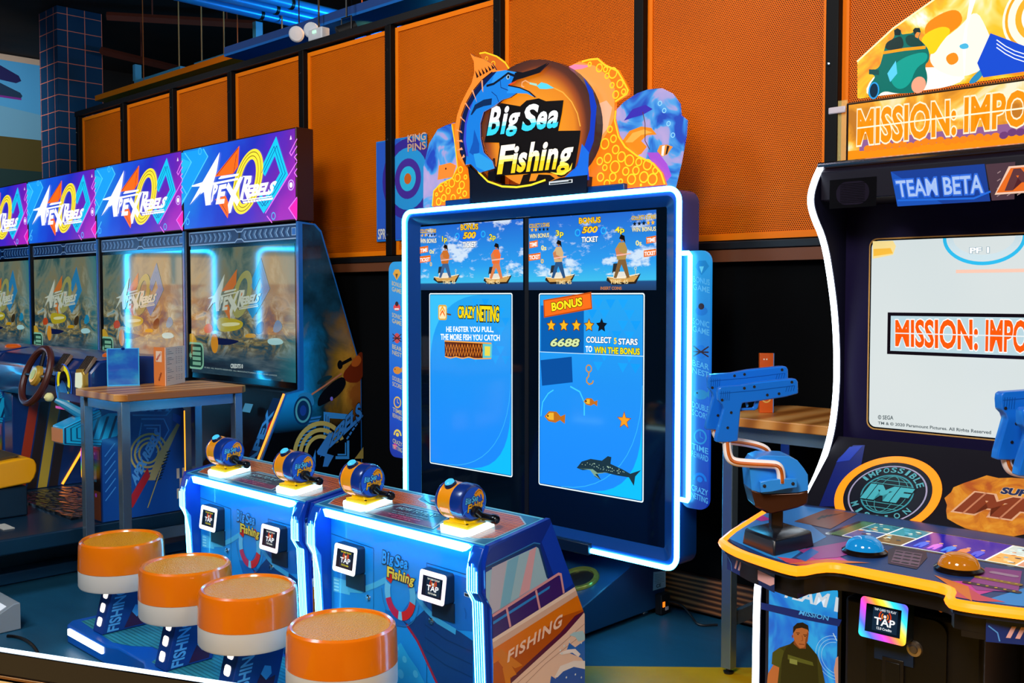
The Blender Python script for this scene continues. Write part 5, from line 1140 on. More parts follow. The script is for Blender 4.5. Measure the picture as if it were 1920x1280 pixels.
# ---- control deck
DZ = .875
def z6p(x, y): p = at('z', DZ, *z6(x, y)); return (p.x, p.y)
half = [(-1.745, 3.03), (-1.637, 2.588), (-1.587, 2.539), (-1.508, 2.493), (-1.414, 2.462), (-1.342, 2.442), (-1.305, 2.446), (-1.283, 2.53), (-1.25, 2.556), (-1.185, 2.556)]
deck = half + [(2 * XC - x, y) for x, y in reversed(half)]
deck = deck[:1] + chaikin(deck[:], 1, False)[1:-1] + deck[-1:]
top = deck + [(XR - .03, 3.235), (XL + .03, 3.235)]
MB().prism(top, 'z', .845, DZ, mat('#0e1c34', r=.3)).build('control_deck', SC)
inner = [(x + (XC - x) * .0 , y) for x, y in deck]
MB().tube([(x, y, .868) for x, y in deck], .014, mat('#ff8210', e=2.2, r=.3), 8).build('deck_rim', SC)
skirt = [(XC + (x - XC) * .965, y + .03) for x, y in deck] + [(XR - .06, 3.1), (XL + .06, 3.1)]
MB().prism(skirt, 'z', .80, .846, mat('#100c0e', r=.4)).build('deck_skirt', SC)
for sg in (1, -1):
    bul = [p_ for p_ in skirt if sg * (XC - p_[0]) > .20 and p_[1] < 3.07]; xin = XC - sg * .20
    MB().prism(bul + [(xin, 3.0), (XC - sg * (XC - XL) * .96, 3.0)] if sg > 0 else bul + [(XR - .03, 3.0), (xin, 3.0)], 'z', .785, .801, mat('#100c0e', r=.4)).build('skirt_drop', SC)
# printed corner of the skirt (left front)
p0 = Vector((XC + (-1.745 - XC) * .965, 3.03 + .03)); p1 = Vector((XC + (-1.62 - XC) * .965, 2.57 + .03)); p2 = Vector((XC + (-1.40 - XC) * .965, 2.458 + .03))
for A0, B0 in ((p1, p2), (Vector((2 * XC - p2.x, p2.y)), Vector((2 * XC - p1.x, p1.y)))):
    d = (B0 - A0).normalized(); A = Art((A0.x + d.y * .012, A0.y - d.x * .012, .74), (d.x, d.y, 0), (0, 0, 1), r=.3); L_ = (B0 - A0).length
    A.rect(-.015, .046, L_, .10, '#10307c', 1); A.rect(L_ * .62, .046, L_, .10, '#0c2460', 2)
    A.poly([(.04, .088), (.028, .06), (.038, .06), (.05, .088)], '#f0b8b8', 3); A.poly([(.06, .088), (.048, .06), (.058, .06), (.07, .088)], '#f0b8b8', 3); A.poly([(.08, .088), (.068, .06), (.078, .06), (.09, .088)], '#f0b8b8', 3)
    A.poly([(.10, .088), (.09, .06), (L_ - .02, .06), (L_, .07), (L_, .088)], '#f0b4b0', 3); A.line([(-.01, .085), (.01, .07), (.015, .05)], .003, '#58a0f0', 3)
    A.build('skirt_print', SC)
# deck prints
a = Art((0, 0, DZ), (1, 0, 0), (0, 1, 0), r=.4, coat=0, spec=.3)
P6 = lambda *p: a.pxs(*[z6(*q) for q in p])
def both(pts, col, L):
    a.poly(pts, col, L); a.poly([(2 * XC - u, v) for u, v in pts][::-1], col, L)
a.poly([(XC + (x - XC) * .975, y + .018) for x, y in deck] + [(XR - .04, 3.22), (XL + .04, 3.22)], '#1a3c78', 1)
both(P6((110, 520), (200, 440), (330, 390), (480, 355), (640, 375), (560, 460), (640, 520), (560, 560), (430, 650), (330, 620)), '#2a90e0', 2)
both(P6((500, 655), (560, 600), (700, 620), (760, 650), (640, 645), (520, 680)), '#d83aa0', 2); both(P6((380, 625), (500, 640), (640, 640), (700, 655), (520, 675), (430, 655)), '#d84a58', 3)
both(P6((470, 440), (640, 375), (800, 400), (660, 480)), '#7a3c24', 3)
for i in range(5): both([(u, v) for u, v in P6((585 + i * 27, 430 - i * 8), (600 + i * 27, 432 - i * 8), (632 + i * 24, 412 - i * 3), (616 + i * 24, 410 - i * 3))], '#0a0608', 4)
both(P6((555, 590), (600, 570), (680, 565), (690, 575), (640, 595), (575, 608)), '#3a2430', 3)
both(P6((240, 420), (300, 405), (350, 430), (300, 440)), '#d838a8', 3)
a.poly(P6((960, 590), (1000, 570), (1160, 600), (1165, 630), (1110, 690), (960, 660)), '#3a2038', 3); pass
k = P6((1000, 590), (1140, 612), (1120, 680), (975, 655)); a.poly(k, '#7a5a70', 4)
for i in range(3):
    for j in range(4):
        s, t = (i + .5) / 3, (j + .5) / 4; A_, B_, C_, D_ = [Vector(q) for q in k]
        c = (A_ * (1 - s) + B_ * s) * (1 - t) + (D_ * (1 - s) + C_ * s) * t; a.rect(c.x - .010, c.y - .006, c.x + .010, c.y + .006, '#1a1020', 5, r=.003)
both(P6((1380, 760), (1470, 680), (1660, 700), (1640, 810), (1420, 800)), '#9a3a90', 3); both(P6((1200, 720), (1380, 780), (1400, 860), (1300, 790)), '#e87818', 3)
for x, y, w_, c in ((1565, 718, 90, '#b890b0'), (1535, 752, 145, '#a07820'), (1500, 785, 175, '#3a2030')):
    c0 = P6((x, y))[0]; a.rect(c0[0] - w_ * .0004, c0[1] - .012, c0[0] + w_ * .0004, c0[1] + .012, c, 4, r=.010)
    if c != '#b890b0':
        for i in range(6): a.ell(c0[0] - w_ * .0003 + i * w_ * .00012, c0[1], .004, .005, '#e0b030', 5, n=8)
a.poly(P6((480, 630), (560, 580), (600, 600), (530, 650)), '#1a64b8', 3)
a.build('deck_print', SC)
A = Art((0, 0, DZ + .001), (1, 0, 0), (0, 1, 0), e=.95, r=.15)
s = P6((640, 500), (820, 430), (1670, 575), (1640, 690)); c0, c1, c2, c3 = s
v0, v1 = (c0[1] + c3[1]) / 2, (c1[1] + c2[1]) / 2; u0_ = (c0[0] + c1[0]) / 2; u1_ = 2 * XC - u0_
A.rect(u0_, v0, u1_, v1, '!#0a0c14', 0, r=.02); A.rect(u0_ + .015, v0 + .012, u1_ - .015, v1 - .012, '#3a5a1c', 1)
cells = [(.06, .2, 0, .5, '#2a4a86'), (.06, .2, .5, 1, '#2a6a78'), (.2, .34, 0, .5, '#7a5a28'), (.2, .34, .5, 1, '#3a8a98'), (.34, .7, 0, 1, '#141a9c'), (.7, .82, 0, .5, '#e8b060'), (.7, .82, .5, 1, '#c8d8d0'), (.82, .96, 0, .5, '#d89878'), (.82, .96, .5, 1, '#88a8a8')]
random.seed(11)
W_, H_ = u1_ - u0_ - .03, v1 - v0 - .024
for x0, x1, y0, y1, c in cells:
    A.rect(u0_ + .015 + W_ * x0, v0 + .012 + H_ * y0, u0_ + .015 + W_ * x1, v0 + .012 + H_ * y1, '#f4f4f0', 2)
    e0, e1, f0, f1 = u0_ + .018 + W_ * x0, u0_ + .012 + W_ * x1, v0 + .015 + H_ * y0, v0 + .009 + H_ * y1
    A.rect(e0, f0, e1, f1, c, 3)
    for i in range(7 if x1 - x0 < .3 else 0):
        u = random.uniform(e0 + .012, e1 - .012); v = random.uniform(f0 + .01, f1 - .01); A.ell(u, v, random.uniform(.006, .011), random.uniform(.004, .009), random.choice(['#e8d8a0', '#183048', '#c87830', '#60b0d0', '#301c18', '#f0f0e0']), 4 + i, n=9)
for i in range(5):
    u = u0_ + .015 + W_ * (.40 + i * .06); v = v0 + .03; c = ['#3a6ae8', '#c06ae8', '#4a8af0', '#e08a60', '#3a5ae0'][i]
    A.poly([(u - .012, v), (u - .004, v), (u, v + .03), (u + .004, v), (u + .012, v), (u + .012, v + .06), (u + .004, v + .075), (u - .008, v + .075), (u - .014, v + .055)], c, 5); A.ell(u - .001, v + .082, .006, .008, '#e0a080', 6, n=10)
A.build('picture_strip', SC)
for (x, y), c, e in (((838, 575), '#1aa0f0', .5), ((1330, 665), '#e88a18', .45)):
    p = at('z', DZ + .015, *z6(x, y))
    o = MB().lathe([(.062, 0), (.062, .008), (.054, .014), (.05, .012)], (p.x, p.y, DZ), (0, 0, 1), mat('#20140e', r=.2, m=.5), 36).build('dome_button', SC, label=('cyan' if c == '#1aa0f0' else 'amber') + ' dome button')
    MB().lathe([(.052, .010), (.051, .02), (.044, .034), (.030, .044), (.014, .048), (0, .049)], (p.x, p.y, DZ), (0, 0, 1), mat(c, e=e, r=.08), 36).build('dome', o)
# ---- lower front: posters and centre column
FYL = 2.97
def poster(mir):
    a = Art((0, FYL - .001, 0), (1, 0, 0), (0, 0, 1), e=.7, r=.2)
    R_ = lambda p: (2 * XC - p[0], p[1]) if mir else p
    P = lambda *p: [R_(q) for q in a.pxs(*[z6(*q) for q in p])]
    x0, x1 = XL + .045, XL + .31
    n = N('poster_orange' if mir else 'poster_blue'); f = n.noise(n.mapping(n.pos(), (1, 1, .6), rot=(0, .6, 0)), 6, 3, .5, 1.5)
    m = n.out(n.ramp(f, [(.3, '#a84a08'), (.5, '#e8820c'), (.68, '#ffc050')] if mir else [(.3, '#0a3ca8'), (.5, '#0a78e8'), (.64, '#28b4f8')]), e=.75, r=.2)
    ua, ub = sorted((R_((x0, 0))[0], R_((x1, 0))[0]))
    o = MB().prism(rrect(ua, .06, ub, .70, .02), 'y', FYL, FYL + .02, mat('#1a1008' if mir else '#08142c', r=.3)).build('team_poster', SC, label=('orange' if mir else 'blue') + ' lit team poster')
    a.rect(ua + .012, .07, ub - .012, .685, m, 1, r=.015)
    if not mir:
        a.poly(P((300, 860), (720, 950), (705, 985), (500, 945), (300, 895)), '#0a2a70', 2)
        a.text('TEAM BETA', [(ua + .065, .565), (ub + .22, .545), (ub + .22, .625), (ua + .085, .645)][:1] + [(ub - .014, .553), (ub - .014, .638), (ua + .078, .652)], '#e8f4ff', L=3, bold=.03) if False else a.text('TEAM', P((410, 830), (655, 890), (660, 815), (420, 770)), '#e8f4ff', L=3, bold=.03, shear=.2)
        a.poly(P((680, 905), (700, 910), (704, 835), (690, 830)), '#e8f4ff', 4)
        a.text('MISSION', P((495, 922), (650, 955), (655, 930), (505, 900)), '#58b8f0', L=3)
        for k in range(3): a.ring(*P((690, 1150))[0], .05 + k * .01, .0015, '#a8e0ff', 2, a0=90, a1=270, n=20)
        a.line(P((675, 1020), (695, 1060)), .003, '#d0f0ff', 3)
        sk, sk2, hr, vs, vs2 = '#c06a34', '#8a4420', '#1c1210', '#3a3814', '#26260e'
        cx_, cz_ = P((510, 1040))[0]
        # printed agent: head, neck, shoulders and vest
        a.poly(P((330, 1290), (335, 1240), (370, 1170), (360, 1120), (395, 1095), (470, 1070), (540, 1085), (590, 1130), (615, 1190), (635, 1290)), vs, 3)
        a.poly(P((330, 1290), (336, 1230), (375, 1165), (395, 1200), (385, 1290)), sk, 4); a.poly(P((360, 1120), (395, 1095), (420, 1110), (400, 1200), (355, 1180)), '#4a4a18', 5)
        a.poly(P((430, 1095), (470, 1060), (540, 1070), (590, 1130), (600, 1290), (400, 1290), (410, 1150)), vs2, 5); a.poly(P((440, 1130), (570, 1170), (575, 1190), (440, 1155)), '#5a5a20', 6); a.poly(P((450, 1150), (490, 1160), (490, 1185), (450, 1175)), '#8a8a40', 7)
        a.poly(P((470, 1075), (475, 1040), (535, 1060), (535, 1100), (500, 1100)), sk2, 6)
        a.poly(P((468, 1000), (480, 975), (515, 965), (545, 985), (550, 1020), (545, 1060), (528, 1092), (505, 1098), (482, 1070), (470, 1040)), sk, 8)
        a.poly(P((468, 1020), (470, 985), (490, 966), (520, 962), (548, 978), (553, 1015), (545, 1000), (515, 990), (485, 995), (476, 1010)), hr, 9)
        for x, y in ((495, 1024), (532, 1034)): a.ell(*P((x, y))[0], .0032, .0016, '#201008', 10, n=10); a.line(P((x - 10, y - 8), (x + 10, y - 6)), .002, '#2a1408', 10)
        a.line(P((516, 1030), (520, 1056), (510, 1058)), .0016, sk2, 10); a.line(P((500, 1074), (528, 1078)), .0022, '#7a3020', 10); a.poly(P((545, 1010), (550, 1020), (545, 1060), (530, 1090), (534, 1050)), sk2, 9)
        a.ell(*P((466, 1035))[0], .0025, .006, sk2, 9, n=10)
        a.poly(P((690, 1290), (680, 1210), (690, 1150), (702, 1140), (702, 1290)), '#d89a80', 4)
    else:
        for k in range(5): a.ring(ub - .09, .42, .05 + k * .014, .002, '#ffd890', 2, n=26)
        a.poly([(ua + .05, .07), (ua + .06, .36), (ua + .10, .47), (ua + .15, .47), (ua + .18, .38), (ua + .2, .07)], '#c8d8e0', 3); a.poly([(ua + .10, .47), (ua + .125, .64), (ua + .15, .47)], '#f0f4f8', 4)
    a.build('poster_print', o)
poster(False); poster(True)
cl, cr = XC - .19, XC + .19
MB().box(cl, cr, 2.70, 3.02, .05, .75, mat('#0e0a0a', r=.4)).build('centre_column', SC, bev=.012)
a = Art((0, 2.6995, 0), (1, 0, 0), (0, 0, 1), r=.35)
dl, dr = XC - .12, XC + .10
o = MB().prism(rrect(dl, .10, dr, .74, .035), 'y', 2.688, 2.70, mat('#0a0808', r=.35)).build('coin_door', SC, bev=.004)
reader(Art((0, 2.6885, 0), (1, 0, 0), (0, 0, 1)), [z6(850, 810), z6(1097, 855), z6(1080, 1065), z6(850, 1010)], SC, None or (lambda n: n.out(n.ramp(n.math('FRACT', n.math('ADD', n.math('MULTIPLY', n.xyz(n.pos())[0], 6), n.math('MULTIPLY', n.xyz(n.pos())[2], 5))), [(0, '#28d8d0'), (.2, '#4a68f0'), (.4, '#c040e0'), (.55, '#ff5080'), (.7, '#ff9a20'), (.85, '#e8e040'), (1, '#28d8d0')]), e=1.6, r=.2))(N('rainbow_ring')), '#e8f0f8')
c = Art((0, 2.688, 0), (1, 0, 0), (0, 0, 1)).px(*z6(1100, 1102))
MB().lathe([(0, .012), (.010, .012), (.012, .008), (.02, .006), (.022, 0)], (c[0], 2.688, c[1]), (0, -1, 0), mat('#a89888', r=.25, m=.9), 24).build('lock', o)
c = Art((0, 2.688, 0), (1, 0, 0), (0, 0, 1)).px(*z6(990, 1215))
MB().box(c[0] - .03, c[0] + .03, 2.680, 2.69, c[1] - .04, c[1] + .035, mat('#141010', r=.4)).box(c[0] - .02, c[0] + .02, 2.678, 2.681, c[1] - .03, c[1] + .025, mat('#040303')).build('coin_return', o, bev=.002)
for x, y in ((770, 790), (1238, 898)):
    c = Art((0, 2.70, 0), (1, 0, 0), (0, 0, 1)).px(*z6(x, y)); 
    MB().lathe([(0, .007), (.006, .005), (.008, 0)], (c[0], 2.70, c[1]), (0, -1, 0), mat('#c87a38', r=.3, m=.8), 14).build('bolt', SC)
# ================================================================ light guns on their stands
GBLU = mat('#0f6fe0', r=.3, coat=.3); GB2 = mat('#2a90f0', r=.3)
GU = Vector((.72, .694, 0)).normalized(); GN = GU.cross(Vector((0, 0, 1)))
PB = Vector((-1.475, 2.62, DZ))
GS = thing('gun_stand', PB, 'two blue light guns on a post at the left of the shooter control deck', 'light guns', 'light gun stands on the shooter deck')
b = MB(); bx = [Vector((-1.565, 2.585, 0)), Vector((-1.42, 2.515, 0)), Vector((-1.395, 2.70, 0)), Vector((-1.545, 2.755, 0))]
lo = [p + Vector((0, 0, DZ + .001)) for p in bx]; hi = [PB.lerp(Vector((p.x, p.y, DZ)), .93) + Vector((0, 0, .045)) for p in bx]; hi2 = [PB.lerp(Vector((p.x, p.y, DZ)), .5) + Vector((0, 0, .058)) for p in bx]
b.add(lo + hi + hi2, [(i, (i + 1) % 4, 4 + (i + 1) % 4, 4 + i) for i in range(4)] + [(4 + i, 4 + (i + 1) % 4, 8 + (i + 1) % 4, 8 + i) for i in range(4)] + [(8, 9, 10, 11)], mat('#14161e', r=.25))
b.build('base_box', GS, bev=.006)
b = MB(); b.xf = Matrix.Translation(PB) @ Matrix.Rotation(math.atan2(GU.y, GU.x), 4, 'Z'); b.box(-.017, .017, -.017, .017, .05, .115, mat('#1c1612', r=.3)); b.build('post', GS, bev=.003)
q3 = zc(1320, 620, 943 / 280)
def gp(off): return Art(PB + GN * off, GU, (0, 0, 1), r=.3)
def gprism(off, th, pts, m, name, parent, bev=.004):
    A = gp(off); P = A.pxs(*[q3(*p) for p in pts]); n_ = len(P)
    if sum(P[i][0] * P[(i + 1) % n_][1] - P[(i + 1) % n_][0] * P[i][1] for i in range(n_)) < 0: P = P[::-1]
    mb = MB(); f = [A.w(u, v, 0) + GN * th / 2 for u, v in P]; bk = [A.w(u, v, 0) - GN * th / 2 for u, v in P]
    fs = [(i, n_ + i, n_ + (i + 1) % n_, (i + 1) % n_) for i in range(n_)]
    for t in tessellate_polygon([[Vector((p[0], p[1], 0)) for p in P]]):
        a_, b_, c_ = [P[k] for k in t]; cr_ = (b_[0] - a_[0]) * (c_[1] - a_[1]) - (b_[1] - a_[1]) * (c_[0] - a_[0])
        if abs(cr_) < 1e-12: continue
        t = t if cr_ > 0 else t[::-1]; fs += [tuple(t), tuple(n_ + k for k in reversed(t))]
    mb.add(f + bk, fs, m); return mb.build(name, parent, bev=bev)
gprism(0, .10, [(262, 850), (300, 790), (350, 772), (400, 770), (505, 775), (560, 800), (600, 850), (625, 890), (628, 985), (560, 1000), (350, 1010), (275, 985)], GB2, 'head_shell', GS, .012)
gprism(.0, .104, [(272, 980), (350, 1006), (560, 998), (628, 985), (622, 1070), (560, 1095), (420, 1130), (370, 1128), (300, 1090)], mat('#4a2a1c', r=.2, m=.4), 'head_cup', GS, .012)
gprism(.066, .022, [(350, 950), (420, 935), (520, 928), (582, 930), (582, 985), (520, 992), (420, 1012), (355, 1018)], GB2, 'clamp', GS, .003)
A = gp(.0775)
for x, y in ((382, 980), (562, 965)): c = A.w(*A.px(*q3(x, y)), 0); MB().lathe([(0, .003), (.004, .002), (.005, 0)], c, GN, BLACK, 12).build('screw', GS)
def arm(off, pts, r, name, off2=None):
    A = gp(off); ck = chaikin(pts, 3, False); path = [A.w(*A.px(*q3(*p)), 0) + GN * (((off2 or off) - off) * min(1, i_ / len(ck) * 1.4)) for i_, p in enumerate(ck)]
    o = MB().tube(path, r, mat('#f4ecea', r=.3), 14).build(name, GS)
    q = MB(); pth = path[3:-2]
    q.tube([p + GN * (r * .72) for p in pth], r * .42, mat('#f08a10', r=.35), 10); q.build('orange_insert', o)
    rb = MB()
    for i in range(len(pth) - 1):
        for t in (0, .33, .66):
            c = pth[i].lerp(pth[i + 1], t) + GN * (r * .73); d = (pth[i + 1] - pth[i]).normalized(); rb.tube([c - d * .0009, c + d * .0009], r * .45, mat('#c86008', r=.4), 8)
    rb.build('insert_rib', o)
arm(.03, [(140, 690), (145, 780), (170, 820), (260, 828), (400, 832), (445, 835), (465, 870), (468, 945)], .0125, 'gun_arm', .066)
arm(-.045, [(62, 590), (75, 660), (110, 690), (220, 700), (330, 720), (390, 745), (405, 775)], .0115, 'gun_arm')
def pistol(off, dx, dy, name):
    S_ = lambda pts: [(x + dx, y + dy) for x, y in pts]
    o = gprism(off, .034, S_([(85, 362), (100, 352), (230, 342), (335, 322), (540, 300), (570, 300), (583, 318), (585, 392), (500, 415), (340, 440), (235, 452), (222, 500), (205, 690), (140, 700), (68, 698), (72, 660), (118, 490), (108, 462), (86, 440), (82, 390)]), GBLU, 'pistol', GS, .006)
    gprism(off, .014, S_([(325, 440), (348, 436), (335, 490), (318, 500), (230, 502), (228, 488), (310, 484)]), GBLU, 'trigger_guard', o, .002)
    gprism(off, .008, S_([(262, 450), (275, 450), (280, 476), (268, 484)]), GB2, 'trigger', o, .001)
    A = Art(PB + GN * (off + .0172), GU, (0, 0, 1), r=.3)
    gl = Art(PB + GN * (off + .0172), GU, (0, 0, 1), r=.25)
    c0 = S_([(96, 372), (575, 318)]); gl.line(gl.pxs(*[q3(*p) for p in S_([(100, 395), (330, 375), (570, 345)])]), .0016, '#0a55b8', 1)
    for i in range(4): gl.line(gl.pxs(*[q3(*p) for p in S_([(515 + i * 16, 385 - i * 2), (525 + i * 16, 350 - i * 2)])]), .0014, '#0a50b0', 1)
    for i in range(5): gl.line(gl.pxs(*[q3(*p) for p in S_([(105 + i * 13, 440), (110 + i * 13, 380)])]), .0014, '#0a50b0', 1)
    gl.build('slide_grooves', o)
    for x, y in S_([(255, 362), (318, 353), (555, 324), (400, 405), (474, 397), (115, 437), (172, 516), (150, 612)]):
        c = A.w(*A.px(*q3(x, y)), 0); MB().lathe([(0, .001), (.0035, .0012), (.0042, 0)], c, GN, BLACK, 10).build('screw', o)
pistol(-.045, -62, -78, 'pistol'); pistol(.03, 0, 0, 'pistol')
G2 = copy_tree(GS); G2.location = (PB.x + .80, PB.y + .02, PB.z); G2['label'] = 'light guns on a post at the right edge, before the shooter screen'
# ================================================================ racing cabinets along the wall
RX1, PITCH, SGY = -5.58, 1.5, 3.765
RX0 = RX1 - PITCH + .012
RC_ = thing('racing_cabinet', ((RX0 + RX1) / 2, 4.0, 0), 'nearest racing game screen cabinet with a lit sign and a printed right side', 'arcade cabinet', 'racing cabinets in a row')
sideprof = [(3.768, 2.085), (3.90, 2.075), (3.95, 2.03), (4.27, 1.1), (4.27, .02), (3.36, .02), (3.36, .32), (3.66, .97), (3.768, .99)]
RBLK = mat('#0b0d14', r=.3)
for x0, x1 in ((RX0, RX0 + .025), (RX1 - .025, RX1)):
    MB().prism(sideprof, 'x', x0, x1, mat('#1a6cc0', r=.3, coat=.4) if x1 == RX1 else RBLK).build('side_panel', RC_)
MB().prism([(3.80, 2.08), (3.92, 2.06), (4.25, 1.1), (4.25, .05), (3.42, .05), (3.42, .3), (3.70, .97), (3.80, .98)], 'x', RX0 + .026, RX1 - .026, RBLK).build('cabinet_body', RC_)
MB().box(RX0 + .026, RX1 - .026, 3.785, 3.80, .99, 2.08, mat('#06080c', r=.12)).build('screen_bezel', RC_)
MB().box(RX0 + .003, RX1 - .003 + .0, SGY - .005, SGY + .13, 2.09, 2.69, mat('#3a1608', r=.4)).build('sign_box', RC_, bev=.006)
ol = RC_.location
c6 = zc(330, 230, 5.12)
def sign_bg():
    n = N('racing_sign_glow'); p = n.obj(); x, y, z = n.xyz(p)
    t = n.math('ADD', n.math('MULTIPLY', n.math('ADD', x, .75), .62), n.math('MULTIPLY', n.math('SUBTRACT', z, 2.4), -.45)); t = n.math('ADD', t, n.math('MULTIPLY', n.math('SUBTRACT', n.noise(p, 5, 3), .5), .25))
    return n.out(n.ramp(t, [(.05, '#0a86e8'), (.25, '#0a52e0'), (.5, '#1428c4'), (.66, '#4a1cc8'), (.8, '#6a18b8'), (.95, '#a818c0')]), e=1.0, r=.3)
a = Art((0, SGY - .0055, 0), (1, 0, 0), (0, 0, 1), e=1.05, r=.3)
Q = lambda *p: a.pxs(*[c6(*q) for q in p])
a.rect(RX0 + .012, 2.1, RX1 - .012, 2.68, sign_bg(), 1)
a.poly(Q((52, 290), (265, 250), (310, 325), (55, 800)), '#1a9cf0', 2); a.poly(Q((52, 520), (150, 380), (55, 340)), '#28b8f8', 3)
for q in (((265, 250), (308, 325), (60, 780)), ((85, 290), (150, 380), (60, 560)), ((60, 1000), (135, 850)), ((55, 600), (105, 690), (60, 760))): a.line(Q(*q), .008, '#58d0f8', 4)
for x, y in ((232, 275), (115, 950), (938, 895)): a.ring(*Q((x, y))[0], .026, .007, '#48b8f0', 4, n=14)
a.ring(*Q((1107, 598))[0], .036, .008, '#c8a8f8', 4, n=18); a.ell(*Q((1107, 598))[0], .018, .018, '#f8f4ff', 5)
for q in (((1165, 375), (860, 870)), ((1165, 155), (1095, 290), (1110, 315), (1165, 225)), ((875, 895), (925, 960)), ((1165, 715), (1085, 820), (1160, 935)), ((1165, 440), (1140, 480), (1165, 520)), ((1165, 300), (1140, 330), (1165, 365))): a.line(Q(*q), .008, '#e878f0', 4)
a.poly(Q((1168, 720), (1090, 822), (1165, 930)), '#e818b0', 3); a.poly(Q((1095, 165), (1105, 120), (1115, 160)), '#f0d8f8', 4)
def rebels(a, Q, L, w1, oc, yc, cc, faint=False, ln='#f8f8ff'):
    # three loops behind the lettering
    a.poly(Q((612, 222), (372, 520), (470, 505), (555, 488), (600, 420)), oc, L); a.line(Q((600, 245), (395, 505)), .006, '#7a1c20' if not faint else oc, L + 1); a.line(Q((585, 300), (560, 480)), .006, '#7a1c20' if not faint else oc, L + 1)
    a.poly(Q((380, 735), (420, 790), (500, 918), (520, 800), (480, 700)), oc, L); a.line(Q((420, 740), (495, 870)), .006, '#7a1c20' if not faint else oc, L + 1)
    c0 = Vector(Q((692, 568))[0]); ax = Vector(Q((740, 255))[0]) - c0; bx = Vector(Q((835, 520))[0]) - c0
    def el(k, t): return tuple(c0 + ax * (k + (1 - k) * .35) * math.cos(t) + bx * k * math.sin(t))
    T_ = [2 * math.pi * i / 48 for i in range(48)]
    a.poly([el(1, t) for t in T_], yc, L + 2, [[el(.52, t) for t in T_]])
    for k in (.86, .68): a.line([el(k, t) for t in T_], .005, '#5a5010' if not faint else yc, L + 3, closed=True)
    pts = Q((838, 480), (960, 225), (1042, 490), (940, 665), (848, 800), (800, 720))
    a.line(pts, .075, cc, L + 1)
    for o in (-.016, .016): a.line([(u + o, v) for u, v in pts], .005, '#0a3a78' if not faint else cc, L + 2)
    # lettering
    a.poly(Q((428, 282), (398, 470), (372, 560), (345, 690), (342, 788), (292, 796), (276, 664), (240, 690), (252, 664), (140, 790), (238, 612), (160, 615), (160, 603), (262, 570)), ln, L + 5)
    a.poly(Q((345, 580), (600, 530), (610, 548), (350, 600)), ln, L + 5); a.poly(Q((412, 540), (440, 512), (612, 488), (600, 510), (430, 542)), ln, L + 5)
    a.text('P', Q((345, 770), (385, 720), (420, 590), (370, 595)), ln, L=L + 5, bold=.05); a.text('E', Q((388, 785), (470, 775), (495, 585), (425, 600)), ln, L=L + 5, bold=.05)
    a.line(Q((500, 598), (605, 775)), .05, ln, L + 5); a.poly(Q((655, 520), (620, 520), (540, 690), (505, 790), (516, 872), (534, 862), (575, 700)), ln, L + 5)
    a.poly(Q((618, 745), (668, 525), (640, 512), (735, 508), (728, 570), (692, 628), (730, 712), (690, 735), (662, 655), (650, 740)), ln, L + 5); a.poly(Q((690, 545), (702, 545), (696, 580), (678, 595)), '#3a28b8' if not faint else oc, L + 7)
    a.text('EBELS', Q((685, 715), (925, 690), (985, 555), (705, 600)), ln, L=L + 5, bold=.055)
    a.poly(Q((640, 740), (935, 700), (925, 712), (645, 752)), ln, L + 6); a.poly(Q((655, 775), (648, 758), (940, 718), (935, 738)), ln, L + 6)
    if not faint:
        for i in range(9): a.line(Q((690 + i * 28, 742), (700 + i * 28, 775)), .004, '#4a2a9a', L + 8)
rebels(a, Q, 6, 0, '#ff6a14', '#ffe23a', '#18c4f4')
a.build('sign_print', RC_)
# chevron strip
a = Art((0, 3.7845, 0), (1, 0, 0), (0, 0, 1), e=0, r=.3)
Q = lambda *p: a.pxs(*[c6(*q) for q in p])
zb, zt = 1.972, 2.075
xa, xb_ = RX0 + .035, RX1 - .035; xm = (xa + xb_) / 2
a.rect(xa - .008, zb, xb_ + .008, zt, '#123c6c', 0)
def hexline(k, w_, c, L):
    a.line([(xa + k, zb + k), (xm - .06, zb + k), (xm - .03, zb + .02 + k), (xm + .03, zb + .02 + k), (xm + .06, zb + k), (xb_ - k, zb + k), (xb_ - k, zt - k), (xm + .06, zt - k), (xm + .03, zt - .02 - k), (xm - .03, zt - .02 - k), (xm - .06, zt - k), (xa + k, zt - k)], w_, c, L, closed=True)
hexline(.006, .008, '#a8c8e8', 1)
zm = (zb + zt) / 2
for i in range(9):
    for sg, x0 in ((1, xa + .04 + i * .066), (-1, xb_ - .10 - i * .066)):
        for d in (0, .018): a.poly([(x0 + sg * d - .012 * sg, zm - .03), (x0 + sg * d, zm - .03), (x0 + sg * (d + .022), zm), (x0 + sg * d, zm + .03), (x0 + sg * d - .012 * sg, zm + .03), (x0 + sg * (d + .010), zm)], '#9cc4ec' if not d else '#5a84b4', 2)
a.rect(xm - .012, zm - .018, xm + .012, zm + .018, '#06080c', 3); a.rect(xb_ - .06, zm - .024, xb_ - .015, zm + .024, '#2a78d0', 3); a.frame(xb_ - .062, zm - .026, xb_ - .013, zm + .026, .004, '#b8d8f4', 4)
a.build('chevron_strip', RC_)
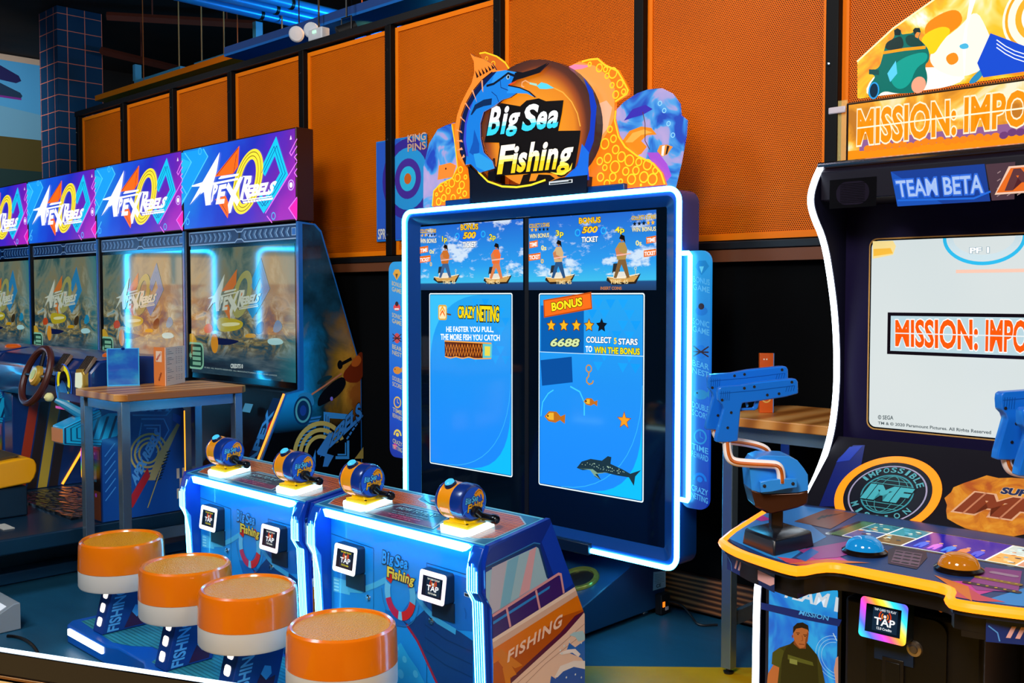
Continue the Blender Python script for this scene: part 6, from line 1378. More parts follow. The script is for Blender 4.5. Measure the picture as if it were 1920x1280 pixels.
# screen picture
def apex_screen():
    n = N('racing_screen_picture'); p = n.obj(); x, y, z = n.xyz(p)
    f = n.noise(n.mapping(p, (1, 1, 1), (5, 0, 2)), 2.0, 5, .6, .8)
    smoke = n.ramp(f, [(.30, '#123c44'), (.42, '#3a6a68'), (.52, '#7c8c78'), (.6, '#8e8a66'), (.72, '#b4b89c')])
    g = n.noise(n.mapping(p, (1, 1, 1.6), (1, 0, 7)), 5.0, 5, .6, 1.2)
    low = n.ramp(g, [(.28, '#0c1c30'), (.42, '#2a5a68'), (.5, '#8a7a48'), (.55, '#b0a878'), (.62, '#c8d0c0'), (.72, '#2898b0')])
    t = n.math('MULTIPLY', n.math('SUBTRACT', 1.62, z), 5); t = n.math('MINIMUM', n.math('MAXIMUM', t, 0), 1)
    c = n.mix(t, smoke, low)
    h = n.noise(n.mapping(p, (.6, 1, 4), (2, 0, 3), (0, .25, 0)), 3, 4, .6); road = n.ramp(h, [(.35, '#0c2238'), (.55, '#23485c'), (.75, '#6a8088')])
    t2 = n.math('MINIMUM', n.math('MAXIMUM', n.math('MULTIPLY', n.math('SUBTRACT', 1.28, z), 8), 0), 1)
    c = n.mix(t2, c, road)
    rt = n.math('MINIMUM', n.math('MAXIMUM', n.math('SUBTRACT', n.math('MULTIPLY', x, 2.2), .9), 0), .7)
    return n.out(n.mix(rt, c, '#1c98a8'), e=.52, r=.05, spec=.6)
a = Art((0, 3.784, 0), (1, 0, 0), (0, 0, 1), e=.6, r=.06)
sx0, sx1, sz0, sz1 = RX0 + .05, RX1 - .065, 1.03, 1.945
a.rect(sx0, sz0, sx1, sz1, apex_screen(), 1)
c7 = zc(320, 440, 4)
Q = lambda *p: a.pxs(*[c7(*q) for q in p])
def Q2(*pts):  # sign lettering shrunk into the screen
    A = Q((275, 620), (690, 620), (690, 262), (275, 262)); A0, A1, A3 = Vector(A[0]), Vector(A[1]), Vector(A[3])
    return [tuple(A0 + (A1 - A0) * ((x - 140) / 850) + (A3 - A0) * ((880 - y) / 640) * .95) for x, y in pts]
rebels(a, Q2, 3, 0, '#c87030', '#9a9a58', '#2a80b0', True, '#c4ccb8')
# racing cars in the picture
a.blob(Q((350, 700), (345, 640), (380, 615), (540, 640), (545, 690), (490, 720), (380, 730)), '#b8a828', 2); a.blob(Q((380, 660), (520, 655), (520, 680), (390, 690)), '#d8d8a0', 3)
a.blob(Q((300, 780), (360, 770), (500, 790), (520, 800), (440, 830), (320, 820)), '#101c48', 3); a.blob(Q((640, 750), (640, 680), (690, 640), (705, 680), (690, 740)), '#3a3020', 2); a.blob(Q((550, 770), (570, 740), (640, 740), (640, 775)), '#c89818', 3)
a.blob(Q((255, 740), (250, 690), (280, 660), (315, 680), (315, 730)), '#c04820', 2); a.blob(Q((312, 850), (305, 800), (330, 775), (355, 800), (350, 850)), '#b04820', 4); a.ell(*Q((332, 815))[0], .05, .07, '#d89028', 5)
a.blob(Q((760, 720), (800, 620), (850, 690), (800, 740)), '#1c88b0', 3); a.blob(Q((720, 780), (820, 770), (860, 820), (740, 830)), '#a8d8d8', 3)
a.blob(Q((130, 820), (190, 850), (200, 790), (160, 730), (130, 760)), '#c8a030', 2)
u, v = Q((130, 1000))[0]; a.rect(u, v, u + .24, v + .20, '#8ac8a8', 4, r=.05); a.rect(u + .015, v + .015, u + .225, v + .185, '#1c4038', 5, r=.04)
for i in range(4): a.rect(u + .08, v + .03 + i * .037, u + .20, v + .055 + i * .037, '#7ab898', 6)
a.star(u + .048, v + .10, .03, '#7ab898', 6, n=6)
a.ptext('CREDITS 0', [c7(452, 1000), c7(544, 1002), c7(544, 970), c7(452, 966)], '#d8e8e4', L=4, bold=.03)
a.ptext('© 2021 ALL RIGHTS RESERVED. ALL MANUFACTURERS, CARS AND LOGOS', [c7(255, 1000), c7(800, 1062), c7(800, 1050), c7(255, 988)], '#98b0b0', L=4)
a.build('screen', RC_)
MB().tube([(RX1 - .012, 3.355, .35), (RX1 - .012, 3.655, .97)], .008, mat('#ff8a28', e=2.2), 6).build('edge_light', RC_)
# printed right side
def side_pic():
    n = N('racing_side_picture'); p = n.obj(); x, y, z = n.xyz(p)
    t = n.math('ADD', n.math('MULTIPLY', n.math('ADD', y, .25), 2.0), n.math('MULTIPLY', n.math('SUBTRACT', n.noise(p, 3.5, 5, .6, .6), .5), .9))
    warm = n.ramp(t, [(.08, '#1aa4f4'), (.3, '#12709c'), (.45, '#173a4a'), (.62, '#8a6a24'), (.8, '#c89030'), (.95, '#a05a20')])  # cyan end: neon glow on the front edge painted into the print
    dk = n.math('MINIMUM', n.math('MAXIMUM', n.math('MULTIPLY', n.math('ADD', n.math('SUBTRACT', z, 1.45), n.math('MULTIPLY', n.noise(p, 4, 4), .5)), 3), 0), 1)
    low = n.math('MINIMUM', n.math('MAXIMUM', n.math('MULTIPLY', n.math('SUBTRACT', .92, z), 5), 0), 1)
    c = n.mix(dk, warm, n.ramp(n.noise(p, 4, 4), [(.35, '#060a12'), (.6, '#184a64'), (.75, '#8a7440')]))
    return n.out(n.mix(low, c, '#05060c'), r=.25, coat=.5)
a = Art((RX1 + .0004, 0, 0), (0, 1, 0), (0, 0, 1), r=.25, coat=.4)
c8 = zc(520, 640, 960 / 180)
Q = lambda *p: a.pxs(*[c8(*q) for q in p])
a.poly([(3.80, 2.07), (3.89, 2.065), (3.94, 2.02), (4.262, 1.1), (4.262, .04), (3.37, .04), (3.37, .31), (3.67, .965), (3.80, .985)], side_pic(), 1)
a.blob(Q((640, 330), (740, 220), (830, 90), (860, 130), (860, 400), (700, 420)), '#7a2a10', 2); a.blob(Q((720, 240), (800, 120), (850, 180), (800, 260)), '#c86020', 3)
a.blob(Q((390, 660), (420, 520), (640, 330), (700, 410), (620, 540), (480, 620)), '#0a0e18', 3); a.line(Q((340, 530), (460, 450), (640, 320)), .012, '#c88060', 4); a.blob(Q((395, 400), (480, 340), (560, 340), (520, 380), (400, 440)), '#123a4c', 3)
a.line(Q((620, 235), (740, 170)), .022, '#0c0e14', 4); a.ell(*Q((625, 232))[0], .022, .03, '#0c0e14', 4)
a.blob(Q((200, 520), (340, 500), (380, 640), (300, 640), (220, 600)), '#2a90d0', 3); a.ell(*Q((255, 690))[0], .072, .095, '#0c3a6c', 4); a.ring(*Q((255, 690))[0], .06, .014, '#58b8c8', 5, b=.08); a.ell(*Q((255, 690))[0], .025, .035, '#1c4aa8', 6)
a.ell(*Q((540, 572))[0], .012, .014, '#8a80ff', 5)
LB = '#3a9cf0'
for k, o in ((0, 0), (1, 24), (2, 44)): a.line(Q((470 + o, 930), (470 + o, 715 + o), (760 - o, 745 + o * .6)), .016 - k * .003, LB, 4)
a.line(Q((580, 1160), (705, 1160), (705, 990)), .02, LB, 4); a.line(Q((600, 1130), (680, 1130), (680, 1010)), .01, LB, 4)
for i in range(9): a.poly(Q((200 + i * 0 + (8 - i) * 16, 1050 - (8 - i) * 34), (300 + (8 - i) * 16, 1035 - (8 - i) * 34), (312 + (8 - i) * 16, 1013 - (8 - i) * 34), (208 + (8 - i) * 16, 1030 - (8 - i) * 34)), '#2f88d8', 4)
c0 = Q((420, 1110))[0]
for R_, w_, c in ((.21, .03, '#c8b868'), (.165, .028, '#c8b868'), (.12, .025, '#c8b868')): a.ring(c0[0], c0[1], R_, w_, c, 5, a0=20, a1=190, n=20)
a.text('REBELS', Q((420, 1160), (850, 760), (820, 600), (520, 930)), '#3c8ee4', L=7, bold=.05, out='#06080e', ow=.03)
a.poly(Q((390, 1100), (520, 900), (540, 960), (490, 1120), (560, 1140), (500, 1250), (450, 1250), (470, 1150), (400, 1130)), '#3c8ee4', 9)
a.poly(Q((860, 1050), (860, 1170), (770, 1170)), '#b8a050', 5)
for i in range(6): a.line(Q((690 + i * 28, 975 - i * 42), (712 + i * 28, 945 - i * 42)), .014, '#3c8ee4', 6)
a.poly(Q((330, 1240), (380, 1080), (380, 1250)), '#3a98f0', 5)
a.build('side_print', RC_)
# small front print under the screen on the right
ve = Vector((0, .30, .65)).normalized()
a = Art((0, 3.359, .32), (1, 0, 0), ve, r=.35)
a.poly([(RX1 - .16, .05), (RX1 - .03, .05), (RX1 - .03, .68), (RX1 - .12, .68)], '#0c2c58', 1); a.text('APEX', [(RX1 - .05, .2), (RX1 - .05, .6), (RX1 - .13, .6), (RX1 - .13, .2)], '#3c9cf0', L=2, bold=.05); a.ring(RX1 - .08, .26, .06, .02, '#c8a838', 3, a0=200, a1=360); a.poly([(RX1 - .06, .5), (RX1 - .04, .42), (RX1 - .03, .55)], '#d82828', 3)
a.rect(RX1 - .42, .56, RX1 - .32, .62, '#58a8d0', 1)
a.build('pedestal_print', RC_)
rl = ['second racing screen cabinet from the right, its sign above the menu stands', 'third racing screen cabinet from the right', 'leftmost racing screen cabinet, cut by the left edge of the photo']
for i in range(3):
    c = copy_tree(RC_); c.location = (ol.x - PITCH * (i + 1), ol.y, 0); c['label'] = rl[i]
# ================================================================ racing seats
RS = thing('driving_simulator', ((RX0 + RX1) / 2, 2.3, 0), 'nearest driving rig with yellow seat, steering wheel and blue side panel, beside the wooden table', 'driving simulator', 'driving rigs before the racing screens')
NVY = mat('#0d2f6e', r=.3, coat=.3); DK = mat('#0a1018', r=.4)
MB().box(-7.0, -5.86, 1.35, 3.2, .005, .07, mat('#0d3a58', r=.35)).build('base_frame', RS, bev=.006)
MB().box(-6.8, -6.0, 1.5, 3.0, .07, .24, DK).build('motion_core', RS)
MB().box(-7.04, -5.57, 1.3, 3.02, .24, .325, mat('#0c2a40', r=.3)).build('deck', RS, bev=.008)
def tread():
    n = N('tread_plate'); p = n.obj(); c = n.n('ShaderNodeTexChecker'); v = n.n('ShaderNodeTexVoronoi'); n.l(n.mapping(p, (1, 2.2, 1), rot=(0, 0, .7)), v.inputs['Vector']); v.inputs['Scale'].default_value = 14
    return n.out(n.ramp(v.outputs['Distance'], [(.2, '#9aa8b0'), (.5, '#3a444c')]), r=.25, m=.9, bump=v.outputs['Distance'], bs=1.0)
MB().box(-6.75, -5.78, 2.36, 2.98, .3255, .34, tread()).build('tread_plate', RS)
MB().box(-5.95, -5.8, 2.0, 2.06, .326, .33, mat('#c8c8c0')).build('deck_sticker', RS)
# side boxes of the footwell and the arm with stripes
def sidebox(x0, x1, xs, inner):
    o = MB().prism([(2.45, .326), (2.96, .326), (2.96, .92), (2.93, .97), (2.45, .97)], 'x', x0, x1, mat('#0e3070', r=.3, coat=.3)).build('side_box', RS, bev=.004)
    return o
sb = sidebox(-5.74, -5.58, -5.58, 1); sb2 = sidebox(-7.04, -6.90, -7.04, -1)
a = Art((-5.5795, 0, 0), (0, 1, 0), (0, 0, 1), r=.3, coat=.3)
c3 = zc(0, 600, 1920 / 450); Q = lambda *p: a.pxs(*[c3(*q) for q in p])
a.poly([(2.455, .33), (2.955, .33), (2.955, .92), (2.925, .965), (2.455, .965)], '#1450a8', 1)
for i in range(5): a.poly(Q((1070 + i * 62, 730), (1110 + i * 62, 728), (1090 + i * 62, 695)), '#4a9ce8', 2)
a.line(Q((1060, 760), (1330, 760), (1390, 690)), .008, '#3a8ad8', 2); a.line(Q((1130, 790), (1310, 790), (1350, 880), (1250, 1060)), .007, '#4a9ce8', 2); a.line(Q((1150, 840), (1280, 840), (1280, 1000)), .008, '#58a8f0', 2); a.line(Q((1170, 865), (1255, 865), (1255, 990)), .006, '#58a8f0', 2)
for i in range(12): a.line(Q((1070 + i * 5, 1080 - i * 20), (1110 + i * 2, 1040 - i * 20)), .006, '#4a9ce8', 2)
c0 = Q((1190, 1060))[0]
for R_ in (.115, .09, .065): a.ring(c0[0], c0[1], R_, .012, '#c8b868', 3, n=28)
a.text('APEX REBELS', Q((1085, 1330), (1290, 920), (1240, 860), (1040, 1260)), '#58a8f0', L=5, bold=.06)
a.poly(Q((1270, 880 + 180), (1450, 770), (1440, 830), (1240, 1280), (1180, 1280)), '#b8a870', 3); a.poly(Q((1380, 740), (1450, 770), (1440, 840), (1380, 800)), '#1458d0', 4)
for i in range(10): a.line(Q((1240 + i * 10, 1290 - i * 26), (1290 + i * 8, 1260 - i * 24)), .007, '#101820', 4)
a.poly(Q((1000, 1480), (1180, 1180), (1200, 1250), (1060, 1500)), '#c01c28', 3); a.line(Q((1180, 1500), (1290, 1180)), .006, '#c8b868', 4)
for i in range(3):
    for j in range(3):
        if (i + j) % 2 == 0: a.poly([(2.90 + i * .018, .40 + j * .06), (2.918 + i * .018, .40 + j * .06), (2.918 + i * .018, .46 + j * .06), (2.90 + i * .018, .46 + j * .06)], '#d8d0c0', 3)
for i in range(6): a.line([(2.47, .45 + i * .05), (2.53, .52 + i * .05)], .006, '#4a9ce8', 2)
a.build('side_print', sb)
MB().box(-5.584, -5.576, 2.952, 2.958, .33, .92, mat('#ff9a20', e=2.0)).build('edge_light', sb)
MB().tube([(-6.895, 2.76, .335), (-6.895, 2.93, .60), (-6.895, 2.95, .66)], .008, mat('#ff8a18', e=2.6), 6).build('edge_light', sb2)
a = Art((-6.8995, 0, 0), (0, 1, 0), (0, 0, 1), r=.35)
for i, c in enumerate(('#a83410', '#2a1a10', '#c8a838', '#2a1a10')): a.poly([(2.46 + i * .07, .33), (2.52 + i * .07, .33), (2.62 + i * .07, .9), (2.56 + i * .07, .9)], c, 1)
a.build('side_print', sb2)
a = Art((0, 2.4495, 0), (1, 0, 0), (0, 0, 1), r=.3)
a.rect(-5.73, .335, -5.59, .74, '#0a0c10', 1); a.rect(-5.73, .335, -5.59, .50, '#7a3c1c', 2); a.rect(-5.72, .68, -5.60, .735, '#8a4a24', 2); a.rect(-5.70, .55, -5.64, .64, '#2a7aa8', 2); a.ell(-5.66, .71, .012, .008, '#e8e0d0', 3); a.ell(-5.65, .475, .012, .012, '#c858e0', 3)
a.build('coin_panel', sb)
n = N('rainbow_trim'); z_ = n.xyz(n.obj())[2]
RB = n.out(n.ramp(n.math('FRACT', n.math('MULTIPLY', z_, 4.2)), [(0, '#ff40a0'), (.3, '#ff8a18'), (.5, '#ffc020'), (.62, '#70d040'), (.8, '#3050f0'), (1, '#c040f0')]), e=1.3, r=.3)
MB().tube([(p[0], 2.425, p[1]) for p in rrect(-5.775, .56, -5.70, .74, .02)], .007, RB, 6, closed=True).build('reader_ring', sb)
arm_ = MB().prism([(2.245, .79), (2.46, .755), (2.62, .775), (2.62, .985), (2.52, .99), (2.245, .885)], 'x', -5.73, -5.582, mat('#11a8e0', r=.3, coat=.3)).build('arm_rest', RS, bev=.006, label='cyan striped arm beside the wheel')
a = Art((-5.5815, 0, 0), (0, 1, 0), (0, 0, 1), r=.3, coat=.3)
hx = [(2.25, .795), (2.46, .76), (2.615, .78), (2.615, .98), (2.52, .985), (2.25, .88)]
hc = Vector((2.45, .865))
for k, c in ((1.0, '#0e3c70'), (.95, '#18b8f0'), (.84, '#0e4c80'), (.80, '#18b8f0'), (.68, '#0e4c80'), (.64, '#18b8f0')): a.poly([tuple(hc + (Vector(p) - hc) * k) for p in hx], c, 1 + (1 - k) * 10)
for i in range(5): a.poly([(2.34 + i * .05, .80), (2.355 + i * .05, .80), (2.40 + i * .05, .925), (2.385 + i * .05, .925)], '#0e3c70', 6)
a.build('arm_print', arm_)
MB().box(-5.725, -5.588, 2.238, 2.246, .80, .875, mat('#e08a48', r=.35)).build('arm_front', arm_)
MB().prism([(2.42, .955), (2.62, .985), (2.60, 1.02), (2.54, 1.035), (2.47, 1.02)], 'x', -5.72, -5.6, mat('#1a78c0', r=.3)).build('arm_cover', arm_, bev=.01)
g = MB(); g.tube([(-5.66, 2.38, .94), (-5.70, 2.30, 1.0), (-5.72, 2.26, 1.025)], .014, mat('#2a90b8', r=.3), 10, rs=[.03, .024, .014]); g = g.build('shift_lever', arm_)
MB().lathe([(0, -.026), (.016, -.02), (.025, -.006), (.026, .006), (.018, .02), (0, .026)], (-5.74, 2.235, 1.04), (0, -.6, .4), mat('#f0e8a0', r=.2), 16).build('shift_knob', arm_)
# dashboard
dp = [(2.43, .975), (2.40, 1.03), (2.40, 1.17), (2.46, 1.235), (2.62, 1.26), (2.95, 1.24), (2.97, .975)]
d = MB().prism(dp, 'x', -7.03, -5.60, NVY).build('dashboard', RS, bev=.012)
def dpos(px_, py_): p = at('y', 2.40, px_, py_); return min(p.x, -5.668), p.z
for px_, py_ in ((187, 680), (113, 671)):
    x, z = dpos(px_, py_)
    z = 1.215
    v = MB().prism([(2.385, 1.16), (2.378, 1.175), (2.44, 1.262), (2.455, 1.25)], 'x', x - .055, x + .055, mat('#a88a70', r=.3, m=.6)).build('air_vent', d, bev=.003)
    for i in range(5): MB().prism([(2.379, 1.172), (2.376, 1.176), (2.438, 1.264), (2.441, 1.262)], 'x', x - .045 + i * .02, x - .035 + i * .02, mat('#180c08', r=.5)).build('vent_slot', v)
x, z = dpos(169, 703); z = 1.13
v = MB().prism([(x - .06, z - .06), (x + .03, z - .065), (x + .055, z - .03), (x + .055, z + .04), (x + .03, z + .065), (x - .05, z + .06), (x - .062, z + .02)], 'y', 2.375, 2.41, mat('#c8a040', r=.25, m=.5)).build('headlight', d, bev=.005)
MB().prism([(x - .05, z - .04), (x + .02, z - .045), (x + .035, z - .02), (x + .035, z + .03), (x + .02, z + .045), (x - .042, z + .04)], 'y', 2.369, 2.377, mat('#e8f0d0', e=.7)).build('lens', v)
x, z = dpos(120, 722)
a = Art((0, 2.3985, 0), (1, 0, 0), (0, 0, 1), e=.7, r=.2)
a.ell(x, z, .115, .125, '!#081020', 1); a.ring(x, z, .115, .01, '#2a60d8', 2, b=.125)
a.ring(x, z + .02, .09, .03, '#e8dc20', 3, a0=-20, a1=200, b=.095); a.poly([(x - .07, z - .02), (x - .02, z + .03), (x + .03, z + .01), (x + .06, z - .04), (x - .03, z - .05)], '#1c3468', 4); a.poly([(x - .085, z - .1), (x - .05, z - .06), (x - .02, z - .09), (x - .04, z - .12)], '#e0c820', 4); a.poly([(x + .04, z - .11), (x + .06, z - .03), (x + .085, z - .06), (x + .08, z - .1)], '#e8d020', 4); a.rect(x - .02, z - .11, x + .02, z - .08, '#3878f0', 5)
a.line([(x - .12, z - .135), (x + .14, z - .135)], .014, '#d82a90', 3)
a.build('gauge_cluster', d)
for px_, py_ in ((168, 664),):
    x, z = dpos(px_, py_); MB().lathe([(.05, 0), (.05, .012), (.035, .022), (0, .024)], (x, 2.56, 1.255), (0, 0, 1), mat('#f06a18', e=.4, r=.3), 18).build('start_button', d)
MB().box(-6.0, -5.66, 2.392, 2.401, 1.0, 1.04, mat('#3a1a60', r=.3)).build('dash_trim', d)
# steering wheel
wc = at('y', 2.30, 68, 704); wn = Vector((0, -.94, .34)).normalized()
w_ = MB(); wu = Vector((1, 0, 0)); wv = wn.cross(wu).normalized() * -1
w_.tube([wc + wu * .155 * math.cos(t) * 1.05 + wv * .165 * math.sin(t) for t in [2 * math.pi * i / 40 for i in range(40)]], .02, mat('#4a2018', r=.4), 10, closed=True)
sw = w_.build('steering_wheel', RS)
for t in (0, 180, 270):
    t = math.radians(t); dd = wu * math.cos(t) + wv * math.sin(t); MB().tube([wc + dd * .04 - wn * .01, wc + dd * .15], .012, mat('#2a2c34', r=.3, m=.6), 8).build('spoke', sw)
MB().lathe([(0, .022), (.045, .02), (.06, .008), (.062, -.01)], wc, wn, mat('#e0b040', r=.25, m=.4), 28).build('hub', sw); MB().lathe([(0, .0235), (.03, .0232)], wc, wn, mat('#c8d870', e=.4), 24).build('hub_badge', sw)
MB().cyl(wc - wn * .01, wc - wn * .13, .03, DK, 16).build('column', sw)
# seat
SX = (-6.68, -6.08)
MB().box(SX[0] + .05, SX[1] - .01, 1.55, 2.24, .326, .50, mat('#0c2438', r=.4)).build('seat_base', RS, bev=.01)
YS = mat('#f5a800', r=.4)
MB().prism(chaikin([(1.5, .50), (2.24, .50), (2.29, .56), (2.29, .64), (2.24, .67), (1.95, .64), (1.62, .60), (1.5, .62)], 1), 'x', SX[0], SX[1], YS).build('seat_cushion', RS, bev=.02, seg=3)
MB().prism(chaikin([(1.70, .63), (1.95, .648), (2.2, .683), (2.22, .672), (1.95, .63), (1.70, .61)], 1), 'x', SX[0] + .06, SX[1] - .05, mat('#4a3a1c', r=.6)).build('seat_insert', RS)
MB().prism(chaikin([(1.42, .50), (1.56, .55), (1.52, 1.0), (1.44, 1.35), (1.34, 1.38), (1.30, 1.3), (1.36, .9)], 1), 'x', SX[0], SX[1], YS).build('backrest', RS, bev=.02, seg=3)
r2 = copy_tree(RS); r2.location = (RS.location.x - PITCH, RS.location.y, 0); r2['label'] = 'second driving rig, partly seen at the left edge of the photo'
# ================================================================ bar tables and what stands on them
def wood_mat():
    n = N('table_wood'); p = n.obj(); w = n.n('ShaderNodeTexWave', wave_type='BANDS', bands_direction='X'); n.l(n.mapping(p, (1.6, .15, 1)), w.inputs['Vector']); w.inputs['Scale'].default_value = 1.2; w.inputs['Distortion'].default_value = 9; w.inputs['Detail'].default_value = 3
    return n.out(n.ramp(w.outputs['Fac'], [(0, '#9a5a20'), (.5, '#c8843c'), (1, '#d89a54')]), r=.35)
TW = wood_mat(); CHR = mat('#7d93a4', r=.22, m=.75)
def table(x0, x1, y0, y1, zt, label):
    t = thing('bar_table', ((x0 + x1) / 2, (y0 + y1) / 2, 0), label, 'table', 'wooden bar tables on square metal legs')
    ch = .05
    MB().prism([(x0 + ch, y0), (x1 - ch, y0), (x1, y0 + ch), (x1, y1 - ch), (x1 - ch, y1), (x0 + ch, y1), (x0, y1 - ch), (x0, y0 + ch)], 'z', zt - .038, zt, TW).build('table_top', t, bev=.004)
    i = .055; s = .024
    for x in (x0 + i, x1 - i):
        for y in (y0 + i, y1 - i):
            l = MB().box(x - s, x + s, y - s, y + s, .025, zt - .038, CHR).build('leg', t, bev=.003)
            MB().lathe([(.02, 0), (.022, .008), (.01, .012), (.01, .026)], (x, y, .001), (0, 0, 1), BLACK, 14).build('levelling_foot', l)
    r = MB()
    for y in (y0 + i, y1 - i): MB().box(x0 + i + s, x1 - i - s, y - .012, y + .012, zt - .095, zt - .04, CHR).build('rail', t)
    for x in (x0 + i, x1 - i): MB().box(x - .012, x + .012, y0 + i + s, y1 - i - s, zt - .095, zt - .04, CHR).build('rail', t)
    MB().box(x0 + i + s, x1 - i - s, y1 - i - .012, y1 - i + .012, .2, .26, CHR).build('foot_rail', t)
    MB().box(x0 + i - .012, x0 + i + .012, y0 + i + s, y1 - i - s, .2, .26, CHR).build('foot_rail', t)
    return t
table(-5.545, -4.985, 2.28, 3.04, 1.1, 'bar table with the blue sign and menus, beside the nearest driving rig')
table(-2.345, -1.97 + .19, 3.63, 4.22, 1.1, 'bar table by the black wall, behind the left light guns')
# blue acrylic sign
zt = 1.1
A0, A1 = at('z', zt, 201, 724), at('z', zt, 262, 722); hh = .21
dv = (A1 - A0); dv.z = 0; L_ = dv.length; dv.normalize(); nv = Vector((dv.y, -dv.x, 0))
t = thing('sign_holder', ((A0 + A1) / 2), 'blue acrylic sign holder on the left end of the wooden bar table', 'sign holder')
b = MB(); b.xf = Matrix.Translation(A0) @ Matrix.Rotation(math.atan2(dv.y, dv.x), 4, 'Z'); b.box(0, L_, 0, .012, .001, hh, mat('#48b8f4', r=.08, coat=.5)); b.box(0, L_, -.03, .045, .0005, .006, mat('#58c0f4', r=.08)); b.build('acrylic_stand', t, bev=.001)
n = N('sign_sheet_blue'); A = Art(A0 + nv * .0005, dv, (0, 0, 1), r=.08, coat=.6)
A.rect(.006, .008, L_ - .006, hh - .004, n.out(n.ramp(n.noise(n.mapping(n.obj(), (1, 1, 1.5)), 9, 3), [(.35, '#0a6ae8'), (.5, '#1a90f4'), (.65, '#38c0f8')]), r=.1, coat=.5, e=.45), 1); A.ell(L_ / 2, hh - .003, .01, .008, '#0a2a78', 2, n=12)
A.build('sign_sheet', t)
# folded menu
B0, B1, B2 = at('z', zt, 289, 722), at('z', zt, 311, 724), at('z', zt, 347, 717); hh = .215
t = thing('menu_card', B1, 'folded orange and white menu card right of the blue sign on the bar table', 'menu')
for P0, P1, c, nm_ in ((B0, B1, '#ee8434', 'orange_panel'), (B1, B2, '#e8dccc', 'price_panel')):
    d_ = (P1 - P0); d_.z = 0; L_ = d_.length; d_.normalize(); b = MB(); b.xf = Matrix.Translation(P0) @ Matrix.Rotation(math.atan2(d_.y, d_.x), 4, 'Z'); b.box(0, L_, 0, .003, .001, hh, mat(c, r=.5)); o = b.build(nm_, t)
    A = Art(P0 + Vector((d_.y, -d_.x, 0)) * .0004, d_, (0, 0, 1), r=.5)
    if c[1] == 'e' and c == '#ee8434':
        A.rect(L_ * .2, hh * .62, L_ * .7, hh * .9, '#f8d8b8', 1); A.text('MENU', [(L_ * .3, hh * .64), (L_ * .66, hh * .82), (L_ * .6, hh * .88), (L_ * .24, hh * .70)], '#c02818', L=2); A.text('drinks', [(L_ * .5, hh * .12), (L_ * .7, hh * .34), (L_ * .55, hh * .36), (L_ * .35, hh * .14)], '#8a3a10', L=2)
    else:
        for i in range(16):
            if i in (3, 8, 12): continue
            A.rect(L_ * .08, hh * (.93 - i * .053), L_ * (.2 + .1 * ((i * 7) % 3)), hh * (.94 - i * .053), '#505860', 1)
            for k in range(3): A.rect(L_ * (.52 + k * .13), hh * (.93 - i * .053), L_ * (.58 + k * .13), hh * (.94 - i * .053), '#505860', 1)
    A.build('card_print', o)
# specials card on the right table
C0, C1, C2 = Vector((-2.14, 3.80, 1.1)), Vector((-2.09, 3.885, 1.1)), Vector((-2.10, 3.93, 1.1))
C0 = at('y', 3.84, 1424, 770); C1 = at('y', 3.88, 1449, 770); C0.z = C1.z = 1.1
t = thing('menu_card', C0, 'orange specials card standing on the right bar table behind the light guns', 'menu')
d_ = (C1 - C0); d_.z = 0; L_ = d_.length; d_.normalize(); hh = at('y', 3.84, 1424, 662).z - 1.1
b = MB(); b.xf = Matrix.Translation(C0) @ Matrix.Rotation(math.atan2(d_.y, d_.x), 4, 'Z'); b.box(0, L_, 0, .022, .001, hh, mat('#d85a14', r=.3)); b.box(L_, L_ + .004, 0, .022, .001, hh, mat('#5a90d8', r=.2)); o = b.build('card_body', t, bev=.001)
A = Art(C0 + Vector((d_.y, -d_.x, 0)) * .0005, d_, (0, 0, 1), r=.3)
for i, s in enumerate(('AFTER WORK', 'SPECIALS')): A.text(s, [(L_ * .08, hh * (.66 - i * .13)), (L_ * .92, hh * (.70 - i * .13)), (L_ * .92, hh * (.79 - i * .13)), (L_ * .08, hh * (.75 - i * .13))], '#f4e8d8', L=2, bold=.03)
A.ell(L_ * .3, hh * .9, L_ * .06, L_ * .06, '#f4e8d8', 1, n=10); A.ell(L_ * .5, hh * .9, L_ * .06, L_ * .06, '#f4e8d8', 1, n=10); A.ring(L_ * .5, hh * .25, L_ * .35, L_ * .1, '#f0c060', 1, n=20)
A.build('card_print', o)
# ================================================================ ceiling services
PB_ = mat('#1a86d8', r=.3, m=.3)
for i, (x, y) in enumerate(((480, 25), (480, 8), (480, -9))):
    p = at('z', 4.35, x, y); t = thing('ceiling_pipe', (p.x, 6, 4.35), ('lowest', 'middle', 'topmost')[i] + ' of the three parallel blue pipes under the ceiling', 'pipe', 'blue pipes under the ceiling')
    MB().cyl((p.x, 4.6, 4.35), (p.x, 9.7, 4.35), .05, PB_, 18).build('pipe_run', t)
    for y_ in (5.5, 6.6, 8): MB().tube([(p.x, y_, 4.41), (p.x, y_, 5.2)], .006, DARKM, 6).build('hanger_rod', t); MB().cyl((p.x, y_ - .015, 4.35), (p.x, y_ + .015, 4.35), .056, DARKM, 18).build('pipe_clamp', t)
p0, p1 = at('y', 4.75, 500, 82), at('y', 4.75, 720, 12)
t = thing('cable_tray', (p0.x, 4.85, p0.z), 'long blue lit cable tray running above the orange panels', 'cable tray')
zz = (p0.z + p1.z) / 2
o = MB().box(p0.x - .6, 0, 4.70, 5.05, zz - .02, zz, mat('#1c6ac0', r=.4)).build('tray_floor', t)
MB().box(p0.x - .6, 0, 4.70, 4.71, zz, zz + .06, mat('#2a4a8a', r=.4)).build('tray_side', t); MB().box(p0.x - .6, 0, 5.04, 5.05, zz, zz + .06, mat('#2a4a8a', r=.4)).build('tray_side', t)
for k in range(3): MB().tube([(p0.x + .3 + k * 1.6, 4.87, zz + .06), (p0.x + .3 + k * 1.6, 4.87, 5.2)], .006, DARKM, 6).build('hanger_rod', t)
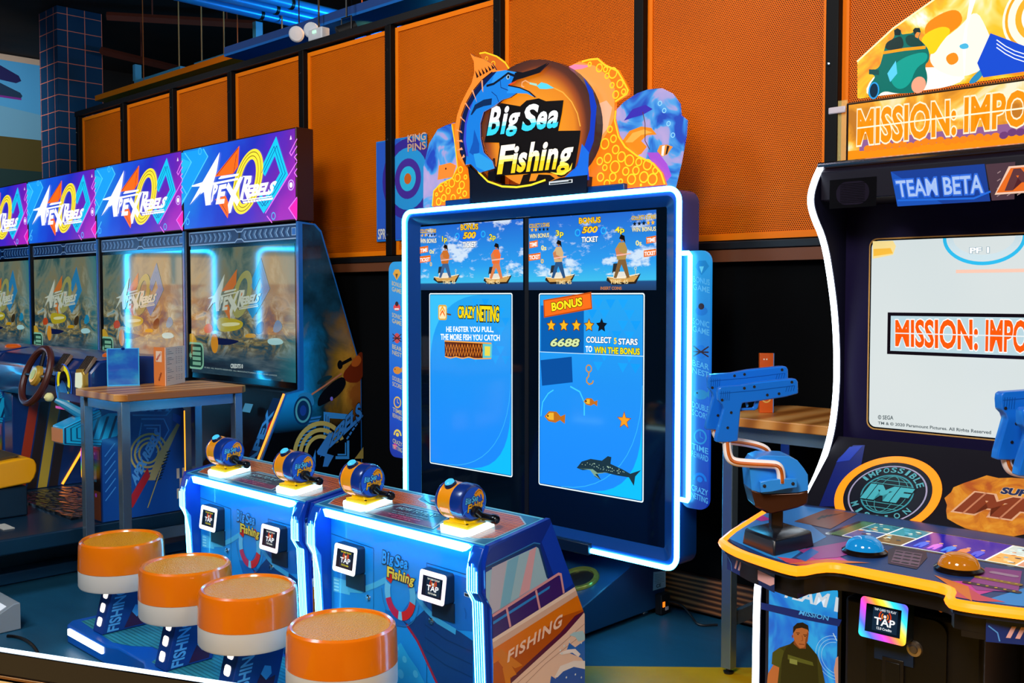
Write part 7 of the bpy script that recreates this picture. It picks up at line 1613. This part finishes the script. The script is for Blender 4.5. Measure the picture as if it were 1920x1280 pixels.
# orange beam
b0, b1 = at('y', 5.3, 195, 180), at('y', 5.3, 480, 92); zz = (b0.z + b1.z) / 2
t = thing('ceiling_beam', (b0.x, 5.3, zz), 'thin orange lit beam just above the panel wall', 'beam')
MB().box(b0.x - .2, b1.x + 1.2, 5.28, 5.5, zz - .03, zz + .03, mat('#e8780c', r=.4)).build('beam_bar', t)
for k in range(3): MB().tube([(b0.x + .8 + k * 2, 5.4, zz + .03), (b0.x + .8 + k * 2, 5.4, 5.2)], .006, mat('#8a4a18'), 6).build('hanger_rod', t)
BR = mat('#5a2410', r=.7)
for i, q in enumerate((((200, 30), (480, 46)), ((190, 95), (420, 150)))):
    pa, pb = at('z', 4.9 - i * .25, *q[0]), at('z', 4.9 - i * .25, *q[1]); 
    pb = pa + (pb - pa)
    t = thing('roof_truss', pa, ('upper', 'lower')[i] + ' dim reddish roof beam at the top left', 'beam', 'dim roof beams')
    MB().tube([pa, pb], .05, BR, 4).build('truss_bar', t)
    MB().tube([pa.lerp(pb, .3), pa.lerp(pb, .3) + Vector((0, 0, 5.19 - pa.z))], .01, BR, 6).build('hanger_rod', t); MB().tube([pa.lerp(pb, .8), pa.lerp(pb, .8) + Vector((0, 0, 5.19 - pa.z))], .01, BR, 6).build('hanger_rod', t)
LBK = mat('#4aa0c8', r=.4)
brs = [((483, 42), (468, 98), (540, 98), 'by the blue pipes'), ((257, 122), (255, 158), (345, 170), 'above the second racing sign'), ((370, 122), (372, 124), (430, 137), 'beside the glowing orange beam end')]
for i, (q0, q1, q2, w_) in enumerate(brs):
    a0, a1, a2 = at('y', 5.7, *q0), at('y', 5.7, *q1), at('y', 5.7, *q2)
    a1.x = a0.x; a2.z = a1.z
    t = thing('hanging_bracket', a1, 'pale blue hanging bracket ' + w_, 'bracket', 'hanging brackets under the ceiling')
    MB().box(a1.x, a2.x, 5.66, 5.74, a1.z - .03, a1.z + .03, LBK).build('cross_bar', t)
    if i < 2: MB().box(a0.x - .03, a0.x + .03, 5.66, 5.74, a1.z + .03, a0.z, LBK).build('drop_bar', t)
    x = a2.x - .1
    MB().tube([(x, 5.7, a1.z + .03), (x, 5.7, 5.2)], .008, mat('#a08050'), 6).build('hanger_rod', t)
    if i == 2: MB().tube([(a1.x + .1, 5.7, a1.z + .03), (a1.x + .1, 5.7, 5.2)], .008, mat('#a08050'), 6).build('hanger_rod', t)
e0 = at('y', 4.68, 606, 66)
t = thing('emergency_light', e0, 'white emergency light box with two round lamps above the orange wall', 'light')
MB().box(e0.x - .09, e0.x + .09, 4.60, 4.68, e0.z - .05, e0.z + .04, mat('#d8dce4', r=.5)).build('light_box', t, bev=.01)
MB().box(e0.x - .02, e0.x + .02, 4.592, 4.60, e0.z, e0.z + .02, mat('#a8e8c0', e=1.5)).build('status_light', t)
for q in ((584, 57), (556, 64)):
    c = at('y', 4.62, *q); MB().lathe([(.02, -.05), (.055, -.03), (.062, 0), (.05, .01), (0, .012)], c, (.6, -.7, -.3), mat('#dce2ec', r=.4), 20).build('lamp_head', t)
MB().tube([(e0.x, 4.64, e0.z + .04), (e0.x, 4.64, 5.19)], .008, DARKM, 6).build('stem', t)
s0 = at('y', 4.6, 650, 58)
t = thing('spotlight', s0, 'small black spotlight clamped above the top rail', 'light')
MB().cyl(s0 + Vector((-.03, -.06, -.02)), s0 + Vector((.03, .06, .04)), .045, BLACK, 18).build('spot_head', t); MB().tube([s0 + Vector((-.06, 0, 0)), s0 + Vector((-.06, 0, .1)), s0 + Vector((.06, 0, .1)), s0 + Vector((.06, 0, 0))], .006, BLACK, 6).build('yoke', t)
MB().tube([s0 + Vector((0, 0, .1)), Vector((s0.x, s0.y, 5.19))], .008, BLACK, 6).build('stem', t)
# ================================================================ counter edge and floor sign, lower left
ZL = .9
e0, e1 = at('z', ZL, 0, 1212), at('z', ZL, 450, 1280); dv = (e1 - e0).normalized(); nv = Vector((dv.y, -dv.x, 0))
ca = e0 - dv * .7; cb = e1 + dv * .35; L_ = (cb - ca).length
t = thing('counter', (ca + cb) / 2 - Vector((0, 0, ZL)), 'pale counter with a black glossy raised edge and a white light line, lower left corner', 'counter')
M_ = Matrix.Translation(Vector((ca.x, ca.y, 0))) @ Matrix.Rotation(math.atan2(dv.y, dv.x), 4, 'Z')
def cbx(name, y0, y1, z0, z1, m, x0=0, x1=None, bev=.002):
    b = MB(); b.xf = M_; b.box(x0, L_ if x1 is None else x1, y0, y1, z0, z1, m); return b.build(name, t, bev=bev)
cbx('raised_edge', -.014, 0, .76, ZL - .004, mat('#040508', r=.05)); cbx('light_line', -.012, -.002, ZL - .004, ZL, mat('#cfe8ff', e=3), bev=0)
cbx('brass_trim', -.02, -.0145, ZL - .056, ZL - .05, mat('#8a5a28', r=.3, m=.6)); cbx('counter_top', -.40, -.0205, ZL - .09, ZL - .058, mat('#d8b070', r=.4)); cbx('counter_body', -.36, -.03, 0, ZL - .09, mat('#2a1c14', r=.5), .05, L_ - .05)
f0 = at('z', 0.0, 2, 1214)
t = thing('floor_sign', (f0.x - .4, f0.y, 0), 'white slanted sign panel with a grey frame at the left edge of the photo', 'sign')
b = MB().prism([(f0.y - .12, .001), (f0.y + .16, .001), (f0.y + .16, .13), (f0.y + .13, .13)], 'x', f0.x - .60, f0.x - .20, mat('#8a96a0', r=.35)).build('sign_frame', t, bev=.004)
v_ = Vector((0, .25, .129)).normalized(); A = Art((0, f0.y - .121, .0015), (1, 0, 0), v_, e=.8, r=.3); A.rect(f0.x - .58, .03, f0.x - .225, .255, '#dfe8f4', 1); A.line([(f0.x - .56, .08), (f0.x - .24, .08)], .006, '#2a5a9a', 2); A.line([(f0.x - .56, .11), (f0.x - .26, .11)], .004, '#7a8aa8', 2); A.build('sign_face', t)
k = [at('z', .006, *p) for p in ((14, 1192), (30, 1193), (50, 1200), (66, 1214), (74, 1232), (60, 1260))]
tag(MB().tube([tuple(p) for p in chaikin([tuple(p) for p in k], 2, False)], .008, mat('#0a0a0e', r=.3), 8).build('cable'), 'black cable looping on the floor beside the white slanted sign', 'cable')

# ================================================================ claw machines behind the racing aisle (outside the frame, mirrored in the racing screens)
def claw(x, y, rot, label):
    t = thing('claw_machine', (x, y, 0), label, 'claw machine', 'lit claw machines across the aisle'); t.rotation_euler = (0, 0, rot)
    def loc(mb, name, par=t, **k):
        o = mb.build(name, None, **k); o.parent = par; return o
    n = N('prize_wall'); p = n.obj(); v = n.n('ShaderNodeTexVoronoi'); n.l(p, v.inputs['Vector']); v.inputs['Scale'].default_value = 9
    z = n.xyz(p)[2]; c = n.mix(n.math('GREATER_THAN', z, 1.75), n.ramp(n.xyz(v.outputs['Color'])[0], [(.2, '#c85a10'), (.5, '#ff9a30'), (.8, '#ffd0a0')]), '#ffc890')
    loc(MB().box(-.55, .55, -.5, .45, 0, .85, mat('#10345c', r=.3)), 'lower_cabinet', bev=.01); loc(MB().box(-.55, .55, -.5, .45, 2.1, 2.3, mat('#10345c', r=.3)), 'top_cap', bev=.01)
    loc(MB().box(-.52, .52, -.46, -.42, .85, 2.1, n.out(c, e=3.0)), 'prize_wall', smooth=0)
    for sx in (-1, 1): loc(MB().box(sx * .52, sx * .55, -.5, .45, .85, 2.1, mat('#0c2440', r=.3)), 'side_frame')
    loc(MB().tube([(u, .46, w) for u, w in rrect(-.5, .6, .5, 2.15, .1)], .022, mat('#20b8ff', e=24), 8, closed=True), 'neon_frame')
    loc(MB().cyl((0, 0, 2.1), (0, 0, 1.75), .03, STEEL, 12), 'claw_arm'); return t
claw(-11.87, 1.4, -1.035, 'left lit claw machine with a cyan neon frame across the aisle'); claw(-10.43, .5, -1.035, 'right lit claw machine with a cyan neon frame across the aisle')
